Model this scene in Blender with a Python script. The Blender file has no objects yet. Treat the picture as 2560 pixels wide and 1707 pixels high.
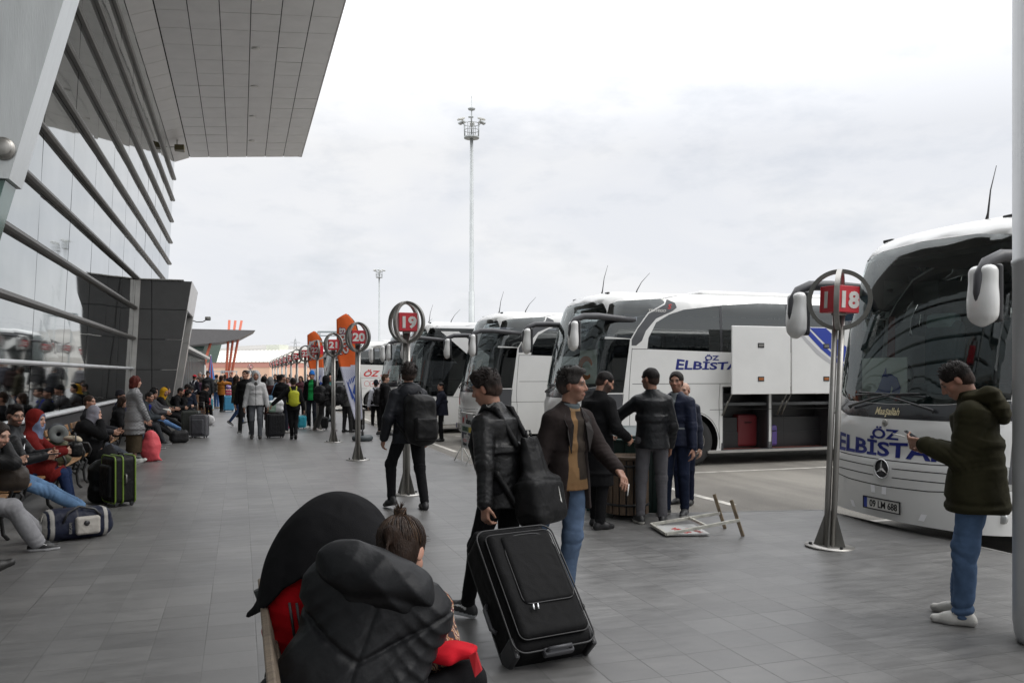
import bpy, bmesh, math, random, time
import numpy as np
from mathutils import Vector, Matrix, geometry

T0 = time.time()
R = math.radians
PI = math.pi
scene = bpy.context.scene
COL = scene.collection
rng = random.Random(7)

# ------------------------------------------------------------------ objects
def link(o, parent=None):
    COL.objects.link(o)
    if parent is not None:
        o.parent = parent
    return o

def tag(o, label=None, cat=None, group=None, kind=None):
    if label: o['label'] = label
    if cat: o['category'] = cat
    if group: o['group'] = group
    if kind: o['kind'] = kind
    return o

def thing(name, label, cat, loc=(0, 0, 0), rz=0.0, group=None):
    o = bpy.data.objects.new(name, None)
    o.empty_display_size = 0.2
    o.location = loc
    o.rotation_euler = (0, 0, rz)
    link(o)
    return tag(o, label, cat, group)

def add_mesh(name, me, m=None, parent=None, loc=None, rz=None):
    o = bpy.data.objects.new(name, me)
    link(o, parent)
    if m is not None:
        if isinstance(m, (list, tuple)):
            for q in m: me.materials.append(q)
        else:
            me.materials.append(m)
    if loc is not None: o.location = loc
    if rz is not None: o.rotation_euler = (0, 0, rz)
    return o

def copy_tree(o, parent=None):
    c = o.copy(); COL.objects.link(c); c.parent = parent
    for ch in list(o.children):
        copy_tree(ch, c)
    return c

def np_mesh(name, V, F, smooth=True, col=None, mi=None):
    """mesh from an array of vertices and an array of quads or triangles"""
    me = bpy.data.meshes.new(name)
    V = np.asarray(V, dtype=np.float32); F = np.asarray(F, dtype=np.int32)
    n = F.shape[1]
    me.vertices.add(len(V)); me.vertices.foreach_set('co', V.ravel())
    me.loops.add(F.size); me.loops.foreach_set('vertex_index', F.ravel())
    me.polygons.add(len(F)); me.polygons.foreach_set('loop_start', np.arange(0, F.size, n, dtype=np.int32))
    me.polygons.foreach_set('use_smooth', np.full(len(F), smooth, dtype=bool))
    if mi is not None: me.polygons.foreach_set('material_index', np.asarray(mi, dtype=np.int32))
    if col is not None:
        a = me.color_attributes.new('Col', 'FLOAT_COLOR', 'POINT')
        c4 = np.ones((len(V), 4), dtype=np.float32); c4[:, :3] = col
        a.data.foreach_set('color', c4.ravel())
    me.update(calc_edges=True); me.validate()
    return me

class MB:
    """collects hard-edged shapes into one mesh"""
    def __init__(self):
        self.bm = bmesh.new()
    def box(self, c, s, rot=None, bev=0.0, seg=2):
        t = bmesh.new()
        bmesh.ops.create_cube(t, size=1.0)
        bmesh.ops.scale(t, vec=Vector(s), verts=t.verts)
        if bev > 0:
            bmesh.ops.bevel(t, geom=t.edges[:], offset=bev, segments=seg, profile=0.5, affect='EDGES', clamp_overlap=True)
        M = Matrix.Translation(Vector(c))
        if rot is not None: M = M @ rot.to_4x4()
        bmesh.ops.transform(t, matrix=M, verts=t.verts)
        self._join(t); return self
    def _join(self, t):
        me = bpy.data.meshes.new('tmp'); t.to_mesh(me); t.free()
        self.bm.from_mesh(me); bpy.data.meshes.remove(me)
    def tube(self, pts, r, n=8, cap=True, closed=False, rx=None):
        """round bar along a polyline; r is a number or one per point"""
        pts = [Vector(p) for p in pts]; m = len(pts)
        rr = r if isinstance(r, (list, tuple)) else [r] * m
        rings = []
        up = None
        for i, p in enumerate(pts):
            if closed:
                d = pts[(i + 1) % m] - pts[i - 1]
            else:
                d = (pts[min(i + 1, m - 1)] - pts[max(i - 1, 0)])
            d.normalize()
            if up is None:
                a = Vector((0, 0, 1)) if abs(d.z) < 0.9 else Vector((1, 0, 0))
                up = (a - d * a.dot(d)).normalized()
            else:
                up = (up - d * up.dot(d)).normalized()
            sd = d.cross(up)
            rings.append([self.bm.verts.new(p + (up * math.cos(2 * PI * j / n) + sd * math.sin(2 * PI * j / n)) * rr[i]) for j in range(n)])
        k = m if closed else m - 1
        for i in range(k):
            A, B = rings[i], rings[(i + 1) % m]
            for j in range(n):
                f = self.bm.faces.new((A[j], A[(j + 1) % n], B[(j + 1) % n], B[j])); f.smooth = True
        if cap and not closed:
            self.bm.faces.new(rings[0][::-1]); self.bm.faces.new(rings[-1])
        return self
    def lathe(self, prof, c=(0, 0, 0), n=24, axis='Z', smooth=True):
        """profile of (radius, height) turned about an axis"""
        rings = []
        for (r, z) in prof:
            ring = []
            for j in range(n):
                a = 2 * PI * j / n
                x, y = r * math.cos(a), r * math.sin(a)
                v = {'Z': (x, y, z), 'X': (z, x, y), 'Y': (x, z, y)}[axis]
                ring.append(self.bm.verts.new(Vector(v) + Vector(c)))
            rings.append(ring)
        for A, B in zip(rings, rings[1:]):
            for j in range(n):
                f = self.bm.faces.new((A[j], A[(j + 1) % n], B[(j + 1) % n], B[j])); f.smooth = smooth
        if prof[0][0] > 1e-5: self.bm.faces.new(rings[0][::-1])
        if prof[-1][0] > 1e-5: self.bm.faces.new(rings[-1])
        return self
    def prism(self, poly, a, b, plane='XY'):
        """closed outline pushed from a to b along the third axis"""
        def P(u, v, w):
            return {'XY': (u, v, w), 'XZ': (u, w, v), 'YZ': (w, u, v)}[plane]
        lo = [self.bm.verts.new(P(u, v, a)) for u, v in poly]
        hi = [self.bm.verts.new(P(u, v, b)) for u, v in poly]
        n = len(poly)
        self.bm.faces.new(lo[::-1]); self.bm.faces.new(hi)
        for i in range(n):
            self.bm.faces.new((lo[i], lo[(i + 1) % n], hi[(i + 1) % n], hi[i]))
        return self
    def quad(self, *p):
        self.bm.faces.new([self.bm.verts.new(q) for q in p]); return self
    def slab(self, p, t):
        """four corners of a panel thickened by vector t"""
        p = [Vector(q) for q in p]; t = Vector(t)
        a = [self.bm.verts.new(q) for q in p]; b = [self.bm.verts.new(q + t) for q in p]
        self.bm.faces.new(a[::-1]); self.bm.faces.new(b)
        n = len(p)
        for i in range(n):
            self.bm.faces.new((a[i], a[(i + 1) % n], b[(i + 1) % n], b[i]))
        return self
    def mesh(self, name):
        bmesh.ops.recalc_face_normals(self.bm, faces=self.bm.faces)
        me = bpy.data.meshes.new(name); self.bm.to_mesh(me); self.bm.free()
        return me
    def build(self, name, m=None, parent=None, loc=None, rz=None):
        return add_mesh(name, self.mesh(name), m, parent, loc, rz)

# ------------------------------------------------------------------ materials
def new_mat(name):
    m = bpy.data.materials.new(name); m.use_nodes = True
    nt = m.node_tree
    b = nt.nodes.get('Principled BSDF')
    return m, nt, b

def N(nt, t, **kw):
    n = nt.nodes.new(t)
    for k, v in kw.items():
        if k.startswith('i_'):
            key = k[2:]
            key = int(key) if key.isdigit() else key.replace('_', ' ')
            n.inputs[key].default_value = v
        else:
            setattr(n, k, v)
    return n

def L(nt, a, b):
    nt.links.new(a, b)

def mat(name, c=(0.5, 0.5, 0.5), rough=0.5, metal=0.0, bump=0.0, bscale=40.0, var=0.0, vscale=3.0, attr=False,
        spec=0.5, sheen=0.0, coat=0.0, stretch=None, aniso=0.0, rvar=0.0, bdist=0.01, crease=0.0):
    """general surface: colour with blotchy variation, roughness variation and fine bump; attr takes the colour from 'Col'"""
    m, nt, b = new_mat(name)
    tc = N(nt, 'ShaderNodeTexCoord')
    src = tc.outputs['Object']
    if stretch:
        mp = N(nt, 'ShaderNodeMapping'); mp.inputs['Scale'].default_value = stretch
        L(nt, src, mp.inputs['Vector']); src = mp.outputs['Vector']
    colout = None
    if attr:
        at = N(nt, 'ShaderNodeAttribute', attribute_name='Col'); colout = at.outputs['Color']
    b.inputs['Base Color'].default_value = (*c, 1)
    if var > 0:
        nz = N(nt, 'ShaderNodeTexNoise', i_Scale=vscale, i_Detail=5.0, i_Roughness=0.6)
        L(nt, src, nz.inputs['Vector'])
        mr = N(nt, 'ShaderNodeMapRange', i_1=0.3, i_2=0.7, i_3=1 - var, i_4=1 + var)
        L(nt, nz.outputs['Fac'], mr.inputs[0])
        mx = N(nt, 'ShaderNodeMix', data_type='RGBA', blend_type='MULTIPLY'); mx.inputs[0].default_value = 1
        if colout is not None: L(nt, colout, mx.inputs[6])
        else: mx.inputs[6].default_value = (*c, 1)
        cb = N(nt, 'ShaderNodeCombineColor')
        for i in range(3): L(nt, mr.outputs[0], cb.inputs[i])
        L(nt, cb.outputs[0], mx.inputs[7]); colout = mx.outputs[2]
        if rvar > 0:
            mr2 = N(nt, 'ShaderNodeMapRange', i_1=0.3, i_2=0.7, i_3=rough - rvar, i_4=rough + rvar)
            L(nt, nz.outputs['Fac'], mr2.inputs[0]); L(nt, mr2.outputs[0], b.inputs['Roughness'])
    if colout is not None: L(nt, colout, b.inputs['Base Color'])
    if not (var > 0 and rvar > 0): b.inputs['Roughness'].default_value = rough
    b.inputs['Metallic'].default_value = metal
    b.inputs['Specular IOR Level'].default_value = spec
    if sheen: b.inputs['Sheen Weight'].default_value = sheen
    if coat:
        b.inputs['Coat Weight'].default_value = coat; b.inputs['Coat Roughness'].default_value = 0.08
    if aniso: b.inputs['Anisotropic'].default_value = aniso
    if bump > 0:
        n2 = N(nt, 'ShaderNodeTexNoise', i_Scale=bscale, i_Detail=3.0)
        L(nt, src, n2.inputs['Vector'])
        bp = N(nt, 'ShaderNodeBump', i_Strength=bump, i_Distance=bdist)
        L(nt, n2.outputs['Fac'], bp.inputs['Height']); L(nt, bp.outputs['Normal'], b.inputs['Normal'])
        if crease > 0:      # soft rumples too small for the mesh
            nw = N(nt, 'ShaderNodeTexNoise', i_Scale=5.0, i_Detail=2.0); L(nt, src, nw.inputs['Vector'])
            mw = N(nt, 'ShaderNodeMix', data_type='RGBA', blend_type='LINEAR_LIGHT'); mw.inputs[0].default_value = 0.12; L(nt, src, mw.inputs[6]); L(nt, nw.outputs['Color'], mw.inputs[7])
            vr = N(nt, 'ShaderNodeTexVoronoi', i_Scale=11.0, feature='SMOOTH_F1'); vr.inputs['Smoothness'].default_value = 0.35; L(nt, mw.outputs[2], vr.inputs['Vector'])
            b2_ = N(nt, 'ShaderNodeBump', i_Strength=crease, i_Distance=0.02); L(nt, vr.outputs['Distance'], b2_.inputs['Height']); L(nt, bp.outputs['Normal'], b2_.inputs['Normal']); L(nt, b2_.outputs['Normal'], b.inputs['Normal'])
    return m

M = {}
M['cloth'] = mat('cloth', rough=0.85, attr=True, var=0.12, vscale=9, bump=0.35, bscale=260, spec=0.12, bdist=0.004, crease=0.35)
M['nylon'] = mat('nylon', rough=0.52, spec=0.2, attr=True, var=0.10, vscale=6, bump=0.25, bscale=60, bdist=0.006, crease=0.4)
M['leather'] = mat('leather', rough=0.36, spec=0.24, attr=True, var=0.12, vscale=8, bump=0.4, bscale=45, bdist=0.008, rvar=0.08, crease=0.3)
M['puffer'] = mat('puffer_nylon', rough=0.5, attr=True, var=0.06, vscale=7, bump=0.3, bscale=40, bdist=0.006, spec=0.22, crease=0.3)
M['denim'] = mat('denim', rough=0.85, spec=0.12, attr=True, var=0.22, vscale=7, bump=0.3, bscale=300, bdist=0.003, crease=0.4)
M['skin'] = mat('skin', rough=0.5, attr=True, var=0.05, vscale=30, bump=0.12, bscale=160, bdist=0.003)
M['hair'] = mat('hair', rough=0.5, attr=True, var=0.35, vscale=26, bump=0.5, bscale=60, bdist=0.012, spec=0.14, stretch=(3.5, 3.5, 0.6))
M['shoe'] = mat('shoe', rough=0.5, attr=True, var=0.1, vscale=20)
M['steel'] = mat('brushed_steel', (0.36, 0.35, 0.33), 0.42, 0.9, var=0.12, vscale=5, rvar=0.06, bump=0.06, bscale=80, stretch=(14, 14, 0.7))
M['dull_steel'] = mat('dull_steel', (0.22, 0.215, 0.20), 0.45, 0.9, var=0.15, vscale=4, rvar=0.08)
M['galv'] = mat('galvanised_steel', (0.42, 0.44, 0.44), 0.5, 0.5, var=0.08, vscale=2)
M['black_plastic'] = mat('black_plastic', (0.022, 0.022, 0.024), 0.4, var=0.1)
M['dark_plastic'] = mat('dark_plastic', (0.05, 0.05, 0.055), 0.45, var=0.1)
M['black_iron'] = mat('black_iron', (0.02, 0.02, 0.02), 0.45, 0.3, bump=0.2, bscale=60)
M['rubber'] = mat('rubber', (0.022, 0.022, 0.022), 0.75, var=0.3, vscale=5)
M['wood'] = mat('bench_wood', (0.25, 0.135, 0.06), 0.55, var=0.35, vscale=5, bump=0.3, bscale=30, stretch=(9, 0.7, 9))
M['bin_wood'] = mat('bin_wood', (0.085, 0.055, 0.033), 0.65, var=0.35, vscale=5, bump=0.3, bscale=30, stretch=(9, 9, 0.7))
M['chrome'] = mat('chrome', (0.78, 0.78, 0.78), 0.12, 1.0)
M['red_paint'] = mat('red_paint', (0.50, 0.016, 0.028), 0.35, var=0.1, vscale=5)
M['white_letter'] = mat('white_letter', (0.62, 0.61, 0.58), 0.5, var=0.1, vscale=8)
M['reflective'] = mat('reflective_tape', (0.93, 0.93, 0.95), 0.25, var=0.03)

def flat(name, c, rough=0.5, **k):
    if name not in M: M[name] = mat(name, c, rough, **k)
    return M[name]

# ------------------------------------------------------------------ text
def text_mesh(s, size=1.0, depth=0.0, bold=0.0, shear=0.0, align='CENTER', sx=1.0, space=1.0):
    cu = bpy.data.curves.new('lettering', 'FONT')
    cu.body = s; cu.size = size; cu.align_x = align; cu.align_y = 'BOTTOM_BASELINE'
    cu.extrude = depth; cu.offset = bold; cu.shear = shear; cu.space_character = space
    cu.resolution_u = 3
    o = bpy.data.objects.new('lettering', cu); COL.objects.link(o)
    dg = bpy.context.evaluated_depsgraph_get(); dg.update()
    me = bpy.data.meshes.new_from_object(o.evaluated_get(dg))
    bpy.data.objects.remove(o); bpy.data.curves.remove(cu)
    n = len(me.vertices); a = np.zeros(n * 3, dtype=np.float32)
    me.vertices.foreach_get('co', a); a = a.reshape(-1, 3); a[:, 0] *= sx
    me.vertices.foreach_set('co', a.ravel()); me.materials.clear(); me.update()
    return me

def map_mesh(me, fn):
    n = len(me.vertices); a = np.zeros(n * 3, dtype=np.float32)
    me.vertices.foreach_get('co', a); a = a.reshape(-1, 3)
    b = np.array([fn(*p) for p in a], dtype=np.float32)
    me.vertices.foreach_set('co', b.ravel()); me.update()
    return me

# ------------------------------------------------------------------ smooth solids (distance fields, surface nets)
F32 = np.float32
def nrm(v):
    v = np.asarray(v, dtype=float); n = np.linalg.norm(v)
    return v / n if n > 1e-9 else v
def A3(*v): return np.array(v, dtype=float)

def cap(a, b, ra, rb=None, k=None):
    return ('c', np.asarray(a, F32), np.asarray(b, F32), float(ra), float(ra if rb is None else rb), k)
def ell(c, r, Rm=None, k=None):
    return ('e', np.asarray(c, F32), np.asarray(r, F32), None if Rm is None else np.asarray(Rm, F32), k)
def rbx(c, half, rad, Rm=None, k=None):
    return ('b', np.asarray(c, F32), np.asarray(half, F32), float(rad), None if Rm is None else np.asarray(Rm, F32), k)
def con(a, b, ra, rb, right, k=None):
    """elliptic cone from a to b, ra=(sideways, fore-aft)"""
    return ('n', np.asarray(a, F32), np.asarray(b, F32), tuple(ra), tuple(rb), np.asarray(right, F32), k)

def ev(p, X):
    t = p[0]
    if t == 'c':
        a, b, ra, rb = p[1:5]
        ab = b - a; l2 = float(ab @ ab) + 1e-9
        q = X - a
        s = np.clip((q @ ab) / l2, 0, 1)
        q = q - s[..., None] * ab
        return np.sqrt((q * q).sum(-1)) - (ra + (rb - ra) * s)
    if t == 'e':
        c, r, Rm = p[1:4]
        q = X - c
        if Rm is not None: q = q @ Rm.T
        q1 = q / r
        k0 = np.sqrt((q1 * q1).sum(-1)) + 1e-6
        q2 = q1 / r
        k1 = np.sqrt((q2 * q2).sum(-1)) + 1e-6
        return k0 * (k0 - 1) / k1
    if t == 'b':
        c, hf, rad, Rm = p[1:5]
        q = X - c
        if Rm is not None: q = q @ Rm.T
        q = np.abs(q) - (hf - rad)
        o = np.maximum(q, 0)
        return np.sqrt((o * o).sum(-1)) + np.minimum(q.max(-1), 0) - rad
    if t == 'n':
        a, b, ra, rb, right = p[1:6]
        ax = b - a; Lg = float(np.linalg.norm(ax)); ax = ax / Lg
        rt = right - ax * float(right @ ax); rt = rt / np.linalg.norm(rt)
        fw = np.cross(ax, rt)
        q = X - a
        z = q @ ax; x = q @ rt; y = q @ fw
        s = np.clip(z / Lg, 0, 1)
        rx = ra[0] + (rb[0] - ra[0]) * s; ry = ra[1] + (rb[1] - ra[1]) * s
        d = (np.sqrt((x / rx) ** 2 + (y / ry) ** 2) - 1) * np.minimum(rx, ry)
        dz = np.abs(z - Lg / 2) - Lg / 2
        return np.maximum(d, dz)

def bnd(p):
    t = p[0]
    if t == 'c':
        r = max(p[3], p[4]); return np.minimum(p[1], p[2]) - r, np.maximum(p[1], p[2]) + r
    if t == 'e':
        r = p[2].max() if p[3] is not None else p[2]
        return p[1] - r, p[1] + r
    if t == 'b':
        r = np.linalg.norm(p[2]) if p[4] is not None else p[2]
        return p[1] - r, p[1] + r
    if t == 'n':
        r = max(*p[3], *p[4]); return np.minimum(p[1], p[2]) - r, np.maximum(p[1], p[2]) + r

def smin(a, b, k):
    if k <= 1e-6: return np.minimum(a, b)
    h = np.maximum(k - np.abs(a - b), 0) / k
    return np.minimum(a, b) - h * h * k * 0.25

CELLS = 10
_c8 = np.array([[i, j, k] for i in (0, 1) for j in (0, 1) for k in (0, 1)])
_e12 = [(0, 1), (2, 3), (4, 5), (6, 7), (0, 2), (1, 3), (4, 6), (5, 7), (0, 4), (1, 5), (2, 6), (3, 7)]
def solid(prims, h, k=0.03, cuts=(), subs=(), disp=None, inter=(), margin=0.02):
    """surface of the smooth union of prims; cuts = (point, normal) planes keeping the side behind the normal"""
    lo = np.min([bnd(p)[0] for p in prims], 0) - margin; hi = np.max([bnd(p)[1] for p in prims], 0) + margin
    bs = CELLS * h
    nb = np.maximum(np.ceil((hi - lo) / bs).astype(int), 1)
    gi = np.stack(np.meshgrid(*[np.arange(n) for n in nb], indexing='ij'), -1).reshape(-1, 3)
    C = (lo + (gi + 0.5) * bs).astype(F32)
    dc = np.stack([ev(p, C) for p in prims], 0)
    dm = dc.min(0)
    hd = bs * 0.87
    act = (dm < hd + k * 0.5 + margin * 0.6) & (dm > -hd * 1.6 - 0.02)
    for (pt, nn) in cuts:
        act &= ((C - np.asarray(pt, F32)) @ np.asarray(nn, F32)) < hd * 1.3
    gi = gi[act]; C = C[act]; dc = dc[:, act]; dm = dm[act]
    n = len(gi)
    if n == 0: return np.zeros((0, 3)), np.zeros((0, 4), int)
    m = CELLS + 1
    base = (lo + gi * bs).astype(F32)
    lg = (np.stack(np.meshgrid(*[np.arange(m)] * 3, indexing='ij'), -1) * h).astype(F32)
    X = base[:, None, None, None, :] + lg[None]
    D = np.full((n, m, m, m), 1.0, dtype=F32)
    for p, d0 in zip(prims, dc):
        sel = d0 < np.maximum(dm, 0) + 2.2 * hd + k
        if not sel.any(): continue
        kk = p[-1] if p[-1] is not None else k
        D[sel] = smin(D[sel], ev(p, X[sel]), kk)
    for (p, kk) in subs:
        D = -smin(-D, ev(p, X), kk)
    for p in inter:
        D = np.maximum(D, ev(p, X))
    if disp is not None: D = D + disp(X)
    for (pt, nn) in cuts:
        D = np.maximum(D, (X - np.asarray(pt, F32)) @ np.asarray(nn, F32))
    Sg = D < 0
    c8 = [Sg[:, i:i + CELLS, j:j + CELLS, l:l + CELLS] for i, j, l in _c8]
    s = sum(c.astype(np.int8) for c in c8)
    mix = np.argwhere((s > 0) & (s < 8))
    if len(mix) == 0: return np.zeros((0, 3)), np.zeros((0, 4), int)
    b = mix[:, 0]; l = mix[:, 1:]
    vals = np.stack([D[b, l[:, 0] + o[0], l[:, 1] + o[1], l[:, 2] + o[2]] for o in _c8], 1)
    acc = np.zeros((len(mix), 3)); cnt = np.zeros(len(mix))
    for (i, j) in _e12:
        a_, b_ = vals[:, i], vals[:, j]
        x = (a_ < 0) != (b_ < 0)
        t = np.where(x, a_ / np.where(x, a_ - b_, 1), 0)
        pt = _c8[i] + t[:, None] * (_c8[j] - _c8[i])
        acc += pt * x[:, None]; cnt += x
    V = lo + gi[b] * bs + (l + acc / cnt[:, None]) * h
    G = gi[b] * CELLS + l
    dims = nb * CELLS + 2
    key = ((G[:, 0] + 1) * dims[1] + G[:, 1] + 1) * dims[2] + G[:, 2] + 1
    o = np.argsort(key); ks = key[o]
    st = np.array([dims[1] * dims[2], dims[2], 1])
    F = []
    for ax in range(3):
        c1 = 4 >> ax
        s0 = vals[:, 0] < 0; s1 = vals[:, c1] < 0
        e = np.nonzero(s0 != s1)[0]
        u, w = st[(ax + 1) % 3], st[(ax + 2) % 3]
        q = np.stack([key[e], key[e] - u, key[e] - u - w, key[e] - w], 1)
        ix = np.searchsorted(ks, q); ix = np.clip(ix, 0, len(ks) - 1)
        ok = (ks[ix] == q).all(1)
        f = o[ix][ok]; flip = ~s0[e][ok]
        f[flip] = f[flip][:, ::-1]
        F.append(f)
    F = np.concatenate(F)
    return V, F

def wave(X, fr, seed):
    r = np.random.RandomState(seed); out = 0
    for i in range(5):
        kv = r.normal(size=3); kv = (kv / np.linalg.norm(kv) * fr * r.uniform(0.6, 1.6)).astype(F32)
        out = out + np.sin(X @ kv + F32(r.uniform(0, 6.28)))
    return out / 2.6

def soft(name, prims, h, m, color, parent=None, paint=None, loc=None, rz=None, **kw):
    V, Fq = solid(prims, h, **kw)
    col = np.tile(np.asarray(color, F32), (len(V), 1))
    if paint is not None: paint(V, col)
    me = np_mesh(name, V, Fq, True, col)
    return add_mesh(name, me, m, parent, loc, rz)
# ================================================================== camera, sky, light
HEYE = 1.72
CY, SY = math.cos(R(18.2)), math.sin(R(18.2))
cam = bpy.data.cameras.new('camera'); camo = bpy.data.objects.new('camera', cam); COL.objects.link(camo)
camo.location = (0, 0, HEYE); camo.rotation_euler = (R(90), 0, R(-18.2))
cam.sensor_width = 36; cam.lens = 36 * 2066 / 2560; cam.shift_y = 81.5 / 2560
cam.clip_start = 0.05; cam.clip_end = 6000
scene.camera = camo
scene.view_settings.view_transform = 'Standard'; scene.view_settings.look = 'None'
scene.view_settings.exposure = 0.0; scene.view_settings.gamma = 1.0

def spot(px, depth):
    """ground position of something measured in the photograph at a bearing and a distance"""
    k = (px - 1280) / 2066
    return depth * (CY * k + SY), depth * (CY - SY * k)
def gpos(px, py, z=0.0):
    return spot(px, (HEYE - z) * 2066 / (py - 935))

SUN_EL, SUN_AZ = 48, 115          # azimuth clockwise from +y
w = bpy.data.worlds.new('World'); scene.world = w; w.use_nodes = True
nt = w.node_tree; bg = nt.nodes['Background']
sky = N(nt, 'ShaderNodeTexSky', sky_type='NISHITA', sun_disc=False)
sky.sun_elevation = R(SUN_EL); sky.sun_rotation = R(SUN_AZ); sky.air_density = 1.0; sky.dust_density = 2.0
tc = N(nt, 'ShaderNodeTexCoord')
sx = N(nt, 'ShaderNodeSeparateXYZ'); L(nt, tc.outputs['Generated'], sx.inputs[0])
mpg = N(nt, 'ShaderNodeMapping'); mpg.inputs['Scale'].default_value = (1.0, 1.0, 2.6); L(nt, tc.outputs['Generated'], mpg.inputs['Vector'])
nz = N(nt, 'ShaderNodeTexNoise', i_Scale=2.6, i_Detail=7.0, i_Roughness=0.55, i_Distortion=0.4); L(nt, mpg.outputs[0], nz.inputs['Vector'])
nz2 = N(nt, 'ShaderNodeTexNoise', i_Scale=7.0, i_Detail=6.0, i_Roughness=0.6); L(nt, mpg.outputs[0], nz2.inputs['Vector'])
elev = N(nt, 'ShaderNodeMapRange', i_1=0.26, i_2=1.0, i_3=0.0, i_4=1.0); L(nt, sx.outputs[2], elev.inputs[0])
shade = N(nt, 'ShaderNodeMapRange', i_1=0.40, i_2=0.60, i_3=0.0, i_4=1.0); L(nt, nz.outputs['Fac'], shade.inputs[0])
ramp = N(nt, 'ShaderNodeMix', data_type='RGBA'); ramp.inputs[6].default_value = (8.45, 8.65, 9.1, 1); ramp.inputs[7].default_value = (9.3, 9.35, 9.5, 1)
L(nt, shade.outputs[0], ramp.inputs[0])
bright = N(nt, 'ShaderNodeMix', data_type='RGBA'); bright.inputs[7].default_value = (31.0, 31.3, 32.0, 1)
L(nt, elev.outputs[0], bright.inputs[0]); L(nt, ramp.outputs[2], bright.inputs[6])
cover = N(nt, 'ShaderNodeMapRange', i_1=0.30, i_2=0.50, i_3=0.80, i_4=0.97); L(nt, nz2.outputs['Fac'], cover.inputs[0])
mx = N(nt, 'ShaderNodeMix', data_type='RGBA'); L(nt, cover.outputs[0], mx.inputs[0])
L(nt, sky.outputs[0], mx.inputs[6]); L(nt, bright.outputs[2], mx.inputs[7])
L(nt, mx.outputs[2], bg.inputs['Color']); bg.inputs['Strength'].default_value = 0.1
sl = bpy.data.lights.new('sun', 'SUN'); sl.energy = 0.9; sl.angle = R(25); sl.color = (1.0, 0.96, 0.9)
so = bpy.data.objects.new('sun', sl); COL.objects.link(so)
sd = Vector((math.sin(R(SUN_AZ)) * math.cos(R(SUN_EL)), math.cos(R(SUN_AZ)) * math.cos(R(SUN_EL)), math.sin(R(SUN_EL))))
so.rotation_euler = sd.to_track_quat('Z', 'Y').to_euler(); so.location = (20, -10, 40)

# ================================================================== ground
def asphalt():
    m, nt, b = new_mat('asphalt')
    tc = N(nt, 'ShaderNodeTexCoord'); P = tc.outputs['Object']
    n1 = N(nt, 'ShaderNodeTexNoise', i_Scale=0.35, i_Detail=8.0, i_Roughness=0.65); L(nt, P, n1.inputs['Vector'])
    n2 = N(nt, 'ShaderNodeTexNoise', i_Scale=55.0, i_Detail=3.0); L(nt, P, n2.inputs['Vector'])
    mp = N(nt, 'ShaderNodeMapping'); mp.inputs['Scale'].default_value = (0.9, 0.12, 1); L(nt, P, mp.inputs['Vector'])
    n3 = N(nt, 'ShaderNodeTexNoise', i_Scale=1.6, i_Detail=5.0); L(nt, mp.outputs[0], n3.inputs['Vector'])
    r1 = N(nt, 'ShaderNodeValToRGB'); e = r1.color_ramp.elements
    e[0].position = 0.32; e[0].color = (0.15, 0.142, 0.130, 1); e[1].position = 0.68; e[1].color = (0.24, 0.228, 0.208, 1)
    L(nt, n1.outputs['Fac'], r1.inputs[0])
    m1 = N(nt, 'ShaderNodeMix', data_type='RGBA', blend_type='MULTIPLY'); m1.inputs[0].default_value = 0.8
    r2 = N(nt, 'ShaderNodeValToRGB'); e = r2.color_ramp.elements
    e[0].position = 0.3; e[0].color = (0.5, 0.5, 0.5, 1); e[1].position = 0.7; e[1].color = (1.35, 1.34, 1.3, 1)
    L(nt, n2.outputs['Fac'], r2.inputs[0]); L(nt, r1.outputs[0], m1.inputs[6]); L(nt, r2.outputs[0], m1.inputs[7])
    m2 = N(nt, 'ShaderNodeMix', data_type='RGBA', blend_type='MULTIPLY'); m2.inputs[0].default_value = 0.7
    r3 = N(nt, 'ShaderNodeValToRGB'); e = r3.color_ramp.elements
    e[0].position = 0.35; e[0].color = (0.62, 0.60, 0.58, 1); e[1].position = 0.6; e[1].color = (1.05, 1.04, 1.0, 1)
    L(nt, n3.outputs['Fac'], r3.inputs[0]); L(nt, m1.outputs[2], m2.inputs[6]); L(nt, r3.outputs[0], m2.inputs[7])
    L(nt, m2.outputs[2], b.inputs['Base Color']); b.inputs['Roughness'].default_value = 0.8
    bp = N(nt, 'ShaderNodeBump', i_Strength=0.5, i_Distance=0.006); L(nt, n2.outputs['Fac'], bp.inputs['Height']); L(nt, bp.outputs[0], b.inputs['Normal'])
    return m

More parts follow.
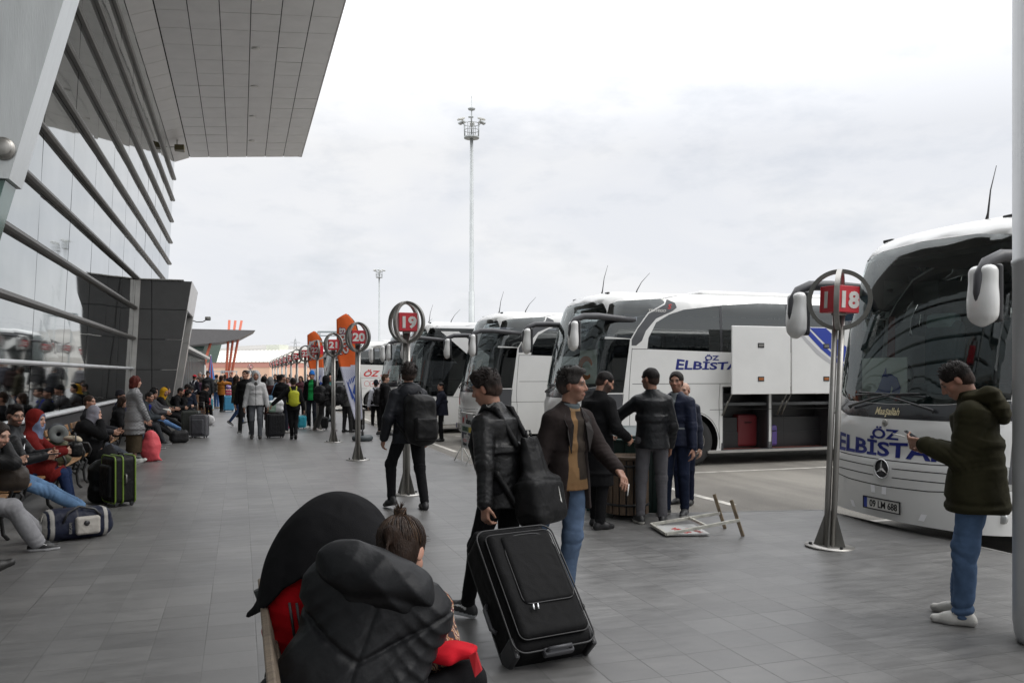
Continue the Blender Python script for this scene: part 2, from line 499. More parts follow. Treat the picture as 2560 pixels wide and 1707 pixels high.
def tiles():
    """honed grey stone tiles 31 x 30 cm, thin joints of uneven darkness, scuffs and worn patches"""
    m, nt, b = new_mat('stone_tiles')
    tc = N(nt, 'ShaderNodeTexCoord'); P = tc.outputs['Object']
    def cell(out, size, off):
        a = N(nt, 'ShaderNodeMath', operation='ADD', i_1=off); L(nt, out, a.inputs[0])
        d = N(nt, 'ShaderNodeMath', operation='DIVIDE', i_1=size); L(nt, a.outputs[0], d.inputs[0])
        f = N(nt, 'ShaderNodeMath', operation='FRACT'); L(nt, d.outputs[0], f.inputs[0])
        fl = N(nt, 'ShaderNodeMath', operation='FLOOR'); L(nt, d.outputs[0], fl.inputs[0])
        s1 = N(nt, 'ShaderNodeMath', operation='SUBTRACT', i_1=0.5); L(nt, f.outputs[0], s1.inputs[0])
        ab = N(nt, 'ShaderNodeMath', operation='ABSOLUTE'); L(nt, s1.outputs[0], ab.inputs[0])
        e = N(nt, 'ShaderNodeMapRange', i_1=0.5 - 0.0055 / size, i_2=0.5 - 0.0025 / size, i_3=0.0, i_4=1.0); L(nt, ab.outputs[0], e.inputs[0])
        return e.outputs[0], fl.outputs[0]
    sp = N(nt, 'ShaderNodeSeparateXYZ'); L(nt, P, sp.inputs[0])
    jx, ix = cell(sp.outputs[0], 0.3125, 0.2150); jy, iy = cell(sp.outputs[1], 0.30, 0.0)
    ci = N(nt, 'ShaderNodeCombineXYZ'); L(nt, ix, ci.inputs[0]); L(nt, iy, ci.inputs[1])
    wn = N(nt, 'ShaderNodeTexWhiteNoise', noise_dimensions='3D'); L(nt, ci.outputs[0], wn.inputs['Vector'])
    # joints: stronger here, nearly gone there
    nj = N(nt, 'ShaderNodeTexNoise', i_Scale=1.1, i_Detail=4.0); L(nt, P, nj.inputs['Vector'])
    js = N(nt, 'ShaderNodeMapRange', i_1=0.38, i_2=0.62, i_3=0.40, i_4=1.0); L(nt, nj.outputs['Fac'], js.inputs[0])
    # each joint line has its own strength
    def linevar(idx, sd):
        a = N(nt, 'ShaderNodeMath', operation='MULTIPLY', i_1=1.37); L(nt, idx, a.inputs[0])
        o = N(nt, 'ShaderNodeTexWhiteNoise', noise_dimensions='1D'); L(nt, a.outputs[0], o.inputs['W'])
        r = N(nt, 'ShaderNodeMapRange', i_1=0.0, i_2=1.0, i_3=0.35, i_4=1.0); L(nt, o.outputs['Value'], r.inputs[0]); return r.outputs[0]
    def mul(a, b_):
        q = N(nt, 'ShaderNodeMath', operation='MULTIPLY'); L(nt, a, q.inputs[0]); L(nt, b_, q.inputs[1]); return q.outputs[0]
    jm = N(nt, 'ShaderNodeMath', operation='MAXIMUM'); L(nt, mul(jx, linevar(ix, 1)), jm.inputs[0]); L(nt, mul(jy, linevar(iy, 2)), jm.inputs[1])
    joint = mul(jm.outputs[0], js.outputs[0])
    nb_ = N(nt, 'ShaderNodeTexNoise', i_Scale=0.55, i_Detail=7.0, i_Roughness=0.62); L(nt, P, nb_.inputs['Vector'])
    mp = N(nt, 'ShaderNodeMapping'); mp.inputs['Scale'].default_value = (1.0, 5.5, 1); mp.inputs['Rotation'].default_value = (0, 0, 0.25); L(nt, P, mp.inputs['Vector'])
    ns = N(nt, 'ShaderNodeTexNoise', i_Scale=2.3, i_Detail=7.0, i_Roughness=0.7); L(nt, mp.outputs[0], ns.inputs['Vector'])
    base = N(nt, 'ShaderNodeValToRGB'); e = base.color_ramp.elements
    e[0].position = 0.30; e[0].color = (0.094, 0.093, 0.092, 1); e[1].position = 0.70; e[1].color = (0.150, 0.147, 0.142, 1)
    L(nt, nb_.outputs['Fac'], base.inputs[0])
    tv = N(nt, 'ShaderNodeMapRange', i_1=0.0, i_2=1.0, i_3=0.86, i_4=1.13); L(nt, wn.outputs['Value'], tv.inputs[0])
    sv = N(nt, 'ShaderNodeMapRange', i_1=0.3, i_2=0.72, i_3=0.74, i_4=1.24); L(nt, ns.outputs['Fac'], sv.inputs[0])
    vv = mul(tv.outputs[0], sv.outputs[0])
    cb = N(nt, 'ShaderNodeCombineColor'); [L(nt, vv, cb.inputs[i]) for i in range(3)]
    m1 = N(nt, 'ShaderNodeMix', data_type='RGBA', blend_type='MULTIPLY'); m1.inputs[0].default_value = 1.0
    L(nt, base.outputs[0], m1.inputs[6]); L(nt, cb.outputs[0], m1.inputs[7])
    # dried spills and worn dark patches
    nst = N(nt, 'ShaderNodeTexNoise', i_Scale=0.9, i_Detail=9.0, i_Roughness=0.72, i_Distortion=0.6); L(nt, P, nst.inputs['Vector'])
    st_ = N(nt, 'ShaderNodeMapRange', i_1=0.56, i_2=0.70, i_3=0.0, i_4=0.42); L(nt, nst.outputs['Fac'], st_.inputs[0])
    ms = N(nt, 'ShaderNodeMix', data_type='RGBA'); L(nt, st_.outputs[0], ms.inputs[0]); L(nt, m1.outputs[2], ms.inputs[6]); ms.inputs[7].default_value = (0.062, 0.061, 0.062, 1)
    m1 = ms
    # pale scratches
    mps = N(nt, 'ShaderNodeMapping'); mps.inputs['Scale'].default_value = (1.0, 14.0, 1); mps.inputs['Rotation'].default_value = (0, 0, -0.9); L(nt, P, mps.inputs['Vector'])
    nsc = N(nt, 'ShaderNodeTexNoise', i_Scale=2.6, i_Detail=4.0, i_Roughness=0.6); L(nt, mps.outputs[0], nsc.inputs['Vector'])
    sc_ = N(nt, 'ShaderNodeMapRange', i_1=0.69, i_2=0.76, i_3=0.0, i_4=0.5); L(nt, nsc.outputs['Fac'], sc_.inputs[0])
    ms2 = N(nt, 'ShaderNodeMix', data_type='RGBA'); L(nt, sc_.outputs[0], ms2.inputs[0]); L(nt, m1.outputs[2], ms2.inputs[6]); ms2.inputs[7].default_value = (0.25, 0.245, 0.235, 1)
    m1 = ms2
    # chewing-gum spots
    vo = N(nt, 'ShaderNodeTexVoronoi', i_Scale=2.6); L(nt, P, vo.inputs['Vector'])
    gs = N(nt, 'ShaderNodeMapRange', i_1=0.020, i_2=0.028, i_3=0.75, i_4=0.0); L(nt, vo.outputs['Distance'], gs.inputs[0])
    m2 = N(nt, 'ShaderNodeMix', data_type='RGBA'); L(nt, gs.outputs[0], m2.inputs[0]); L(nt, m1.outputs[2], m2.inputs[6]); m2.inputs[7].default_value = (0.045, 0.042, 0.04, 1)
    m3 = N(nt, 'ShaderNodeMix', data_type='RGBA'); L(nt, joint, m3.inputs[0]); L(nt, m2.outputs[2], m3.inputs[6]); m3.inputs[7].default_value = (0.040, 0.038, 0.036, 1)
    L(nt, m3.outputs[2], b.inputs['Base Color'])
    rr = N(nt, 'ShaderNodeMapRange', i_1=0.3, i_2=0.7, i_3=0.30, i_4=0.50); L(nt, ns.outputs['Fac'], rr.inputs[0]); L(nt, rr.outputs[0], b.inputs['Roughness'])
    b.inputs['Specular IOR Level'].default_value = 0.8
    hh = N(nt, 'ShaderNodeMath', operation='MULTIPLY', i_1=-1.0); L(nt, joint, hh.inputs[0])
    bp = N(nt, 'ShaderNodeBump', i_Strength=0.35, i_Distance=0.003); L(nt, hh.outputs[0], bp.inputs['Height']); L(nt, bp.outputs[0], b.inputs['Normal'])
    return m

M['asphalt'] = asphalt(); M['tiles'] = tiles()
RZ = -0.2                      # road level; the pavement is 0
tag(MB().quad((-3500, -3500, RZ), (3500, -3500, RZ), (3500, 3500, RZ), (-3500, 3500, RZ)).build('road', M['asphalt']), kind='structure')
pv = MB()
out = [(-40, -14), (6.98, -14), (6.98, 8.72), (4.9, 9.12), (4.15, 9.4), (4.15, 175), (-40, 175)]
pv.prism(out, -0.21, 0.0)
tag(pv.build('pavement', M['tiles']), kind='structure')
# kerb: stones along the edge of the pavement, standing 2 mm proud
M['kerb'] = mat('kerb_stone', (0.16, 0.155, 0.15), 0.7, var=0.25, vscale=3, bump=0.2)
kb = MB()
def edge(a, b, wd=0.12):
    a, b = Vector((*a, 0)), Vector((*b, 0)); d = (b - a).normalized(); n = Vector((-d.y, d.x, 0))
    kb.slab([a + n * 0.004, b + n * 0.004, b + n * 0.004 + Vector((0, 0, -0.205)), a + n * 0.004 + Vector((0, 0, -0.205))], -n * -0.012)
    Ln = (b - a).length; k = int(Ln)
e_ = [(6.98, -14), (6.98, 8.72), (4.9, 9.12), (4.15, 9.4), (4.15, 175)]
for a, b in zip(e_, e_[1:]):
    av, bv = Vector((*a, 0)), Vector((*b, 0)); d = (bv - av).normalized(); n = Vector((d.y, -d.x, 0))
    kb.slab([av + n * 0.002 + Vector((0, 0, 0.002)), bv + n * 0.002 + Vector((0, 0, 0.002)), bv + n * 0.002 + Vector((0, 0, -0.205)), av + n * 0.002 + Vector((0, 0, -0.205))], n * 0.05)
tag(kb.build('kerb', M['kerb']), kind='structure')
M['mark'] = mat('road_paint', (0.46, 0.44, 0.40), 0.7, var=0.45, vscale=4, bump=0.2)
mk = MB()
def strip(x0, y0, x1, y1):
    mk.quad((x0, y0, RZ + 0.004), (x1, y0, RZ + 0.004), (x1, y1, RZ + 0.004), (x0, y1, RZ + 0.004))
strip(7.12, -12, 7.30, 8.82); strip(7.31, 8.72, 19, 8.84)
strip(6.80, 10.5, 6.93, 14.1); strip(6.80, 14.12, 19, 14.24)
for y in (19.6, 24.7, 29.8, 35, 40.2, 45.4, 50.6): strip(6.3, y, 19, y + 0.12)
strip(5.0, 19.8, 5.12, 60); strip(22, -20, 22.15, 120)
tag(mk.build('road_marking', M['mark']), kind='structure')

# hills on the horizon
M['hill'] = mat('hazed_hillside', (0.30, 0.29, 0.27), 0.95, var=0.25, vscale=0.004)  # pale tone of distant haze put into the hillside colour
def ridge():
    n, rows = 240, 6; V, F = [], []
    for r in range(rows):
        for i in range(n):
            a = 2 * PI * i / n
            hgt = 26 + 14 * math.sin(3 * a + 1) + 9 * math.sin(7 * a + 2) + 6 * math.sin(17 * a) + 3 * math.sin(41 * a + 1)
            t = r / (rows - 1)
            rad = 1500 + 700 * t
            V.append((rad * math.sin(a), rad * math.cos(a), RZ - 1 + hgt * 1.5 * math.sin(t * PI / 2)))
    for r in range(rows - 1):
        for i in range(n):
            j = (i + 1) % n
            F.append((r * n + i, r * n + j, (r + 1) * n + j, (r + 1) * n + i))
    return np_mesh('hills', V, F)
tag(add_mesh('hills', ridge(), M['hill']), kind='structure')

# ================================================================== terminal building
def fx(z): return -3.35 + 0.05 * z
YA, YE = -9.0, 39.8
ROW = [0.97, 1.90, 2.85, 3.80, 4.75, 5.70, 6.65, 7.60, 8.55, 9.50, 10.45]
def mirror_glass():
    m, nt, b = new_mat('mirror_glass')
    tc = N(nt, 'ShaderNodeTexCoord')
    nz = N(nt, 'ShaderNodeTexNoise', i_Scale=0.55, i_Detail=1.5); L(nt, tc.outputs['Object'], nz.inputs['Vector'])
    bp = N(nt, 'ShaderNodeBump', i_Strength=0.13, i_Distance=0.03); L(nt, nz.outputs['Fac'], bp.inputs['Height'])
    n2 = N(nt, 'ShaderNodeTexNoise', i_Scale=0.8, i_Detail=6.0); L(nt, tc.outputs['Object'], n2.inputs['Vector'])
    cr = N(nt, 'ShaderNodeValToRGB'); e = cr.color_ramp.elements
    e[0].position = 0.3; e[0].color = (0.36, 0.385, 0.385, 1); e[1].position = 0.7; e[1].color = (0.45, 0.475, 0.475, 1); L(nt, n2.outputs['Fac'], cr.inputs[0])
    L(nt, cr.outputs[0], b.inputs['Base Color']); b.inputs['Metallic'].default_value = 1.0; b.inputs['Roughness'].default_value = 0.035
    L(nt, bp.outputs[0], b.inputs['Normal'])
    return m
M['mirror'] = mirror_glass()
M['rail'] = mat('facade_rail', (0.15, 0.145, 0.135), 0.42, 0.6, var=0.12, vscale=2)
M['sill'] = mat('pale_sill', (0.55, 0.56, 0.57), 0.4, 0.2, var=0.1, vscale=2)
M['dark_panel'] = mat('dark_panel', (0.062, 0.062, 0.062), 0.38, 0.0, var=0.14, vscale=1.6, rvar=0.08)
M['plinth'] = mat('plinth', (0.04, 0.04, 0.042), 0.5, var=0.2)
M['joint'] = flat('dark_joint', (0.012, 0.012, 0.012), 0.8)
M['soffit'] = mat('soffit_panel', (0.57, 0.56, 0.555), 0.42, 0.2, var=0.08, vscale=1.3, rvar=0.06)
M['alu'] = mat('aluminium_trim', (0.50, 0.49, 0.47), 0.36, 0.8, var=0.1, vscale=3)

tb = thing('terminal_building', 'long bus terminal with sloping mirror glass front, grey rails and a big panelled canopy', 'building', (-3.4, 15, 0))
def put(o):            # parts are modelled in world coordinates
    o.parent = tb; o.matrix_parent_inverse = Matrix.Translation((3.4, -15, 0)); return o
rg = random.Random(4)
g = MB(); jn = MB()
ys = [YA]
y = 0.3 - 2.5 * 3
while y < YE - 0.3:
    if y > YA + 0.1: ys.append(y)
    y += 2.5
ys.append(YE)
lv = ROW + [11.4]
for a, b in zip(ys, ys[1:]):
    for z0, z1 in zip(lv, lv[1:]):
        t = [rg.uniform(-0.004, 0.004) for _ in range(4)]
        jg = 0.015
        g.slab([(fx(z0) + t[0], a + jg, z0), (fx(z0) + t[1], b - jg, z0), (fx(z1) + t[2], b - jg, z1), (fx(z1) + t[3], a + jg, z1)], (-0.03, 0, 0))
put(g.build('glass_wall', M['mirror']))
jn.slab([(fx(0.9) - 0.05, YA, 0.9), (fx(0.9) - 0.05, YE - 0.01, 0.9), (fx(11.9) - 0.05, YE - 0.01, 11.9), (fx(11.9) - 0.05, YA, 11.9)], (-0.3, 0, 0))
jn.box((-3.9, (YA + YE) / 2 - 0.02, 5.9), (0.4, YE - YA - 0.1, 11.9))
put(jn.build('wall_backing', M['joint']))
put(MB().box((-3.42, (YA + 28.39) / 2, 0.455), (0.3, 28.39 - YA, 0.91)).build('plinth', M['plinth']))
for i, z in enumerate(ROW):
    r_ = MB(); d = 0.10 if i > 1 else 0.09
    hh = 0.058 if i > 1 else 0.042
    prof = [(0.0, -hh), (d * 0.7, -hh * 0.9), (d, -hh * 0.3), (d, hh * 0.3), (d * 0.7, hh * 0.9), (0.0, hh)]
    y1 = YE + 0.12 if z > 4.7 else 28.38
    va = [r_.bm.verts.new((fx(z) + 0.003 + p, YA, z + q)) for p, q in prof]; vb = [r_.bm.verts.new((fx(z) + 0.003 + p, y1, z + q)) for p, q in prof]
    r_.bm.faces.new(va[::-1]); r_.bm.faces.new(vb)
    for j in range(6):
        f = r_.bm.faces.new((va[j], va[(j + 1) % 6], vb[(j + 1) % 6], vb[j]))
    put(r_.build('rail', M['sill'] if i < 2 else M['rail']))
# canopy: panelled soffit, dropped strip by the wall, roof above
cz = lambda x: 11.42 + (x + 2.15) * 0.088
cp = MB(); cj = MB()
nx, x0, x1 = 6, -2.15, 2.70
dx = (x1 - x0) / nx; dy = 1.22
y = 39.70
row = 0
while y > YA:
    ya = max(y - dy, YA)
    for k in range(nx):
        xa, xb = x0 + k * dx, x0 + (k + 1) * dx
        o = (0.03 * ((k * 7) % 3) if k else 0)
        s_ = rg.uniform(-0.004, 0.004)
        cp.slab([(xa + .012, y - .009 + o * 0, cz(xa + .012) + s_), (xb - .012, y - .009, cz(xb - .012) + s_), (xb - .012, ya + .009, cz(xb - .012) - s_), (xa + .012, ya + .009, cz(xa + .012) - s_)], (0, 0, 0.02))
    cp.slab([(-2.78, y - .009, 11.16), (-2.17, y - .009, 11.40), (-2.17, ya + .009, 11.40), (-2.78, ya + .009, 11.16)], (-0.004, 0, 0.02))
    y -= dy
put(cp.build('canopy_soffit', M['soffit']))
cj.slab([(-2.8, 39.69, 11.2), (-2.15, 39.69, 11.46), (2.69, 39.69, cz(2.69) + .045), (2.69, 39.69, 12.25), (-2.8, 39.69, 12.25)], (0, YA - 39.69, 0))
put(cj.build('canopy_roof', M['joint']))
ef = MB(); ef.box((2.715, (YA + 39.7) / 2, 12.06), (0.03, 39.72 - YA, 0.44)).box((-0.04, 39.72, 12.06), (5.5, 0.03, 0.44))
put(ef.build('canopy_edge', M['alu']))
for yy in (12.4, 15.9, 19.4, 22.9, 26.4, 29.9, 33.4, 36.9):
    q = MB().lathe([(0.0, -0.035), (0.10, -0.035), (0.13, -0.02), (0.13, 0.02), (0.0, 0.02)], (0.45, yy, cz(0.45)), 16).build('downlight', M['alu']); put(q)

# dark entrance portal standing out of the glass
xr = lambda z: -2.2 + 0.155 * z
py0, py1 = 28.4, 32.3
pf = MB()
zs = [0, 0.91, 1.86, 2.82, 3.77, 4.70]
for z0, z1 in zip(zs, zs[1:]):
    for (a0, a1, b0, b1) in ((fx(z0) - 0.05, -2.66, fx(z1) - 0.05, -2.66), (-2.66, xr(z0), -2.66, xr(z1))):
        pf.slab([(a0 + .012, py0, z0 + .012), (a1 - .012, py0, z0 + .012), (b1 - .012, py0, z1 - .012), (b0 + .012, py0, z1 - .012)], (0, 0.03, 0))
put(pf.build('portal_front', M['dark_panel']))
pb = MB()
pb.prism([(-3.6, 0.0), (xr(0) - 0.5, 0.0), (xr(3.74) - 0.5, 3.74), (xr(3.74) - 0.02, 3.74), (xr(4.66) - 0.02, 4.66), (-3.6, 4.66)], py0 + 0.04, py1, 'XZ')
put(pb.build('portal_core', M['plinth']))
ps = MB()
for a, b in ((py0 + 0.012, 29.7), (29.7, 31.0), (31.0, py1)):
    ps.slab([(xr(3.77), a + .01, 3.77), (xr(3.77), b - .01, 3.77), (xr(4.70), b - .01, 4.70), (xr(4.70), a + .01, 4.70)], (-0.02, 0, 0))
put(ps.build('portal_fascia', M['soffit']))
for ya, yb in ((py0 + 0.04, py0 + 0.26), (31.75, 32.3)):
    q = MB()
    for z0, z1 in ((0, 0.91), (0.91, 2.82), (2.82, 3.75)):
        q.slab([(xr(z0), ya, z0 + .006), (xr(z0), yb, z0 + .006), (xr(z1), yb, z1 - .006), (xr(z1), ya, z1 - .006)], (-0.45, 0, 0))
    put(q.build('portal_jamb', M['alu']))
put(MB().box((-2.72, py0 + 1.9, 4.72), (2.0, 3.9, 0.03)).build('portal_cap', M['alu']))
ed = MB().slab([(fx(0.95) + .003, py0 - 0.06, 0.95), (fx(0.95) + .14, py0 - 0.06, 0.95), (fx(4.68) + .14, py0 - 0.06, 4.68), (fx(4.68) + .003, py0 - 0.06, 4.68)], (0, 0.05, 0))
put(ed.build('corner_trim', M['alu']))

# low glazed wing behind the portal
lw = thing('shop_wing', 'low dark glazed shop wing with thin pale roof beyond the portal', 'building', (-4, 50, 0))
def put2(o): o.parent = lw; o.matrix_parent_inverse = Matrix.Translation((4, -50, 0)); return o
put2(MB().box((-4.3, 50.2, 2.93), (4.2, 35.6, 0.14)).build('roof', M['alu']))
put2(MB().box((-4.4, 50.2, 1.42), (3.6, 35.2, 2.84)).build('glass_front', flat('shop_glass', (0.03, 0.032, 0.034), 0.08)))
q = MB()
for i in range(25): q.box((-2.57, 33.0 + i * 1.45, 1.42), (0.05, 0.09, 2.84))
put2(q.build('mullions', flat('mullion_grey', (0.26, 0.27, 0.27), 0.45, metal=0.3)))
put2(MB().box((-2.56, 66.5, 1.3), (0.1, 2.6, 2.2)).build('end_panel', flat('pale_panel', (0.6, 0.58, 0.55), 0.5)))

# slanting steel strut at the left edge of the picture, carrying the canopy
st = thing('canopy_strut', 'big slanting strut of brushed steel plates with a round bolt, at the left edge', 'strut', (-1.9, 5.5, 0))
def put3(o): o.parent = st; o.matrix_parent_inverse = Matrix.Translation((1.9, -5.5, 0)); return o
sxr = lambda z: -2.05 + 0.264 * z
M['plate'] = mat('strut_plate', (0.60, 0.62, 0.62), 0.36, 0.55, var=0.10, vscale=2.5, rvar=0.07, stretch=(5, 5, 0.6), bump=0.08, bscale=30)
a = MB(); a.slab([(sxr(2.86) - .85, 5.5, 2.86), (sxr(2.86) + .012, 5.5, 2.86), (sxr(11.6) + .012, 5.5, 11.6), (sxr(11.6) - .85, 5.5, 11.6)], (0, .3, 0))
put3(a.build('steel_plate', M['plate']))
a = MB(); a.slab([(sxr(0) - .8, 5.53, 0), (sxr(0) - .012, 5.53, 0), (sxr(2.855) - .012, 5.53, 2.855), (sxr(2.855) - .8, 5.53, 2.855)], (0, .24, 0))
put3(a.build('glass_sleeve', flat('green_glass', (0.10, 0.17, 0.15), 0.1)))
bx, bz = -1.31, 3.03
a = MB().lathe([(0.0, -.05), (.045, -.05), (.05, -.045), (.05, -.02), (.062, -.02), (.066, -.012), (.066, 0.0)], (bx, 5.495, bz), 24, 'Y')
put3(a.build('bolt', M['steel']))
# pale round pillar at the right edge
pi_ = MB().lathe([(0.0, 0.0), (0.17, 0.0), (0.19, 0.05), (0.2, 0.14), (0.2, 2.42), (0.207, 2.425), (0.207, 2.455), (0.2, 2.46), (0.2, 8.0), (0.0, 8.0)], (0, 0, 0), 40)
tag(pi_.build('pillar', mat('pillar_paint', (0.58, 0.59, 0.60), 0.4, 0.3, var=0.08, vscale=2), None, (4.90, 3.94, 0)), 'pale grey round pillar cut off by the right edge', 'pillar')

# floodlight and camera on the building
fl = thing('floodlight', 'olive brown floodlight on a bracket under the canopy at the wall corner', 'lamp', (-2.45, 36.4, 10.95))
MB().prism([(-0.10, -0.13), (0.0, -0.16), (0.26, -0.22), (0.26, 0.22), (0.0, 0.16), (-0.10, 0.13)], -0.1, 0.12, 'XY').build('housing', flat('olive', (0.10, 0.085, 0.04), 0.5), fl)
MB().box((0.27, 0, 0.01), (0.02, 0.40, 0.2), bev=0.004).build('lens', flat('lamp_glass', (0.45, 0.40, 0.26), 0.2), fl)
MB().tube([(0, 0, 0.12), (0, 0, 0.42)], 0.03).tube([(0, 0, 0.05), (-0.3, 0, 0.02)], 0.02).build('bracket', M['alu'], fl)
cc = thing('security_camera', 'small security camera on a thin arm above the portal opening', 'camera', (xr(3.7), 32.25, 3.66))
MB().tube([(0, 0, 0), (0.12, 0, -0.04), (0.32, 0, -0.03), (0.42, 0, 0.03)], 0.018).build('arm', M['dark_plastic'], cc)
MB().box((0.5, -0.03, 0.09), (0.2, 0.16, 0.14), bev=0.03).lathe([(0, 0.0), (.045, 0.0), (.045, .05), (0, .05)], (0.5, -0.15, 0.08), 12, 'Y').build('housing', flat('camera_grey', (0.22, 0.22, 0.21), 0.5), cc)

# ================================================================== far things
# grey wedge canopy on orange columns
fc = thing('far_canopy', 'grey wedge-shaped canopy on slanting orange columns in the distance', 'canopy')
def at(px, py, depth):      # a far point: bearing, apparent height, distance
    x, y = spot(px, depth); return (x, y, HEYE + (935 - py) * depth / 2066)
D = 100.0
a = MB()
p = [at(462, 821.5, D), at(639, 825.5, D), at(598, 847, D), at(556, 854.5, D), at(462, 864, D)]
a.slab(p, Vector((*spot(560, 9.0), 0.0)))
fc.location = (p[0][0], p[0][1], 0)
def put4(o): o.parent = fc; o.matrix_parent_inverse = Matrix.Translation((-p[0][0], -p[0][1], 0)); return o
put4(a.build('deck', mat('far_soffit', (0.15, 0.145, 0.145), 0.5, 0.2, var=0.05)))
M['orange_steel'] = flat('orange_steel', (0.60, 0.15, 0.085), 0.5)
for (pb_, pt_, dd, wd) in (((565, 945), (573.5, 800), 102.5, .15), ((570, 945), (588.5, 801), 103, .15), ((577, 945), (604, 801), 103.5, .15), ((514, 900), (527, 855), 101, .16)):
    b0, t0 = at(*pb_, dd), at(*pt_, dd)
    k = (b0[2] + 0.2) / (t0[2] - b0[2]); b0 = tuple(b0[i] - (t0[i] - b0[i]) * k for i in range(3))
    put4(MB().tube([b0, t0], wd, 10).build('column', M['orange_steel']))
q = MB(); g0 = at(478, 856, 108); g1 = at(514, 856, 108); g2 = at(500, 905, 108); g3 = at(470, 905, 108)
q.slab([g0, g1, g2, g3], (SY * 6, CY * 6, 0)); put4(q.build('glass_lobby', flat('lobby_glass', (0.06, 0.12, 0.10), 0.15)))
q = MB().slab([at(470, 863, 107.8), at(514, 863, 107.8), at(514, 865, 107.8), at(470, 865, 107.8)], (0.0, 0.05, 0)).slab([at(470, 878, 107.8), at(508, 878, 107.8), at(508, 880, 107.8), at(470, 880, 107.8)], (0.0, 0.05, 0))
put4(q.build('transom', M['sill']))

# orange workshop with a ribbed pale roof
ob = thing('workshop', 'orange workshop building with a white ribbed roof beyond the plaza', 'building')
c0 = spot(470, 148); c1 = spot(674, 140); ob.location = (c0[0], c0[1], 0)
dv = Vector((c1[0] - c0[0], c1[1] - c0[1], 0)); Lw = dv.length; dv.normalize(); nv = Vector((-dv.y, dv.x, 0))
rzb = math.atan2(dv.y, dv.x); ob.rotation_euler = (0, 0, rzb)
MB().box((Lw / 2, 6, 1.35), (Lw, 12, 3.1)).build('wall', flat('salmon_wall', (0.80, 0.52, 0.37), 0.8, var=0.08, vscale=0.3), ob)
MB().box((Lw / 2, 5.97, 3.3), (Lw + .06, 12.1, 0.85)).build('band', flat('red_band', (0.60, 0.29, 0.23), 0.7), ob)
rf = MB().prism([(-0.2, 3.73), (-0.2, 3.83), (6, 6.0), (12.2, 3.83), (12.2, 3.73)], -0.15, Lw + 0.15, 'YZ')
rf.build('roof', flat('pale_roof', (0.84, 0.82, 0.74), 0.6, var=0.04), ob)
q = MB()
nrb = 22
for i in range(nrb): q.tube([(0.4 + i * (Lw - .8) / (nrb - 1), -0.22, 3.87), (0.4 + i * (Lw - .8) / (nrb - 1), 6, 6.04)], 0.045, 5)
q.build('rib', flat('roof_rib', (0.36, 0.36, 0.33), 0.6), ob)
MB().box((Lw * 0.74, 7.5, 6.25), (3.0, 2.4, 1.4)).build('roof_house', flat('roof_box', (0.62, 0.64, 0.56), 0.6), ob)
for u0, u1 in ((0.15, 0.29), (0.42, 0.57), (0.69, 0.83)):
    wq = MB().box((Lw * (u0 + u1) / 2, -0.02, 2.12), (Lw * (u1 - u0), 0.05, 0.55)).build('window', flat('far_frame', (0.5, 0.5, 0.48), 0.5), ob)
    q = MB()
    for i in range(5): q.box((Lw * (u0 + (u1 - u0) * (i + .5) / 5), -0.05, 2.12), (Lw * (u1 - u0) / 5 - .1, 0.02, 0.45))
    q.build('pane', flat('far_pane', (0.10, 0.105, 0.11), 0.2), wq)

# pale factory and fence line behind, small far things
fb = thing('far_shed', 'pale grey shed low on the horizon behind the sign posts', 'building')
c = spot(700, 260); fb.location = (c[0], c[1], 0); fb.rotation_euler = (0, 0, R(-18))
MB().box((4, 6, 1.8), (14, 12, 4.0)).build('wall', flat('pale_wall', (0.52, 0.52, 0.50), 0.7, var=0.06), fb)
MB().prism([(-0.3, 3.8), (6, 5.6), (12.3, 3.8)], -3.3, 11.3, 'YZ').build('roof', flat('grey_roof', (0.40, 0.41, 0.43), 0.6), fb)

def lattice(name, label, px, depth, top_py, wbase):
    t = thing(name, label, 'pylon'); x, y = spot(px, depth); t.location = (x, y, 0)
    Hh = HEYE + (935 - top_py) * depth / 2066
    q = MB(); n = 9
    cor = lambda z: [(sx_ * wbase / 2 * (1 - 0.86 * z / Hh), sy_ * wbase / 2 * (1 - 0.86 * z / Hh), z) for sx_, sy_ in ((-1, -1), (1, -1), (1, 1), (-1, 1))]
    lvv = [RZ + (Hh) * (1 - (1 - i / n) ** 1.25) for i in range(n + 1)]
    for i in range(n):
        A_, B_ = cor(lvv[i]), cor(lvv[i + 1])
        for j in range(4):
            q.tube([A_[j], B_[j]], 0.09, 4).tube([A_[j], B_[(j + 1) % 4]], 0.05, 4).tube([A_[(j + 1) % 4], B_[j]], 0.05, 4)
    q.tube([(0, 0, Hh * .97), (0, 0, Hh * 1.06)], 0.05, 4)
    q.build('lattice', M['galv'], t)
    for z in (0.80, 0.62, 0.9): MB().box((0, 0, Hh * z), (wbase * 1.3, 0.12, 0.12)).build('crossarm', M['galv'], t)
    return t, Hh
lt, Hh = lattice('power_pylon', 'thin lattice power pylon far behind the row of red number signs', 738, 400, 846, 3.6)
q = MB()
pb0 = spot(738, 400)
for z in (0.8, 0.62, 0.9):
    for px2 in (480, 1100):
        e2 = spot(px2, 520 if px2 < 700 else 430)
        zz = Hh * z; pts = []
        for i in range(13):
            t = i / 12; pts.append(((e2[0] - pb0[0]) * t, (e2[1] - pb0[1]) * t, zz - 5 * 4 * t * (1 - t) * 0.5))
        q.tube(pts, 0.035, 3)
q.build('power_line', flat('wire_grey', (0.2, 0.2, 0.21), 0.6), lt)

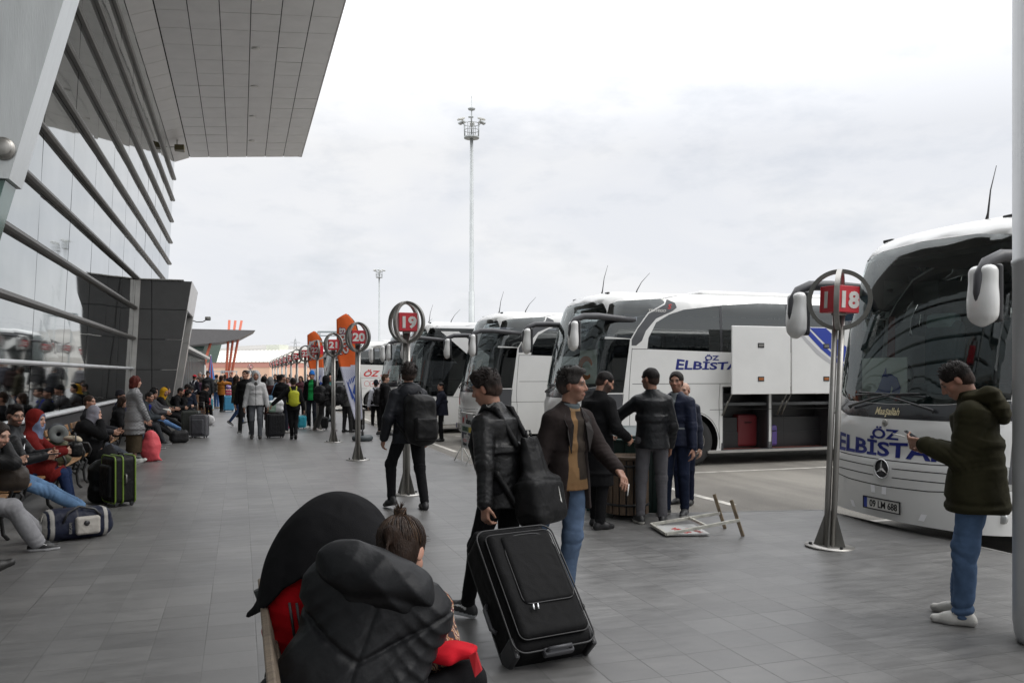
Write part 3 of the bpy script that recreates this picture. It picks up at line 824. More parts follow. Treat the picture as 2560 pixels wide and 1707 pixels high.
# steel gantry frame behind the flags
gt = thing('gantry', 'thin square steel frame standing behind the orange flags', 'frame')
x, y = spot(795, 70); gt.location = (x, y, 0); gt.rotation_euler = (0, 0, R(-14))
gh = HEYE + (935 - 829) * 70 / 2066
q = MB()
for xx in (0, 1.72): q.box((xx, 0, gh / 2 - .1), (0.09, 0.09, gh + .2)).box((xx, 1.0, gh / 2 - .1), (0.07, 0.07, gh + .2))
q.build('post', flat('gantry_grey', (0.30, 0.34, 0.35), 0.5, metal=0.4), gt)
q = MB()
for yy in (0, 1.0): q.box((0.86, yy, gh), (1.8, 0.08, 0.10)).box((0.86, yy, gh - .32), (1.8, 0.05, 0.05))
q.build('crossbar', M['gantry_grey'], gt)

# low portal frame on the plaza
gp = thing('gate_frame', 'low grey gate frame across the plaza under the orange columns', 'gate')
x, y = spot(533, 84); gp.location = (x, y, 0); gp.rotation_euler = (0, 0, R(-20))
q = MB()
for i in range(4): q.box((i * 0.8, 0, 0.97), (0.07, 0.07, 1.95))
q.build('post', M['galv'], gp); MB().box((1.2, 0, 1.99), (2.6, 0.1, 0.1)).build('crossbar', M['galv'], gp)

# closed parasol
um = thing('closed_parasol', 'folded blue and red striped parasol beside the shop wing', 'parasol')
x, y = spot(527, 52); um.location = (x, y, 0)
MB().tube([(0, 0, 0), (0, 0, 2.95)], 0.025).lathe([(0.0, 0.0), (.25, 0.0), (.25, .06), (.05, .09), (0, .09)], n=14).build('pole', M['galv'], um)
for k in range(8):
    a0, a1 = 2 * PI * k / 8, 2 * PI * (k + 1) / 8
    q = MB(); nseg = 7; prev = None
    for i in range(nseg):
        t = i / (nseg - 1); z = 2.9 - 1.75 * t; r = 0.03 + 0.30 * t ** 1.2
        ring = [q.bm.verts.new(((r * f) * math.cos(a), (r * f) * math.sin(a), z)) for a, f in ((a0, .62), ((a0 + a1) / 2, 1.0), (a1, .62))]
        if prev:
            for j in range(2): q.bm.faces.new((prev[j], prev[j + 1], ring[j + 1], ring[j]))
        prev = ring
    me_ = q.mesh('panel'); o = add_mesh('panel', me_, flat('parasol_blue', (0.05, 0.20, 0.50), 0.7) if k % 2 else flat('parasol_red', (0.50, 0.08, 0.09), 0.7), um)
    md = o.modifiers.new('s', 'SOLIDIFY'); md.thickness = 0.006

# light masts
def mast(px, depth, cage_py, tip_py, label):
    x, y = spot(px, depth); t = thing('light_mast', label, 'light mast', (x, y, RZ), group='tall light masts')
    zc = HEYE - RZ + (935 - cage_py) * depth / 2066; zt = HEYE - RZ + (935 - tip_py) * depth / 2066
    MB().lathe([(0.0, 0), (0.55, 0), (0.55, .04), (0.30, .05), (0.30, 0.5), (0.27, zc * .4), (0.215, zc * .4 + .02), (0.15, zc), (0, zc)], n=18).build('pole', M['galv'], t)
    q = MB()
    for zz, rr in ((0.0, .68), (0.6, .70), (1.2, .72)):
        q.tube([(rr * math.cos(i * PI / 6), rr * math.sin(i * PI / 6), zc + zz) for i in range(12)], 0.035, 6, closed=True)
    for i in range(8):
        a = i * PI / 4; q.tube([(.68 * math.cos(a), .68 * math.sin(a), zc), (.72 * math.cos(a), .72 * math.sin(a), zc + 1.2)], 0.035, 5)
    q.lathe([(0.0, -.1), (.70, -.1), (.70, 0.02), (0, .02)], (0, 0, zc - .03), 24)
    q.build('cage', M['galv'], t)
    for i in range(6):
        a = i * PI / 3 + 0.2
        f = MB(); Rm = Matrix.Rotation(a, 3, 'Z') @ Matrix.Rotation(R(18), 3, 'Y')
        c = Vector((1.08 * math.cos(a), 1.08 * math.sin(a), zc + 1.5))
        f.box(c, (0.62, 0.44, 0.16), Rm, bev=0.03)
        f.tube([(.7 * math.cos(a), .7 * math.sin(a), zc + 1.15), c], 0.035, 5)
        f.build('floodlight', M['pale_lamp'] if i % 2 else M['galv'], t)
    MB().tube([(0, 0, zc), (0, 0, zt)], [0.09, 0.03], 6).lathe([(0.0, 0), (.3, .1), (.36, .22), (0.3, .25), (0, .3)], (0, 0, zt - 1.4), 12).build('lightning_rod', M['galv'], t)
flat('pale_lamp', (0.62, 0.62, 0.58), 0.4)
mast(1179, 76, 343, 240, 'tall grey light mast with a lamp cage, rising behind the buses in the middle')
mast(948, 178, 693, 668, 'smaller distant light mast rising behind the red number sign')
# ================================================================== coaches
M['bus_white'] = mat('coach_white', (0.66, 0.66, 0.645), 0.28, coat=0.6, var=0.05, vscale=1.2)
M['bus_silver'] = mat('coach_silver', (0.36, 0.36, 0.36), 0.32, 0.5, coat=0.5)
M['bus_dark'] = mat('coach_dark', (0.035, 0.036, 0.04), 0.25, coat=0.5)
M['bus_anthracite'] = mat('coach_anthracite', (0.06, 0.062, 0.068), 0.35, coat=0.3)
M['navy'] = mat('navy_lettering', (0.010, 0.018, 0.16), 0.35)
M['blue_stripe'] = mat('blue_stripe', (0.02, 0.045, 0.30), 0.3, coat=0.4)
M['grey_stripe'] = mat('grey_stripe', (0.42, 0.42, 0.43), 0.3, coat=0.4)
M['red_letter'] = mat('red_lettering', (0.50, 0.03, 0.03), 0.35)
M['cream_letter'] = mat('cream_lettering', (0.72, 0.63, 0.40), 0.4)
M['seat'] = mat('seat_fabric', (0.045, 0.075, 0.085), 0.85, var=0.2, vscale=8)
M['seat_trim'] = mat('seat_cover', (0.22, 0.30, 0.30), 0.8)
M['interior'] = mat('coach_interior', (0.10, 0.105, 0.11), 0.7, var=0.1)
M['dash'] = mat('dashboard', (0.03, 0.05, 0.05), 0.5, var=0.1)
M['bayfloor'] = mat('bay_floor', (0.22, 0.055, 0.03), 0.6, var=0.35, vscale=9)
def glass(name, tint, refl=1.45, rough=0.01):
    m = bpy.data.materials.new(name); m.use_nodes = True; nt = m.node_tree; nt.nodes.clear()
    out = N(nt, 'ShaderNodeOutputMaterial'); tr = N(nt, 'ShaderNodeBsdfTransparent'); tr.inputs[0].default_value = (*tint, 1)
    gl = N(nt, 'ShaderNodeBsdfGlossy'); gl.inputs['Roughness'].default_value = rough; gl.inputs[0].default_value = (0.92, 0.96, 0.95, 1)
    fr = N(nt, 'ShaderNodeFresnel'); fr.inputs['IOR'].default_value = refl
    mx = N(nt, 'ShaderNodeMixShader'); L(nt, fr.outputs[0], mx.inputs[0]); L(nt, tr.outputs[0], mx.inputs[1]); L(nt, gl.outputs[0], mx.inputs[2]); L(nt, mx.outputs[0], out.inputs[0])
    return m
M['windscreen'] = glass('windscreen_glass', (0.84, 0.93, 0.90), 1.68)
M['tinted'] = glass('tinted_glass', (0.34, 0.35, 0.38), 2.1)
M['cab_glass'] = glass('cab_glass', (0.20, 0.21, 0.22), 1.5)
M['lampglass'] = mat('headlamp_glass', (0.42, 0.43, 0.42), 0.12, 0.3, coat=1.0)
M['mirrorface'] = mat('mirror_face', (0.6, 0.62, 0.63), 0.03, 1.0)

LB, WD = 12.2, 1.27
RF, PH = 3.2, 0.29
RCN = (WD - RF * math.sin(PH)) / (1 - math.sin(PH))
LF = RF * PH; LA = RCN * (PI / 2 - PH); TS = LF + LA; TR = TS + 11.2
XC = RF * (1 - math.cos(PH)); XS = XC + RCN * math.cos(PH)
RR = 0.32
def xf(z):
    q = max(z - 1.3, 0); return 0.02 + 0.15 * q + 0.032 * q * q + (0.05 if z < 0.98 else 0.0) * 0 - 0.03 * max(0, min(1, (1.05 - z) / 0.15))
def S(t, v, off=0.0):
    """point of the coach skin: t runs round the plan from the middle of the front, v up the side and over the roof edge"""
    z, ins = v, 0.0
    if v > 3.3:
        b = min((v - 3.3) / RR, PI / 2); z = 3.3 + RR * math.sin(b); ins = RR * (1 - math.cos(b))
    if v > 2.5: ins += 0.05 * (min(v, 3.4) - 2.5) ** 2
    if v < 0.6: ins += 0.10 * (0.6 - v) ** 1.5
    a, sg = abs(t), (1 if t >= 0 else -1)
    x0 = xf(min(z, 3.6)); ins -= off
    if a <= LF:
        p = a / RF; nx, ny = -math.cos(p), math.sin(p); x, y = RF * (1 - math.cos(p)), RF * math.sin(p)
        x += x0
    elif a <= TS:
        p = PH + (a - LF) / RCN; nx, ny = -math.cos(p), math.sin(p)
        x = XC + RCN * (math.cos(PH) - math.cos(p)) + x0; y = RF * math.sin(PH) + RCN * (math.sin(p) - math.sin(PH))
    elif a <= TR:
        nx, ny = 0, 1; xa = XS + x0; x = xa + (LB - 0.3 - xa) * (a - TS) / (TR - TS); y = WD
    else:
        p = min((a - TR) / 0.3, PI / 2); nx, ny = math.sin(p), math.cos(p)
        x = LB - 0.3 + 0.3 * math.sin(p); y = WD - 0.3 + 0.3 * math.cos(p)
        y -= max(0, (a - TR) - 0.3 * PI / 2)
    return (x - nx * ins, sg * (y - ny * ins), z)
TE = TR + 0.3 * PI / 2 + WD - 0.3
def side_t(x, z, sg):
    xa = XS + xf(min(z, 3.6))
    if x >= xa: a = TS + (x - xa) / (LB - 0.3 - xa) * (TR - TS)
    else:       # in the corner
        c = math.cos(PH) - (x - xf(min(z, 3.6)) - XC) / RCN
        a = LF + RCN * (math.acos(max(-1, min(1, c))) - PH)
    return sg * a
def dens(poly, step=0.12, closed=True):
    out = []; n = len(poly)
    for i in range(n if closed else n - 1):
        a, b = poly[i], poly[(i + 1) % n]; k = max(1, int(math.hypot(b[0] - a[0], b[1] - a[1]) / step))
        out += [(a[0] + (b[0] - a[0]) * j / k, a[1] + (b[1] - a[1]) * j / k) for j in range(k)]
    if not closed: out.append(poly[-1])
    return out
def smooth_poly(poly, it=2):
    for _ in range(it):
        n = len(poly); q = []
        for i in range(n):
            a, b = poly[i], poly[(i + 1) % n]
            q += [(a[0] * .75 + b[0] * .25, a[1] * .75 + b[1] * .25), (a[0] * .25 + b[0] * .75, a[1] * .25 + b[1] * .75)]
        poly = q
    return poly
def inpoly(P, poly):
    x, y = P[:, 0], P[:, 1]; c = np.zeros(len(P), bool); n = len(poly)
    for i in range(n):
        (x1, y1), (x2, y2) = poly[i], poly[i - 1]
        if y1 == y2: continue
        c ^= ((y1 > y) != (y2 > y)) & (x < (x2 - x1) * (y - y1) / (y2 - y1) + x1)
    return c
def sd(poly, sg): return [(side_t(x, z, sg), z) for x, z in dens(poly, 0.15)]

def skin_parts(regions):
    """cuts the coach skin along the outlines of its regions; returns {name: mesh data}"""
    pts, edges = [], []
    ts = [-TE]
    ta = np.unique(np.round(np.concatenate([np.arange(-TE, -TS, 0.3), np.linspace(-TS, TS, 41), np.arange(TS, TE, 0.3), [TE]]), 3))
    vs = np.concatenate([[0.3, 0.42, 0.55, 0.72, 0.90, 0.94, 0.98, 1.02, 1.05, 1.15, 1.3], np.arange(1.5, 3.2, 0.25), [3.3, 3.38, 3.46, 3.54, 3.62, 3.70, 3.3 + RR * PI / 2]])
    bd = [(t, vs[0]) for t in ta] + [(TE, v) for v in vs[1:]] + [(t, vs[-1]) for t in ta[::-1][1:]] + [(-TE, v) for v in vs[::-1][1:-1]]
    for poly in [bd] + [r[1] for r in regions]:
        b = len(pts); n = len(poly)
        pts += [Vector(p) for p in poly]; edges += [(b + i, b + (i + 1) % n) for i in range(n)]
    pts += [Vector((t + 0.003, v + 0.002)) for t in ta[1:-1] for v in vs[1:-1]]
    vo, _, fo, _, _, _ = geometry.delaunay_2d_cdt(pts, edges, [], 0, 1e-4)
    V = np.array([(p.x, p.y) for p in vo]); F = np.array([f for f in fo if len(f) == 3])
    C = V[F].mean(1)
    ok = (np.abs(C[:, 0]) < TE) & (C[:, 1] > vs[0]) & (C[:, 1] < vs[-1])
    F, C = F[ok], C[ok]
    own = np.full(len(F), -1)
    for i, r in enumerate(regions):
        own[inpoly(C, r[1])] = i
    res = {}
    for i in range(-1, len(regions)):
        f = F[own == i]
        if len(f) == 0: continue
        u, inv = np.unique(f, return_inverse=True)
        off = 0.0 if i < 0 else regions[i][3]
        P = [S(V[k, 0], V[k, 1], off) for k in u]
        res[i] = (P, inv.reshape(-1, 3)[:, ::-1])
    return res

def cut_up(me, step=0.06):
    """slices flat lettering so that it can follow a curved skin"""
    bm = bmesh.new(); bm.from_mesh(me)
    xs = [v.co.x for v in bm.verts]; x = min(xs) + step
    while x < max(xs):
        bmesh.ops.bisect_plane(bm, geom=bm.verts[:] + bm.edges[:] + bm.faces[:], plane_co=(x, 0, 0), plane_no=(1, 0, 0)); x += step
    bm.to_mesh(me); bm.free(); return me

def on_skin(me, t0, v0, off, flip=False):
    sgn = -1 if flip else 1; cut_up(me)
    return map_mesh(me, lambda x, y, z: S(t0 + sgn * x, v0 + y, off + z))

def wheel(parent, x, y, sg, emblem=True):
    w_ = bpy.data.objects.new('wheel', None); link(w_, parent); w_.location = (x, y, 0.51)
    rot = 0
    o_ = sg  # outward
    q = MB(); wd = 0.29
    prof = [(.27, -wd / 2), (.31, -wd / 2 - .01), (.44, -wd / 2 - .012), (.49, -wd / 2 + .02), (.51, -wd / 2 + .06), (.51, wd / 2 - .06), (.49, wd / 2 - .02), (.44, wd / 2 + .012), (.31, wd / 2 + .01), (.27, wd / 2)]
    q.lathe([(r, z) for r, z in prof], (0, 0, 0), 40, 'Y'); q.build('tyre', M['rubber'], w_)
    q = MB(); f = lambda z: o_ * z
    q.lathe([(.275, f(.13)), (.290, f(.148)), (.282, f(.15)), (.26, f(.12)), (.235, f(.06)), (.225, f(.055)), (.21, f(.075)), (.165, f(.085)), (.15, f(.08)), (.135, f(.13)), (.11, f(.14)), (0, f(.14))], (0, 0, 0), 36, 'Y')
    for k in range(10):
        a = k * PI / 5; q.lathe([(.017, f(.08)), (.017, f(.115)), (.008, f(.122)), (0, f(.122))], (0.188 * math.cos(a), 0, 0.188 * math.sin(a)), 8, 'Y')
    q.build('rim', flat('wheel_rim', (0.52, 0.50, 0.45), 0.35, metal=0.6, var=0.15, vscale=8), w_)
    if emblem:
        q = MB().lathe([(.0, f(.142)), (.085, f(.142)), (.085, f(.147)), (0, f(.147))], (0, 0, 0), 24, 'Y'); q.build('hub_cap', flat('hub_blue', (0.02, 0.10, 0.36), 0.3), w_)
        star((0, f(.15), 0), 0.075, w_, 'Y', M['chrome'])
    return w_

def star(c, r, parent, axis, m, name='emblem'):
    """three-pointed star in a ring"""
    q = MB(); c = Vector(c)
    P = (lambda a, b, d: c + Vector((a, d, b))) if axis == 'Y' else (lambda a, b, d: c + Vector((d, a, b)))
    q.tube([P(r * math.cos(i * PI / 14), r * math.sin(i * PI / 14), 0) for i in range(28)], r * 0.07, 6, closed=True)
    for k in range(3):
        a = PI / 2 + k * 2 * PI / 3
        tip = P(r * 0.96 * math.cos(a), r * 0.96 * math.sin(a), 0)
        l = [P(r * .17 * math.cos(a + s_), r * .17 * math.sin(a + s_), 0) for s_ in (PI / 3, -PI / 3)]
        up = P(0, 0, 0) + (P(0, 0, -0.2 * r) - P(0, 0, 0)); dn_ = P(0, 0, 0.1 * r)
        vv = [q.bm.verts.new(v) for v in (tip, l[0], l[1], up, dn_)]
        for tri in ((0, 1, 3), (0, 3, 2), (0, 4, 1), (0, 2, 4)): q.bm.faces.new([vv[i] for i in tri])
    return q.build(name, m, parent)

def seam(parent, lines, name='seam', wd=0.010, m=None, off=0.0015):
    """panel joints: thin dark strips laid on the skin; each line is a list of (t, v)"""
    q = MB()
    for ln in lines:
        ln = dens(ln, 0.12, False); prev = None
        for i, (t, v) in enumerate(ln):
            a, b = ln[max(i - 1, 0)], ln[min(i + 1, len(ln) - 1)]
            d = Vector((b[0] - a[0], b[1] - a[1])).normalized(); n = Vector((-d.y, d.x)) * wd / 2
            cur = [q.bm.verts.new(S(t + n.x * s_, v + n.y * s_, off)) for s_ in (1, -1)]
            if prev: q.bm.faces.new((prev[0], prev[1], cur[1], cur[0]))
            prev = cur
    return q.build(name, m or M['joint'], parent)

def mirrors(bus, arm=None, head=None):
    for sg in (-1, 1):
        mo = bpy.data.objects.new('wing_mirror', None); link(mo, bus)
        y = sg * 1.41
        MB().tube([(1.30, sg * 1.285, 3.02), (0.95, sg * 1.34, 3.04), (0.45, y, 3.07), (0.12, y, 3.06), (-0.06, y, 2.99), (-0.15, y, 2.86), (-0.165, y, 2.70), (-0.16, y, 2.60)], [.045, .06, .066, .064, .058, .052, .045, .03], 12).build('arm', arm or M['dark_plastic'], mo)
        soft('shell', [rbx((-0.085, y - sg * .012, 2.69), (0.08, 0.145, 0.275), 0.075), ell((-0.10, y - sg * .01, 2.60), (0.09, 0.148, 0.23), None, .05)], 0.014, M['bus_white'] if head is None else head, (0.66, 0.66, 0.645), mo)
        soft('frame', [rbx((-0.018, y - sg * .012, 2.69), (0.032, 0.150, 0.28), 0.03)], 0.014, M['black_plastic'], (.02, .02, .02), mo)
        MB().box((0.016, y - sg * .012, 2.71), (0.006, 0.24, 0.46), bev=.002).build('mirror_face', M['mirrorface'], mo)

WIN_TOP = [(1.59, 2.43), (1.62, 2.66), (1.80, 2.98), (2.10, 3.15), (2.45, 3.26), (3.33, 3.37), (4.3, 3.45), (5.35, 3.45), (11.5, 3.40), (11.62, 2.55), (11.5, 2.38), (3.5, 2.38)]
MULL = (3.33, 5.0, 6.65, 8.3, 9.95)
def coach(label, loc, style='plain', front=True, interior=False, bays=False, name='coach'):
    bus = thing(name, label, 'bus', (loc[0], loc[1], RZ), 0, 'coaches nosed in to the platform')
    body_m = M['bus_white']
    regs = []
    def reg(nm, poly, m, off=-0.004): regs.append((nm, poly, m, off))
    circ = lambda cx, r, sg: [(side_t(cx + r * math.cos(a), max(0.302, 0.51 + r * math.sin(a)), sg), max(0.302, 0.51 + r * math.sin(a))) for a in np.linspace(-0.33, PI + 0.33, 26)]
    # front
    reg('windscreen', [(-1.34, 1.66), (-0.7, 1.60), (0, 1.585), (0.7, 1.60), (1.34, 1.66), (1.36, 2.2), (1.32, 2.8), (1.24, 3.20), (1.10, 3.36), (0.7, 3.42), (0, 3.44), (-0.7, 3.42), (-1.10, 3.36), (-1.24, 3.20), (-1.32, 2.8), (-1.36, 2.2)], M['windscreen'])
    reg('cowl', [(-1.40, 1.45), (-0.7, 1.425), (0, 1.42), (0.7, 1.425), (1.40, 1.45), (1.345, 1.65), (0.7, 1.595), (0, 1.58), (-0.7, 1.595), (-1.345, 1.65)], M['bus_dark'])
    for sg in (-1, 1):
        reg('headlamp', [(sg * t, v) for t, v in ((0.98, 0.79), (1.12, 0.735), (1.42, 0.75), (1.50, 0.84), (1.46, 0.98), (1.30, 1.00), (1.12, 0.93))], M['lampglass'])
        if style in ('diagonal',):
            reg('side_glass', sd([(0.45, 1.55), (0.62, 3.0), (0.8, 3.42), (11.5, 3.40), (11.5, 2.3), (2.2, 2.3), (1.55, 1.20), (0.42, 1.20)], sg), M['cab_glass'])
            reg('white_band', sd([(1.15, 3.30), (1.75, 3.30), (2.9, 2.42), (3.1, 2.30), (2.35, 2.30)], sg), M['bus_white'], 0.002)
            reg('roof_band', sd([(0.75, 3.40), (1.3, 3.52), (3.0, 3.60), (11.5, 3.60), (11.5, 3.405), (0.9, 3.405)], sg), M['bus_silver'], 0.0)
        else:
            reg('cab_window', sd([(0.60, 2.68), (0.78, 3.34), (0.95, 3.40), (2.05, 3.50), (2.00, 3.38), (1.62, 3.18), (1.36, 2.86), (1.22, 2.64)], sg), M['tinted'])
            reg('pillar_trim', sd([(1.235, 2.50), (1.24, 2.62), (1.38, 2.85), (1.64, 3.16), (2.02, 3.36), (2.09, 3.49), (2.26, 3.40), (2.29, 3.30), (2.18, 3.22), (1.80, 3.06), (1.56, 2.80), (1.47, 2.60), (1.34, 2.50)], sg), M['bus_anthracite'], 0.001)
            reg('cab_door_glass', sd([(0.50, 1.54), (0.58, 2.63), (1.205, 2.63), (1.05, 1.54)], sg), M['cab_glass'])
            reg('cab_panel', sd([(0.42, 0.82), (0.49, 1.515), (1.045, 1.515), (1.00, 0.82)], sg), M['bus_anthracite'], -0.001)
            reg('window_band', sd(WIN_TOP, sg), M['bus_dark'], -0.001)
            xs = [1.55] + list(MULL) + [11.7]
            for a, b in zip(xs, xs[1:]):
                # clip the window band to one pane
                pl = dens(WIN_TOP, 0.08); lo_, hi_ = a + 0.03, b - 0.03
                pane = [(min(max(x, lo_), hi_), z) for x, z in pl]
                up = [p for p in pane]
                # remove repeats
                cl = [up[0]]
                for p in up[1:]:
                    if abs(p[0] - cl[-1][0]) + abs(p[1] - cl[-1][1]) > 0.02: cl.append(p)
                # tops and bottoms at the clip line
                xs_ = [p for p in pl if lo_ <= p[0] <= hi_]
                top = sorted([p for p in xs_ if p[1] > 2.44 and p[0] < 11.55], key=lambda p: p[0])
                bot_a = 2.43 if a < 2 else 2.385
                if a < 2: poly = [(1.64, 2.435)] + top + [(hi_, top[-1][1]), (hi_, 2.385)]
                else: poly = [(lo_, bot_a), (lo_, top[0][1])] + top[1:-1] + [(hi_, top[-1][1]), (hi_, 2.385)]
                reg('side_window', sd(poly, sg), M['tinted'])
            if bays and sg < 0:
                reg('bay', sd([(3.36, 0.305), (3.36, 1.655), (4.51, 1.655), (4.51, 0.305)], sg), None)
                reg('bay', sd([(4.57, 0.305), (4.57, 1.655), (6.16, 1.655), (6.16, 0.305)], sg), None)
        for cx in (2.65, 8.75): reg('arch', circ(cx, 0.60, sg), None)
    res = skin_parts(regs)
    def part(i, nm, m, mirror_=False):
        P, F = res[i]
        return add_mesh(nm, np_mesh(nm, P, F, True), m, bus)
    bo = part(-1, 'body', body_m)
    # roof deck closes the shell
    vt = 3.3 + RR * PI / 2
    q = MB(); q.bm.faces.new([q.bm.verts.new(S(t, vt)) for t in np.concatenate([np.linspace(-TE, -TS, 12), np.linspace(-TS, TS, 25)[1:-1], np.linspace(TS, TE, 12)])]); q.build('roof', body_m, bus)
    for i, r in enumerate(regs):
        if i in res and r[2] is not None: part(i, r[0], r[2])
    # inside and underneath
    q = MB(); q.box((6.3, 0, 0.62), (11.2, 1.66, 0.7)).box((1.25, 0, 0.62), (1.1, 2.2, 0.6)).box((5.7, 0, 0.50), (4.6, 2.34 if not bays else 1.7, 0.3)).box((5.7, 0.2 if bays else 0, 1.0), (4.6, 1.7 if bays else 2.38, 1.0)).box((10.6, 0, 0.7), (2.4, 2.36, 0.75))
    q.build('chassis', M['black_plastic'], bus)
    q = MB(); q.box((6.4, 0, 1.28), (11.0, 2.42, 0.06)).box((6.4, 0, 3.34), (10.6, 2.1, 0.06)).box((11.75, 0, 2.2), (0.06, 2.36, 2.0)).box((6.4, 1.0, 2.98), (9.6, 0.42, 0.28)).box((6.4, -1.0, 2.98), (9.6, 0.42, 0.28))
    q.build('cabin', M['interior'], bus)
    soft('dashboard', [rbx((0.62, 0, 1.42), (0.22, 0.98, 0.13), 0.1), rbx((0.72, 0.55, 1.55), (0.20, 0.42, 0.13), 0.1)], 0.04, M['dash'], (0.05, 0.08, 0.08), bus, k=0.1)
    if interior:
        so_ = None
        def seatm(nm, x, y, wd, back=0.78):
            return soft(nm, [rbx((x, y, 1.72), (0.24, wd / 2, 0.09), 0.06), rbx((x + 0.27, y, 1.72 + back / 2), (0.075, wd / 2, back / 2 + .05), 0.06), rbx((x + 0.24, y, 1.72 + back), (0.07, wd * .36, 0.11), 0.06)], 0.035, M['seat'], (0.05, 0.07, 0.08), bus)
        s1 = seatm('seat', 1.25, 0.62, 0.56, 0.80)
        MB().box((1.5, 0.62, 2.58), (0.19, 0.42, 0.2), bev=0.06).build('head_cover', M['seat_trim'], s1)
        MB().tube([(0.80 + 0.05 * math.sin(a), 0.62 + .22 * math.cos(a), 1.85 + .20 * math.sin(a)) for a in np.linspace(0, 2 * PI, 24)[:-1]], 0.018, 8, closed=True).tube([(0.80, .62, 1.85), (0.66, .62, 1.55)], 0.03).tube([(.8, .42, 1.85), (.8, .82, 1.85)], .016).build('steering_wheel', M['black_plastic'], bus)
        f0 = seatm('seat', 2.25, 0.72, 0.96)
        for rw in range(8):
            for yy in (0.72, -0.72):
                if rw == 0 and yy > 0: continue
                c_ = f0.copy(); COL.objects.link(c_); c_.parent = bus; c_.location = (rw * 0.95, yy - 0.72, 0)
    # wheels
    for cx in (2.65, 8.75):
        for sg in (-1, 1): wheel(bus, cx, sg * 1.10, sg)
    # front fittings
    star(S(0, 0.86, 0.012), 0.105, bus, 'X', M['chrome'])
    MB().lathe([(0, -.004), (.10, -.004), (.10, .004), (0, .004)], S(0, 0.86, 0.004), 24, 'X').build('emblem_disc', M['black_plastic'], bus)
    lines = [[(-1.12, 0.985), (-.6, 0.965), (0, 0.96), (.6, 0.965), (1.12, 0.985)], [(-1.0, 0.72), (-.6, 0.68), (0, 0.665), (.6, 0.68), (1.0, 0.72)],
             [(-0.95, 0.89), (-.14, 0.875)], [(.14, 0.875), (.95, .89)], [(-0.95, 0.79), (-.14, 0.775)], [(.14, 0.775), (.95, .79)], [(-1.0, .72), (-1.12, .985)], [(1.0, .72), (1.12, .985)], [(-1.40, 1.45), (-1.44, 1.02)], [(1.40, 1.45), (1.44, 1.02)]]
    for sg in (-1, 1):
        lines += [[(side_t(1.25, 2.43, sg), 2.43), (side_t(11.6, 2.43, sg), 2.43)][:0] or [(side_t(1.25, 1.72, sg), 1.72), (side_t(3.3, 1.72, sg), 1.72)],
                  [(side_t(1.25, .4, sg), 0.32), (side_t(1.25, 2.45, sg), 2.45)], [(side_t(1.02, 1.17, sg), 1.17), (side_t(2.25, 1.17, sg), 1.17)], [(side_t(3.05, 1.17, sg), 1.17), (side_t(11.8, 1.17, sg), 1.17)],
                  [(side_t(1.25, 2.43, sg), 2.43), (side_t(1.6, 2.43, sg), 2.43)], [(side_t(1.0, 0.80, sg), 0.80), (side_t(1.06, 1.52, sg), 1.52)], [(side_t(2.0, 1.55, sg), 3.62), (side_t(2.0, 3.5, sg), 3.5)]]
        for x_ in (3.3, 4.9, 6.5, 8.0, 9.6): lines.append([(side_t(x_, 0.35, sg), 0.35), (side_t(x_, 1.72, sg), 1.72)])
        lines.append([(side_t(3.3, 1.72, sg), 1.72), (side_t(11.8, 1.72, sg), 1.72)])
        # arch lips
        for cx in (2.65, 8.75): lines.append([(side_t(cx + .63 * math.cos(a), 0.51 + .63 * math.sin(a), sg), 0.51 + .63 * math.sin(a)) for a in np.linspace(0.05, PI - 0.05, 18)])
    seam(bus, lines)
    mirrors(bus, arm=M['bus_white'] if style == 'silver' else None)
    for sg in (-1, 1):
        q = MB(); P = lambda t, v: Vector(S(sg * t, v, 0.045))
        q.tube([Vector(S(sg * 0.62, 1.52, 0.02)), P(0.62, 1.54), P(0.2, 1.64), P(-0.05, 1.685)], [.02, .018, .012, .008], 6).tube([P(-0.52, 1.675), P(0.45, 1.71)], 0.009, 5)
        q.build('wiper', M['black_plastic'], bus)
        MB().lathe([(0, -.02), (.055, -.02), (.06, 0.0), (.045, .012), (0, .016)], S(sg * 1.33, 0.48, 0.0), 14, 'X').build('fog_lamp', M['lampglass'], bus)
        MB().box(S(sg * 0.95, 3.66, 0.0), (0.05, 0.16, 0.04), bev=0.012).build('marker_lamp', M['black_plastic'], bus)
    for (xx, yy, hh, ln) in ((0.9, -0.55, 0.55, 0.14), (1.6, -0.75, 0.40, 0.32)):
        MB().tube([(xx, yy, 3.60), (xx + 0.02, yy, 3.68), (xx + ln * .4, yy, 3.66 + hh * .5), (xx + ln, yy, 3.66 + hh)], [.02, .012, .007, .004], 6).build('aerial', M['black_plastic'], bus)
    soft('roof_unit', [rbx((5.6, 0, 3.63), (2.5, 0.85, 0.10), 0.09)], 0.07, body_m, (0.66, 0.66, 0.645), bus)
    return bus

def plate_part(bus, text, tpos=0.0, v=0.42, mirror=False):
    p_ = MB().box((S(tpos, v + .055)[0] - 0.012, S(tpos, v)[1], v + .055), (0.016, 0.54, 0.125)).build('number_plate', M['white_letter'], bus)
    x = S(tpos, v + .055)[0] - 0.022
    y0 = S(tpos, v)[1]
    add_mesh('lettering', map_mesh(text_mesh(text, 0.105, 0.001, 0.002, sx=0.92), lambda a, b, c: (x - c, y0 - a - 0.03, v + 0.018 + b)), M['joint'], p_)
    MB().box((x + 0.001, y0 + 0.245, v + .055), (0.004, 0.05, 0.112)).build('country_band', M['blue_stripe'], p_)
    q = MB()
    for a, b, c_, d in ((0, .0635, .56, .012), (0, -.0635, .56, .012), (.274, 0, .012, .13), (-.274, 0, .012, .13)): q.box((x + .002, y0 + a, v + .055 + b), (0.014, c_, d))
    q.build('frame', M['black_plastic'], p_)
    return p_

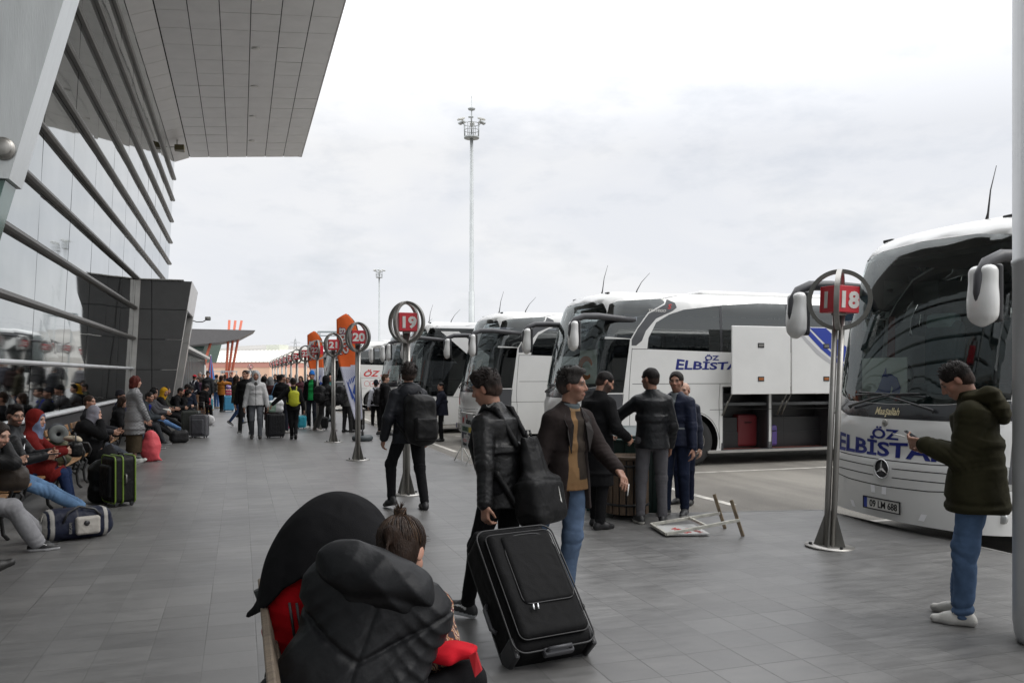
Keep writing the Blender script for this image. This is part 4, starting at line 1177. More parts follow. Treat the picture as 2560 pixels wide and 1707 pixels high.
# --- nearest coach, nose on
b18 = coach('nearest white coach, nose on behind the parka, with a horse card in its windscreen', (6.86, 7.52), interior=True)
def front_text(bus, s, size, v, m, **k):
    t0 = k.pop('t0', 0.0); me = text_mesh(s, size, 0.0008, **k)
    return add_mesh('lettering', on_skin(me, t0, v, 0.002, flip=True), m, bus)
front_text(b18, 'ÖZ', 0.155, 1.195, M['navy'], sx=1.75, bold=0.004)
# letters grow towards the ends of the word
def elb(bus, t0, v0, size, sgn, side=False, grow=0.35, sxx=1.45):
    me = text_mesh('ELBİSTAN', size, 0.0008, bold=0.006, sx=sxx)
    n = len(me.vertices); hw = max(abs(v.co.x) for v in me.vertices)
    def f(x, y, z):
        u = x / hw
        yy = y * (1 + grow * abs(u) ** 1.6) + 0.02 * 0 
        return S(t0 + sgn * x, v0 + yy - 0.03 * (abs(u) ** 1.6) * grow * 0, 0.003 + z)
    return add_mesh('lettering', map_mesh(me, f), M['navy'], bus)
elb(b18, 0.0, 1.005, 0.215, -1, sxx=1.9, grow=0.42)
front_text(b18, 'Maaşallah', 0.115, 1.465, M['cream_letter'], shear=0.35, sx=0.8, bold=0.002)
plate_part(b18, '09 LM 688', 0.0, 0.40)
MB().lathe([(0, -.02), (.03, -.018), (.042, -.006), (.045, 0.004), (0, .004)], S(0, 1.375, 0.0), 18, 'X').build('badge', M['steel'], b18)
def tape(t0, v0, t1, v1, wd):
    n = 5; q = MB()
    for i in range(n):
        a, b = i / n, (i + 1) / n
        p = lambda u, s_: S(t0 + (t1 - t0) * u + s_, v0 + (v1 - v0) * u, 0.003)
        q.bm.faces.new([q.bm.verts.new(p(a, -wd / 2)), q.bm.verts.new(p(a, wd / 2)), q.bm.verts.new(p(b, wd / 2)), q.bm.verts.new(p(b, -wd / 2))])
    q.build('reflective_tape', M['reflective'], b18)
tape(1.09, 0.64, 0.98, 0.36, 0.045); tape(-1.09, 0.62, -0.98, 0.36, 0.06)
tape(0.55, 0.43, 0.51, 0.355, 0.07); tape(-0.55, 0.43, -0.51, 0.355, 0.07)
tape(0.15, 0.66, 0.14, 0.575, 0.065); tape(-0.03, 0.66, -0.025, 0.575, 0.065)
# card with a horse's head, a pennant and a route board behind the glass
card = MB().box((0.62, 0.66, 1.86), (0.012, 0.74, 0.52)).build('windscreen_card', flat('card_white', (0.75, 0.76, 0.72), 0.5), b18)
horse = [(0.0, 0.0), (0.36, 0.0), (0.40, 0.14), (0.34, 0.26), (0.24, 0.31), (0.17, 0.31), (0.16, 0.38), (0.13, 0.32), (0.11, 0.29), (0.08, 0.22), (0.03, 0.12), (-0.04, 0.06), (-0.05, 0.02), (-0.02, -0.005)]
MB().prism([(0.66 + 0.12 - x, 1.615 + y) for x, y in horse], 0.604, 0.612, 'YZ').build('horse_head', M['blue_stripe'], card)
MB().prism([(0.66 + 0.10, 1.80), (0.66 + 0.065, 1.81), (0.66 + 0.075, 1.79)], 0.600, 0.603, 'YZ').prism([(0.66 - .13, 1.66), (0.66 - .16, 1.75), (.66 - .145, 1.78), (.66 - .14, 1.75), (.66 - .115, 1.68)], 0.600, 0.603, 'YZ').build('horse_line', flat('card_white', (0.75, 0.76, 0.72), 0.5), card)
MB().prism([(0.53, 2.62), (0.62, 2.62), (0.66, 2.14), (0.53, 2.10)], 0.66, 0.668, 'YZ').build('pennant', flat('pennant_red', (0.16, 0.05, 0.05), 0.8), b18)
MB().box((0.56, 1.05, 2.75), (0.03, 0.5, 0.3)).build('screen', flat('screen_blue', (0.03, 0.07, 0.12), 0.15), b18)

# --- second coach, side on with both luggage flaps up
b19 = coach('white coach side-on with blue lettering, two luggage flaps raised and its holds open', (6.32, 16.47), interior=True, bays=True)
def side_text(bus, s, size, x, v, m, sg=-1, **k):
    me = text_mesh(s, size, 0.0008, align='LEFT', **k)
    def f(a, b, c):
        return S(side_t(x + a, v + b, sg), v + b, 0.002 + c)
    return add_mesh('lettering', map_mesh(me, f), m, bus)
side_text(b19, 'ÖZ', 0.135, 2.93, 2.215, M['navy'], sx=1.7, bold=0.004)
me = text_mesh('ELBİSTAN', 0.205, 0.0008, bold=0.006, align='LEFT', sx=2.0)
hw = max(v.co.x for v in me.vertices) / 2
add_mesh('lettering', map_mesh(me, lambda a, b, c: S(side_t(2.22 + a, 2.0, -1), 2.02 + b * (1 + .5 * abs(a / hw - 1) ** 1.6), .002 + c)), M['navy'], b19)
side_text(b19, 'TRAVEGO', 0.075, 1.62, 3.20, M['white_letter'], shear=0.3, sx=1.2, bold=0.001).rotation_euler = (0, 0, 0)
side_text(b19, 'S', 0.14, 2.07, 3.27, M['red_letter'], shear=0.3, sx=1.2, bold=0.003)
YS = -WD
for (xa, xb) in ((3.30, 4.74), (4.76, 6.26)):
    f_ = MB().box(((xa + xb) / 2, YS - 0.42, 2.21), (xb - xa - 0.01, 0.045, 1.42), bev=0.012).build('luggage_flap', M['bus_white'], b19)
    for zz in (2.52, 1.82):
        xl = (xa + xb) / 2 - 0.02 + (0.15 if xa > 4 else 0)
        MB().box((xl, YS - 0.447, zz), (0.15, 0.012, 0.10), bev=0.004).build('latch', M['black_plastic'], f_)
        MB().box((xl, YS - 0.455, zz + 0.0), (0.115, 0.006, 0.05)).build('latch_plate', M['dull_steel'] if zz > 2 else flat('amber_marker', (0.32, 0.10, 0.02), 0.3), f_)
    for xs_ in (xa + 0.04, xb - 0.05):
        MB().tube([(xs_, YS - 0.03, 1.05), (xs_ + .06, YS - 0.38, 1.62)], 0.014, 6).tube([(xs_, YS - 0.03, 1.05), (xs_ + .03, YS - 0.2, 1.35)], 0.022, 6).build('gas_strut', M['dull_steel'], f_)
    if xa > 4:
        yy = YS - 0.4435
        def st_(nm, pl, m, k): MB().prism(pl, yy - 0.002 - k * .001, yy + 0.0, 'XZ').build(nm, m, f_)
        st_('stripe', [(4.84, 2.91), (4.99, 2.91), (5.42, 2.50), (5.95, 2.09), (6.28, 1.90), (6.28, 2.0), (6.0, 2.16), (5.5, 2.56), (5.15, 2.91)][:0] or [(4.86, 2.91), (4.99, 2.91), (5.5, 2.46), (6.0, 2.10), (6.285, 1.94), (6.285, 2.02), (5.98, 2.19), (5.5, 2.54), (5.08, 2.91), (4.99, 2.91)][0:2] + [(5.5, 2.46), (6.0, 2.10), (6.285, 1.94), (6.285, 2.03), (6.0, 2.20), (5.5, 2.60), (5.14, 2.91)], M['blue_stripe'], 1)
        st_('stripe', [(5.20, 2.91), (5.62, 2.91), (6.0, 2.62), (6.285, 2.42), (6.285, 2.07), (6.0, 2.25), (5.5, 2.66)], M['blue_stripe'], 1)
        st_('stripe', [(4.83, 2.87), (4.83, 2.91), (4.855, 2.91), (5.45, 2.42), (6.0, 2.06), (6.285, 1.92), (6.285, 1.84), (5.95, 2.0), (5.4, 2.34)], M['grey_stripe'], 0)
# holds
q = MB()
for (xa, xb) in ((3.36, 4.51), (4.57, 6.16)):
    q.box(((xa + xb) / 2, YS + 0.78, 0.29), (xb - xa, 1.5, 0.03))
q.build('hold_floor', M['bayfloor'], b19)
q = MB()
for (xa, xb) in ((3.36, 4.51), (4.57, 6.16)):
    q.box(((xa + xb) / 2, YS + 0.03, 0.295), (xb - xa, 0.05, 0.06))
    for xx in (xa, xb): q.box((xx, YS + .05, .98), (0.05, 0.09, 1.36))
    q.box((xa - 0.02, YS + .8, .98), (0.02, 1.5, 1.36))
q.box((4.75, YS + .8, 1.68), (2.9, 1.55, 0.03)).box((6.2, YS + .8, .98), (0.02, 1.5, 1.36))
q.build('hold_frame', M['dark_plastic'], b19)
MB().box((7.0, YS - 0.0, 0.285), (8.0, 0.03, 0.05)).build('sill_trim', M['alu'], b19)
for (x_, y_, sz, c_, lb) in ((4.25, YS + .55, (0.5, .3, .7), (0.16, 0.02, 0.025), 'dark red case standing in the open hold of the side-on coach'), (4.85, YS + .5, (.28, .3, .46), (0.12, 0.08, 0.30), 'small violet case just inside the open hold'), (3.75, YS + .9, (.6, .35, .5), (0.03, 0.03, 0.05), 'dark case deep in the open hold, beside the red one')):
    t_ = thing('suitcase', lb, 'suitcase', (6.32 + x_, 16.47 + y_, RZ + 0.305), 0, 'cases in the coach hold')
    MB().box((0, 0, sz[2] / 2 + .03), sz, bev=0.05).build('shell', mat('case_col', c_, 0.4), t_)
    MB().tube([(-.08, -sz[1] / 2, sz[2] * .8), (-.08, -sz[1] / 2 - .03, sz[2] * .8), (.08, -sz[1] / 2 - .03, sz[2] * .8), (.08, -sz[1] / 2, sz[2] * .8)], .01, 6).build('handle', M['black_plastic'], t_)
# sheet with an orange emblem inside the windscreen
sh = MB().prism([(-1.05, 1.72), (-0.18, 1.72), (-0.18, 2.42), (-1.05, 2.42)], 0.56, 0.568, 'YZ').build('windscreen_card', flat('card_white', (0.75, 0.76, 0.72), 0.5), b19)
q = MB()
pl = [(0.38 * math.cos(a), 0.25 * math.sin(a)) for a in np.linspace(0.35, 2 * PI - 0.9, 26)] + [(0.25 * math.cos(a) + .06, 0.15 * math.sin(a) - .01) for a in np.linspace(2 * PI - 0.9, 0.35, 22)]
q.prism([(-0.5 + 0 - x, 2.05 + y) for x, y in pl], 0.55, 0.558, 'YZ').build('orange_loop', flat('orange_print', (0.62, 0.16, 0.03), 0.5), sh)

# --- third coach, red script on its front
b20 = coach('white coach with red script on its front, behind the man in the black leather jacket', (5.9, 22.4), interior=False)
front_text(b20, 'Süha', 0.40, 1.06, M['red_letter'], t0=0.72, shear=0.22, sx=0.85, bold=0.008)
plate_part(b20, 'EX', 0.4, 0.40)
q = MB()
for i, c_ in enumerate((1.72, 1.86, 2.0, 2.14)): q.box((0.50 + i * .01, 0.75, c_), (0.01, 0.24, 0.12))
q.build('windscreen_card', flat('card_mixed', (0.55, 0.30, 0.24), 0.6), b20)
b21 = coach('black and white coach with a pale diagonal band over its dark side glass', (5.0, 27.3), style='diagonal')
b22 = coach('white coach with a grey lower front, partly hidden by the boy at the kerb', (5.1, 31.9), style='silver')
q = MB()
for i, (a, b) in enumerate(((-1.1, -.4), (-.38, .38), (.4, 1.1))):
    q.bm.faces.new([q.bm.verts.new(S(t, v, 0.006)) for t, v in ((a, 0.7), (b, 0.7), (b, 1.40), (a, 1.40))][::-1])
q.build('nose_panel', M['bus_silver'], b22)
b23 = coach('white coach with red slanted lettering on its side, behind the orange banner', (4.05, 44.75))
side_text(b23, 'ÖZ Sİ', 0.42, 2.02, 1.80, M['red_letter'], shear=0.35, sx=1.25, bold=0.012)
side_text(b23, '444 58 38', 0.17, 2.5, 1.36, M['red_letter'], sx=1.1, bold=0.003)
sx_ = lambda x, v: (side_t(x, v, -1), v)
seam(b23, [[sx_(2.42, 1.28), sx_(3.7, 1.28), sx_(3.7, 1.55), sx_(2.42, 1.55), sx_(2.42, 1.28)], [(side_t(2.25 + .14 * math.cos(a), 1.42 + .14 * math.sin(a), -1), 1.42 + .14 * math.sin(a)) for a in np.linspace(0, 2 * PI, 16)]], 'outline', 0.02, M['red_letter'], 0.003)
b24 = coach('dark-fronted coach farthest along the row, beyond the orange banners', (4.6, 57.5), style='diagonal')
# ================================================================== people
def rotx(a): c, s = math.cos(a), math.sin(a); return np.array([[1, 0, 0], [0, c, -s], [0, s, c]])
def roty(a): c, s = math.cos(a), math.sin(a); return np.array([[c, 0, s], [0, 1, 0], [-s, 0, c]])
def rotz(a): c, s = math.cos(a), math.sin(a); return np.array([[c, -s, 0], [s, c, 0], [0, 0, 1]])

def ik(root, target, la, lb, pole):
    root, target = np.asarray(root, float), np.asarray(target, float)
    v = target - root; d = np.linalg.norm(v)
    d = min(max(d, abs(la - lb) + 0.01), (la + lb) * 0.9985)
    u = nrm(v); target = root + u * d
    x = (la * la - lb * lb + d * d) / (2 * d)
    y = math.sqrt(max(la * la - x * x, 0))
    pl = np.asarray(pole, float); pl = pl - u * (pl @ u)
    pl = nrm(pl)
    return root + u * x + pl * y, target

SKIN = (0.42, 0.24, 0.165)
SKINS = [(0.34, 0.185, 0.125), (0.29, 0.15, 0.10), (0.40, 0.235, 0.17), (0.32, 0.17, 0.115)]

class Body:
    """joint positions of one posed person, all in metres, facing +y"""
    def __init__(s, H=1.75, hip=(0, 0, 0.955), lean=0, side=0, twist=0, hunch=0, pelvis_yaw=0, feet=None, hands=None, knees=None,
                 elbows=None, head=(0, 0, 0), wide=1.0, curl=(0.45, 0.45), palm=(None, None), shrug=0.0, neck=0.0):
        q = H / 1.75; s.q = q; s.H = H; s.wide = wide
        s.hip = A3(*hip) * q
        s.RP = rotz(R(pelvis_yaw))
        up1 = s.RP @ rotx(R(-lean)) @ roty(R(side)) @ A3(0, 0, 1)
        up2 = s.RP @ rotx(R(-lean - hunch)) @ roty(R(side)) @ A3(0, 0, 1)
        s.up1, s.up2 = up1, up2
        s.mid = s.hip + up1 * 0.245 * q
        s.neckb = s.mid + up2 * 0.25 * q
        s.RC = s.RP @ rotx(R(-lean - hunch)) @ roty(R(side)) @ rotz(R(twist))
        s.right, s.fwd = s.RC[:, 0], s.RC[:, 1]
        s.sh = [s.neckb - up2 * (0.072 - shrug) * q + s.right * sg * 0.160 * q * wide for sg in (-1, 1)]
        s.hj = [s.hip + s.RP @ A3(sg * 0.092, 0, -0.02) * q for sg in (-1, 1)]
        yaw, pit, rol = head
        s.RH = rotz(R(yaw)) @ rotx(R(-pit)) @ roty(R(rol))
        hup = nrm(0.65 * (s.RH[:, 2]) + 0.35 * up2)
        s.hc = s.neckb + up2 * 0.055 * q + hup * 0.125 * q + s.RH[:, 1] * (0.022 + neck) * q
        feet = feet or ((-0.1, 0.0, 0, 8, 0), (0.1, 0.0, 0, -8, 0))
        s.ank, s.kn, s.foot = [], [], []
        for i in (0, 1):
            fx, fy, fz, fyaw, fp = (list(feet[i]) + [0, 0, 0])[:5]
            FR = rotz(R(fyaw)) @ rotx(R(fp))
            sole = A3(fx, fy, fz) * q
            an = sole + FR @ A3(0, 0, 0.085) * q
            pole = (knees[i] if knees else None)
            if pole is None: pole = FR @ A3(0, 1, 0.15)
            k, an = ik(s.hj[i], an, 0.430 * q, 0.420 * q, pole)
            s.kn.append(k); s.ank.append(an); s.foot.append((an - FR @ A3(0, 0, 0.085) * q, FR))
        hands = hands or ((-0.27, 0.04, 0.80), (0.27, 0.04, 0.80))
        s.el, s.wr = [], []
        for i in (0, 1):
            sg = (-1, 1)[i]
            pole = (elbows[i] if elbows and elbows[i] is not None else s.RC @ A3(sg * 0.6, -1, -0.3))
            e, w = ik(s.sh[i], A3(*hands[i]) * q, 0.295 * q, 0.262 * q, pole)
            s.el.append(e); s.wr.append(w)
        s.curl = curl; s.palm = palm
        s.handdir = [None, None]

    # ---------------------------------------------------------------- flesh
    def head_prims(s, fem=False):
        q, c, RH = s.q, s.hc, s.RH
        P = lambda x, y, z: c + RH @ A3(x, y, z) * q
        RT = RH.T
        pr = [ell(P(0, -0.012, 0.032), A3(0.074, 0.094, 0.086) * q, RT),
              ell(P(0, 0.026, -0.035), A3(0.060, 0.066, 0.072) * q, RT, 0.03),
              ell(P(0, 0.048, -0.085), A3(0.036, 0.036, 0.030) * q, RT, 0.03),
              cap(P(0, 0.086, 0.018), P(0, 0.108, -0.022), 0.0085 * q, 0.0125 * q, 0.014),
              cap(P(-0.013, 0.094, -0.028), P(0.013, 0.094, -0.028), 0.009 * q, None, 0.012),
              cap(P(-0.036, 0.074, 0.030), P(0.036, 0.074, 0.030), 0.015 * q, None, 0.02),
              cap(P(-0.018, 0.088, -0.060), P(0.018, 0.088, -0.060), 0.0085 * q, None, 0.012),
              ell(P(-0.047, 0.055, -0.022), A3(0.018, 0.022, 0.018) * q, RT, 0.025),
              ell(P(0.047, 0.055, -0.022), A3(0.018, 0.022, 0.018) * q, RT, 0.025)]
        for sg in (-1, 1):
            E = RH @ rotz(R(sg * -22)) @ rotx(R(-8))
            pr.append(ell(P(sg * 0.077, -0.008, -0.004), A3(0.010, 0.020, 0.032) * q, E.T, 0.008))
        nb = s.neckb - s.up2 * 0.03 * q
        pr.append(cap(nb, P(0, -0.020, -0.055), (0.052 if fem else 0.058) * q, (0.047 if fem else 0.054) * q, 0.03))
        sub = [(ell(P(sg * 0.031, 0.098, 0.010), A3(0.019, 0.016, 0.0115) * q, RT), 0.012) for sg in (-1, 1)]
        return pr, sub

    def hand_prims(s, i, fr=0.0085):
        q, w = s.q, s.wr[i]
        sg = (-1, 1)[i]
        d = s.handdir[i]
        if d is None: d = nrm(nrm(w - s.el[i]) + A3(0, 0, -0.25))
        n = s.palm[i]
        n = A3(-sg, 0.1, 0) if n is None else A3(*n)
        n = nrm(n - d * (n @ d))
        t = np.cross(n, d) * sg          # thumb side
        if s.palm[i] is None and t[1] < 0: t = -t
        c = s.curl[i]
        pr = [rbx(w + d * 0.052 * q, A3(0.040, 0.050, 0.014) * q, 0.013 * q, np.stack([t, d, n]), 0.015),
              cap(w - d * 0.02 * q, w + d * 0.02 * q, 0.027 * q, 0.026 * q, 0.02)]
        for j, (off, ln) in enumerate([(0.030, 0.078), (0.010, 0.086), (-0.011, 0.080), (-0.030, 0.062)]):
            b0 = w + d * 0.094 * q + t * off * q
            a1 = c * 1.0 + 0.06 * j; a2 = c * 2.1 + 0.1 * j
            d1 = d * math.cos(a1) + n * math.sin(a1) + t * off * 1.2
            d2 = d * math.cos(a2) + n * math.sin(a2)
            b1 = b0 + nrm(d1) * ln * 0.52 * q; b2 = b1 + nrm(d2) * ln * 0.5 * q
            pr += [cap(b0, b1, fr * 1.08 * q, fr * q, 0.004), cap(b1, b2, fr * q, fr * 0.85 * q, 0.004)]
        b0 = w + d * 0.03 * q + t * 0.034 * q
        b1 = b0 + nrm(d * 0.7 + t * 0.62 + n * 0.35) * 0.042 * q
        b2 = b1 + nrm(d * 0.85 + t * (0.15 - c * 0.25) + n * (0.25 + c * 0.6)) * 0.036 * q
        pr += [cap(b0, b1, fr * 1.4 * q, fr * 1.15 * q, 0.012), cap(b1, b2, fr * 1.1 * q, fr * 0.9 * q, 0.004)]
        return pr

    def flesh(s, parent, h, skin, hair=(0.02, 0.015, 0.012), fem=False, beard=0.0, bare=0.0, glasses=False, brow=1.0, age=0):
        """the body: one continuous skin from head to ankles"""
        q = s.q
        hp, sub = s.head_prims(fem)
        pr = list(hp)
        pr += [con(s.hip - s.up1 * 0.08 * q, s.mid, (0.125 * q, 0.085 * q), (0.12 * q, 0.085 * q), s.right, 0.03),
               con(s.mid - s.up1 * 0.03 * q, s.neckb - s.up2 * 0.08 * q, (0.12 * q, 0.085 * q), (0.13 * q, 0.085 * q), s.right, 0.03),
               cap(s.sh[0], s.sh[1], 0.045 * q, None, 0.03)]
        for i in (0, 1):
            pr += [cap(s.sh[i], s.el[i], 0.038 * q, 0.034 * q, 0.02), cap(s.el[i], s.wr[i], 0.035 * q, 0.024 * q, 0.02)]
            pr += s.hand_prims(i, max(0.0085, h * 0.95))
            pr += [cap(s.hj[i], s.kn[i], 0.065 * q, 0.045 * q, 0.02), cap(s.kn[i], s.ank[i], 0.045 * q, 0.033 * q, 0.02)]
        c, RH = s.hc, s.RH
        sk = np.array(skin, F32); hr = np.array(hair, F32)
        def paint(V, col):
            l = (V - c) @ RH / q
            x, y, z = np.abs(l[:, 0]), l[:, 1], l[:, 2]
            inh = (np.abs(l).max(1) < 0.16)
            def blend(w, cc):
                w = np.clip(w, 0, 1)[:, None] * inh[:, None]
                col[:] = col * (1 - w) + np.array(cc, F32) * w
            col[:] = sk
            red = np.exp(-((x - 0.045) ** 2 + (z + 0.02) ** 2) / 0.025 ** 2) * (y > 0.03)
            blend(0.35 * red + 0.4 * np.exp(-(x ** 2 + (z + 0.02) ** 2) / 0.016 ** 2) * (y > 0.08), sk * (1.12, 0.78, 0.75))
            blend(0.5 * np.exp(-((x - 0.08) ** 2 + z ** 2) / 0.03 ** 2) * (x > 0.06), sk * (1.1, 0.8, 0.75))
            blend(1.1 * np.exp(-((x / 0.024) ** 4 + ((z + 0.060) / 0.0085) ** 2)) * (y > 0.05), sk * (0.85, 0.52, 0.52))
            blend(1.2 * brow * np.exp(-(((x - 0.033) / 0.020) ** 4 + ((z - 0.032 + (x - 0.033) * 0.12) / 0.0062) ** 2)) * (y > 0.04), hr * 1.3)
            blend(1.3 * np.exp(-(((x - 0.031) / 0.014) ** 4 + ((z - 0.010) / 0.007) ** 2)) * (y > 0.05), (0.16, 0.13, 0.115))
            blend(1.4 * np.exp(-(((x - 0.031) ** 2 + (z - 0.010) ** 2) / 0.0062 ** 2)) * (y > 0.05), (0.012, 0.01, 0.01))
            if beard > 0:
                bz = (z < -0.030 - 0.4 * np.maximum(0, 0.03 - x) + np.maximum(0, x - 0.055) * 2.2) & (z > -0.125) & (y > -0.005) & ~((x < 0.022) & (np.abs(z + 0.060) < 0.009))
                bz2 = (x < 0.030) & (np.abs(z + 0.044) < 0.007) & (y > 0.06)
                blend(beard * (bz | bz2), hr * 1.2)
            if bare < 1:
                pass
        return soft('body', pr, h, M['skin'], skin, parent, paint, k=0.02, subs=sub)

    # ---------------------------------------------------------------- hair and head cover
    def hair(s, parent, h, col, style='short', seed=1, vol=0.0, mat_=None, name='hair'):
        q, c, RH = s.q, s.hc, s.RH
        P = lambda x, y, z: c + RH @ A3(x, y, z) * q
        RT = RH.T; D3 = lambda x, y, z: RH @ A3(x, y, z)
        cuts, subs, amp, k = [], [], 0.0022, 0.02; fade = False
        if style in ('short', 'crop', 'quiff', 'wavy'):
            t = {'short': 0.008, 'crop': 0.003, 'quiff': 0.009, 'wavy': 0.012}[style] + vol
            pr = [ell(P(0, -0.014, 0.034), (A3(0.076, 0.096, 0.088) + t) * q, RT)]
            pr.append(ell(P(0, -0.046, -0.022), A3(0.060 + t, 0.052 + t, 0.062) * q, RT, 0.02))
            if style in ('quiff', 'wavy'):
                pr += [ell(P(0, 0.045, 0.105), A3(0.058, 0.055, 0.030) * q, RT, 0.03), ell(P(0.01, 0.0, 0.118), A3(0.062, 0.07, 0.022) * q, RT, 0.03)]
                amp = 0.005
            subs = [(ell(P(0, 0.120, -0.022), A3(0.076, 0.094, 0.116) * q, RT), 0.010)]
            for sg in (-1, 1):
                subs.append((rbx(P(sg * 0.07, 0.05, -0.045), A3(0.05, 0.052, 0.062) * q, 0.02 * q, RT), 0.01))
                subs.append((ell(P(sg * 0.082, -0.006, -0.012), A3(0.022, 0.024, 0.034) * q, RT), 0.008))
            cuts = [(P(0, -0.06, -0.066), D3(0, 0.45, -1) / np.linalg.norm([0, 0.45, 1]))]; fade = True
        elif style == 'balding':
            pr = [ell(P(0, -0.018, 0.02), A3(0.080, 0.096, 0.078) * q, RT)]
            cuts = [(P(0, -0.03, 0.045), nrm(D3(0, 0.55, 1))), (P(0, 0.0, -0.05), nrm(D3(0, 0.3, -1))), (P(0, 0.035, 0), nrm(D3(0, 1, 0)))]
            subs = [(ell(P(sg * 0.085, 0.0, -0.008), A3(0.02, 0.022, 0.032) * q, RT), 0.006) for sg in (-1, 1)]
        elif style in ('long', 'bob', 'tail'):
            t = 0.014 + vol
            pr = [ell(P(0, -0.014, 0.034), (A3(0.076, 0.096, 0.088) + t) * q, RT)]
            if style == 'bob':
                pr += [ell(P(0, -0.035, -0.035), A3(0.100, 0.085, 0.095) * q, RT, 0.04), ell(P(0, -0.075, -0.10), A3(0.085, 0.05, 0.05) * q, RT, 0.05)]
            elif style == 'long':
                pr += [con(P(0, -0.03, 0.0), s.neckb - s.up2 * 0.16 * q - s.fwd * 0.09 * q, (0.092 * q, 0.075 * q), (0.085 * q, 0.03 * q), RH[:, 0], 0.05)]
            else:
                pr += [ell(P(0, -0.05, -0.03), A3(0.076, 0.066, 0.075) * q, RT, 0.03), ell(P(0.0, -0.128, 0.03), A3(0.026, 0.024, 0.026) * q, RT, 0.02)]
                pr += [cap(P(0, -0.128, 0.03), P(0.012, -0.15, -0.05), 0.017 * q, 0.008 * q, 0.02)]
            subs = [(ell(P(0, 0.118, -0.03), A3(0.058, 0.068, 0.100) * q, RT), 0.01)]
            if style == 'tail':
                subs += [(ell(P(sg * 0.082, -0.004, -0.016), A3(0.020, 0.020, 0.030) * q, RT), 0.008) for sg in (-1, 1)]
                cuts = [(P(0, -0.06, -0.085), nrm(D3(0, 0.3, -1)))]
                amp = 0.0035
            else: amp = 0.007
        elif style == 'beanie':
            pr = [ell(P(0, -0.016, 0.042), A3(0.090, 0.110, 0.100) * q, RT), ell(P(0, -0.03, 0.115), A3(0.06, 0.07, 0.045) * q, RT, 0.05)]
            cuts = [(P(0, 0.075, 0.045), nrm(D3(0, 0.22, -1)))]; amp = 0.003
            pr += [ell(P(0, -0.016, 0.022), A3(0.094, 0.114, 0.05) * q, RT, 0.01)]
        elif style == 'cap':
            pr = [ell(P(0, -0.010, 0.045), A3(0.088, 0.106, 0.094) * q, RT), ell(P(0, 0.125, 0.052), A3(0.070, 0.080, 0.012) * q, (RH @ rotx(R(-10))).T, 0.01)]
            cuts = [(P(0, 0, 0.038), D3(0, 0, -1))]; amp = 0.0
        elif style == 'hijab':
            pr = [ell(P(0, -0.016, 0.022), A3(0.092, 0.112, 0.112) * q, RT), ell(P(0, 0.005, -0.075), A3(0.082, 0.092, 0.075) * q, RT, 0.05),
                  con(s.neckb - s.up2 * 0.10 * q + s.fwd * 0.02 * q, P(0, -0.01, -0.07), (0.16 * q, 0.12 * q), (0.08 * q, 0.085 * q), s.right, 0.06)]
            subs = [(ell(P(0, 0.110, -0.008), A3(0.056, 0.070, 0.084) * q, RT), 0.012)]; amp = 0.005
        elif style == 'hood':
            pr = [ell(P(0, -0.030, 0.022), A3(0.108, 0.122, 0.128) * q, RT), con(s.neckb - s.up2 * 0.03 * q, P(0, -0.015, -0.06), (0.125 * q, 0.11 * q), (0.092 * q, 0.10 * q), s.right, 0.06)]
            subs = [(ell(P(0, 0.125, -0.025), A3(0.072, 0.115, 0.112) * q, RT), 0.012)]; amp = 0.004
        aa = amp * q
        def disp(X):
            return aa * wave(X * F32(1.0), 75 if style not in ('hijab', 'hood', 'beanie') else 32, seed).astype(F32)
        dark = np.array(col, F32)
        def fp(V, cl):      # sides and nape cut shorter, skin showing through
            l = (V - c) @ RH / q
            wt = np.clip((0.012 - l[:, 2]) / 0.07, 0, 0.36)[:, None]
            cl[:] = cl * (1 - wt) + np.array((0.085, 0.052, 0.040), F32) * wt
        o = soft(name, pr, h, mat_ or M['hair'], col, parent, fp if fade else None, k=k, cuts=cuts, subs=subs, disp=disp if amp > 0 else None)
        return o

    # ---------------------------------------------------------------- clothes
    def folds(s, amp, seed, limbs=True, legs=False):
        js = []
        q = s.q
        for i in (0, 1):
            if legs:
                js += [(s.kn[i], nrm(s.ank[i] - s.hj[i]), 0.13), (s.ank[i], nrm(s.ank[i] - s.kn[i]), 0.13), (s.hj[i], nrm(s.kn[i] - s.hj[i]), 0.13)]
            else:
                js += [(s.el[i], nrm(s.wr[i] - s.sh[i]), 0.12), (s.wr[i], nrm(s.wr[i] - s.el[i]), 0.12), (s.sh[i] - s.up2 * 0.06, nrm(A3((-1, 1)[i], 0, 0.8)), 0.10)]
        if not legs: js.append((s.mid - s.up1 * 0.05, s.up1, 0.22))
        js = [(a.astype(F32), b.astype(F32), F32(r * q)) for a, b, r in js]
        def f(X):
            w = wave(X, 13, seed).astype(F32)
            m2 = np.clip(wave(X, 9, seed + 9) * F32(0.9) + F32(0.25), 0, 1).astype(F32)
            out = amp * 0.8 * wave(X, 19, seed + 5).astype(F32)
            for n, (a, b, r) in enumerate(js):
                v = X - a
                e = np.exp(-(v * v).sum(-1) / (r * r))
                z = v @ b
                c1 = np.abs(np.sin(z * F32(PI / 0.085) + 3.6 * w + n)); c2 = np.abs(np.sin(z * F32(PI / 0.050) - 4.5 * w + 2 * n))
                out = out + amp * e * (F32(1.5) * (F32(0.62) - c1) * m2 + F32(1.0) * (F32(0.62) - c2) * (1 - m2))
            return out.astype(F32)
        return f

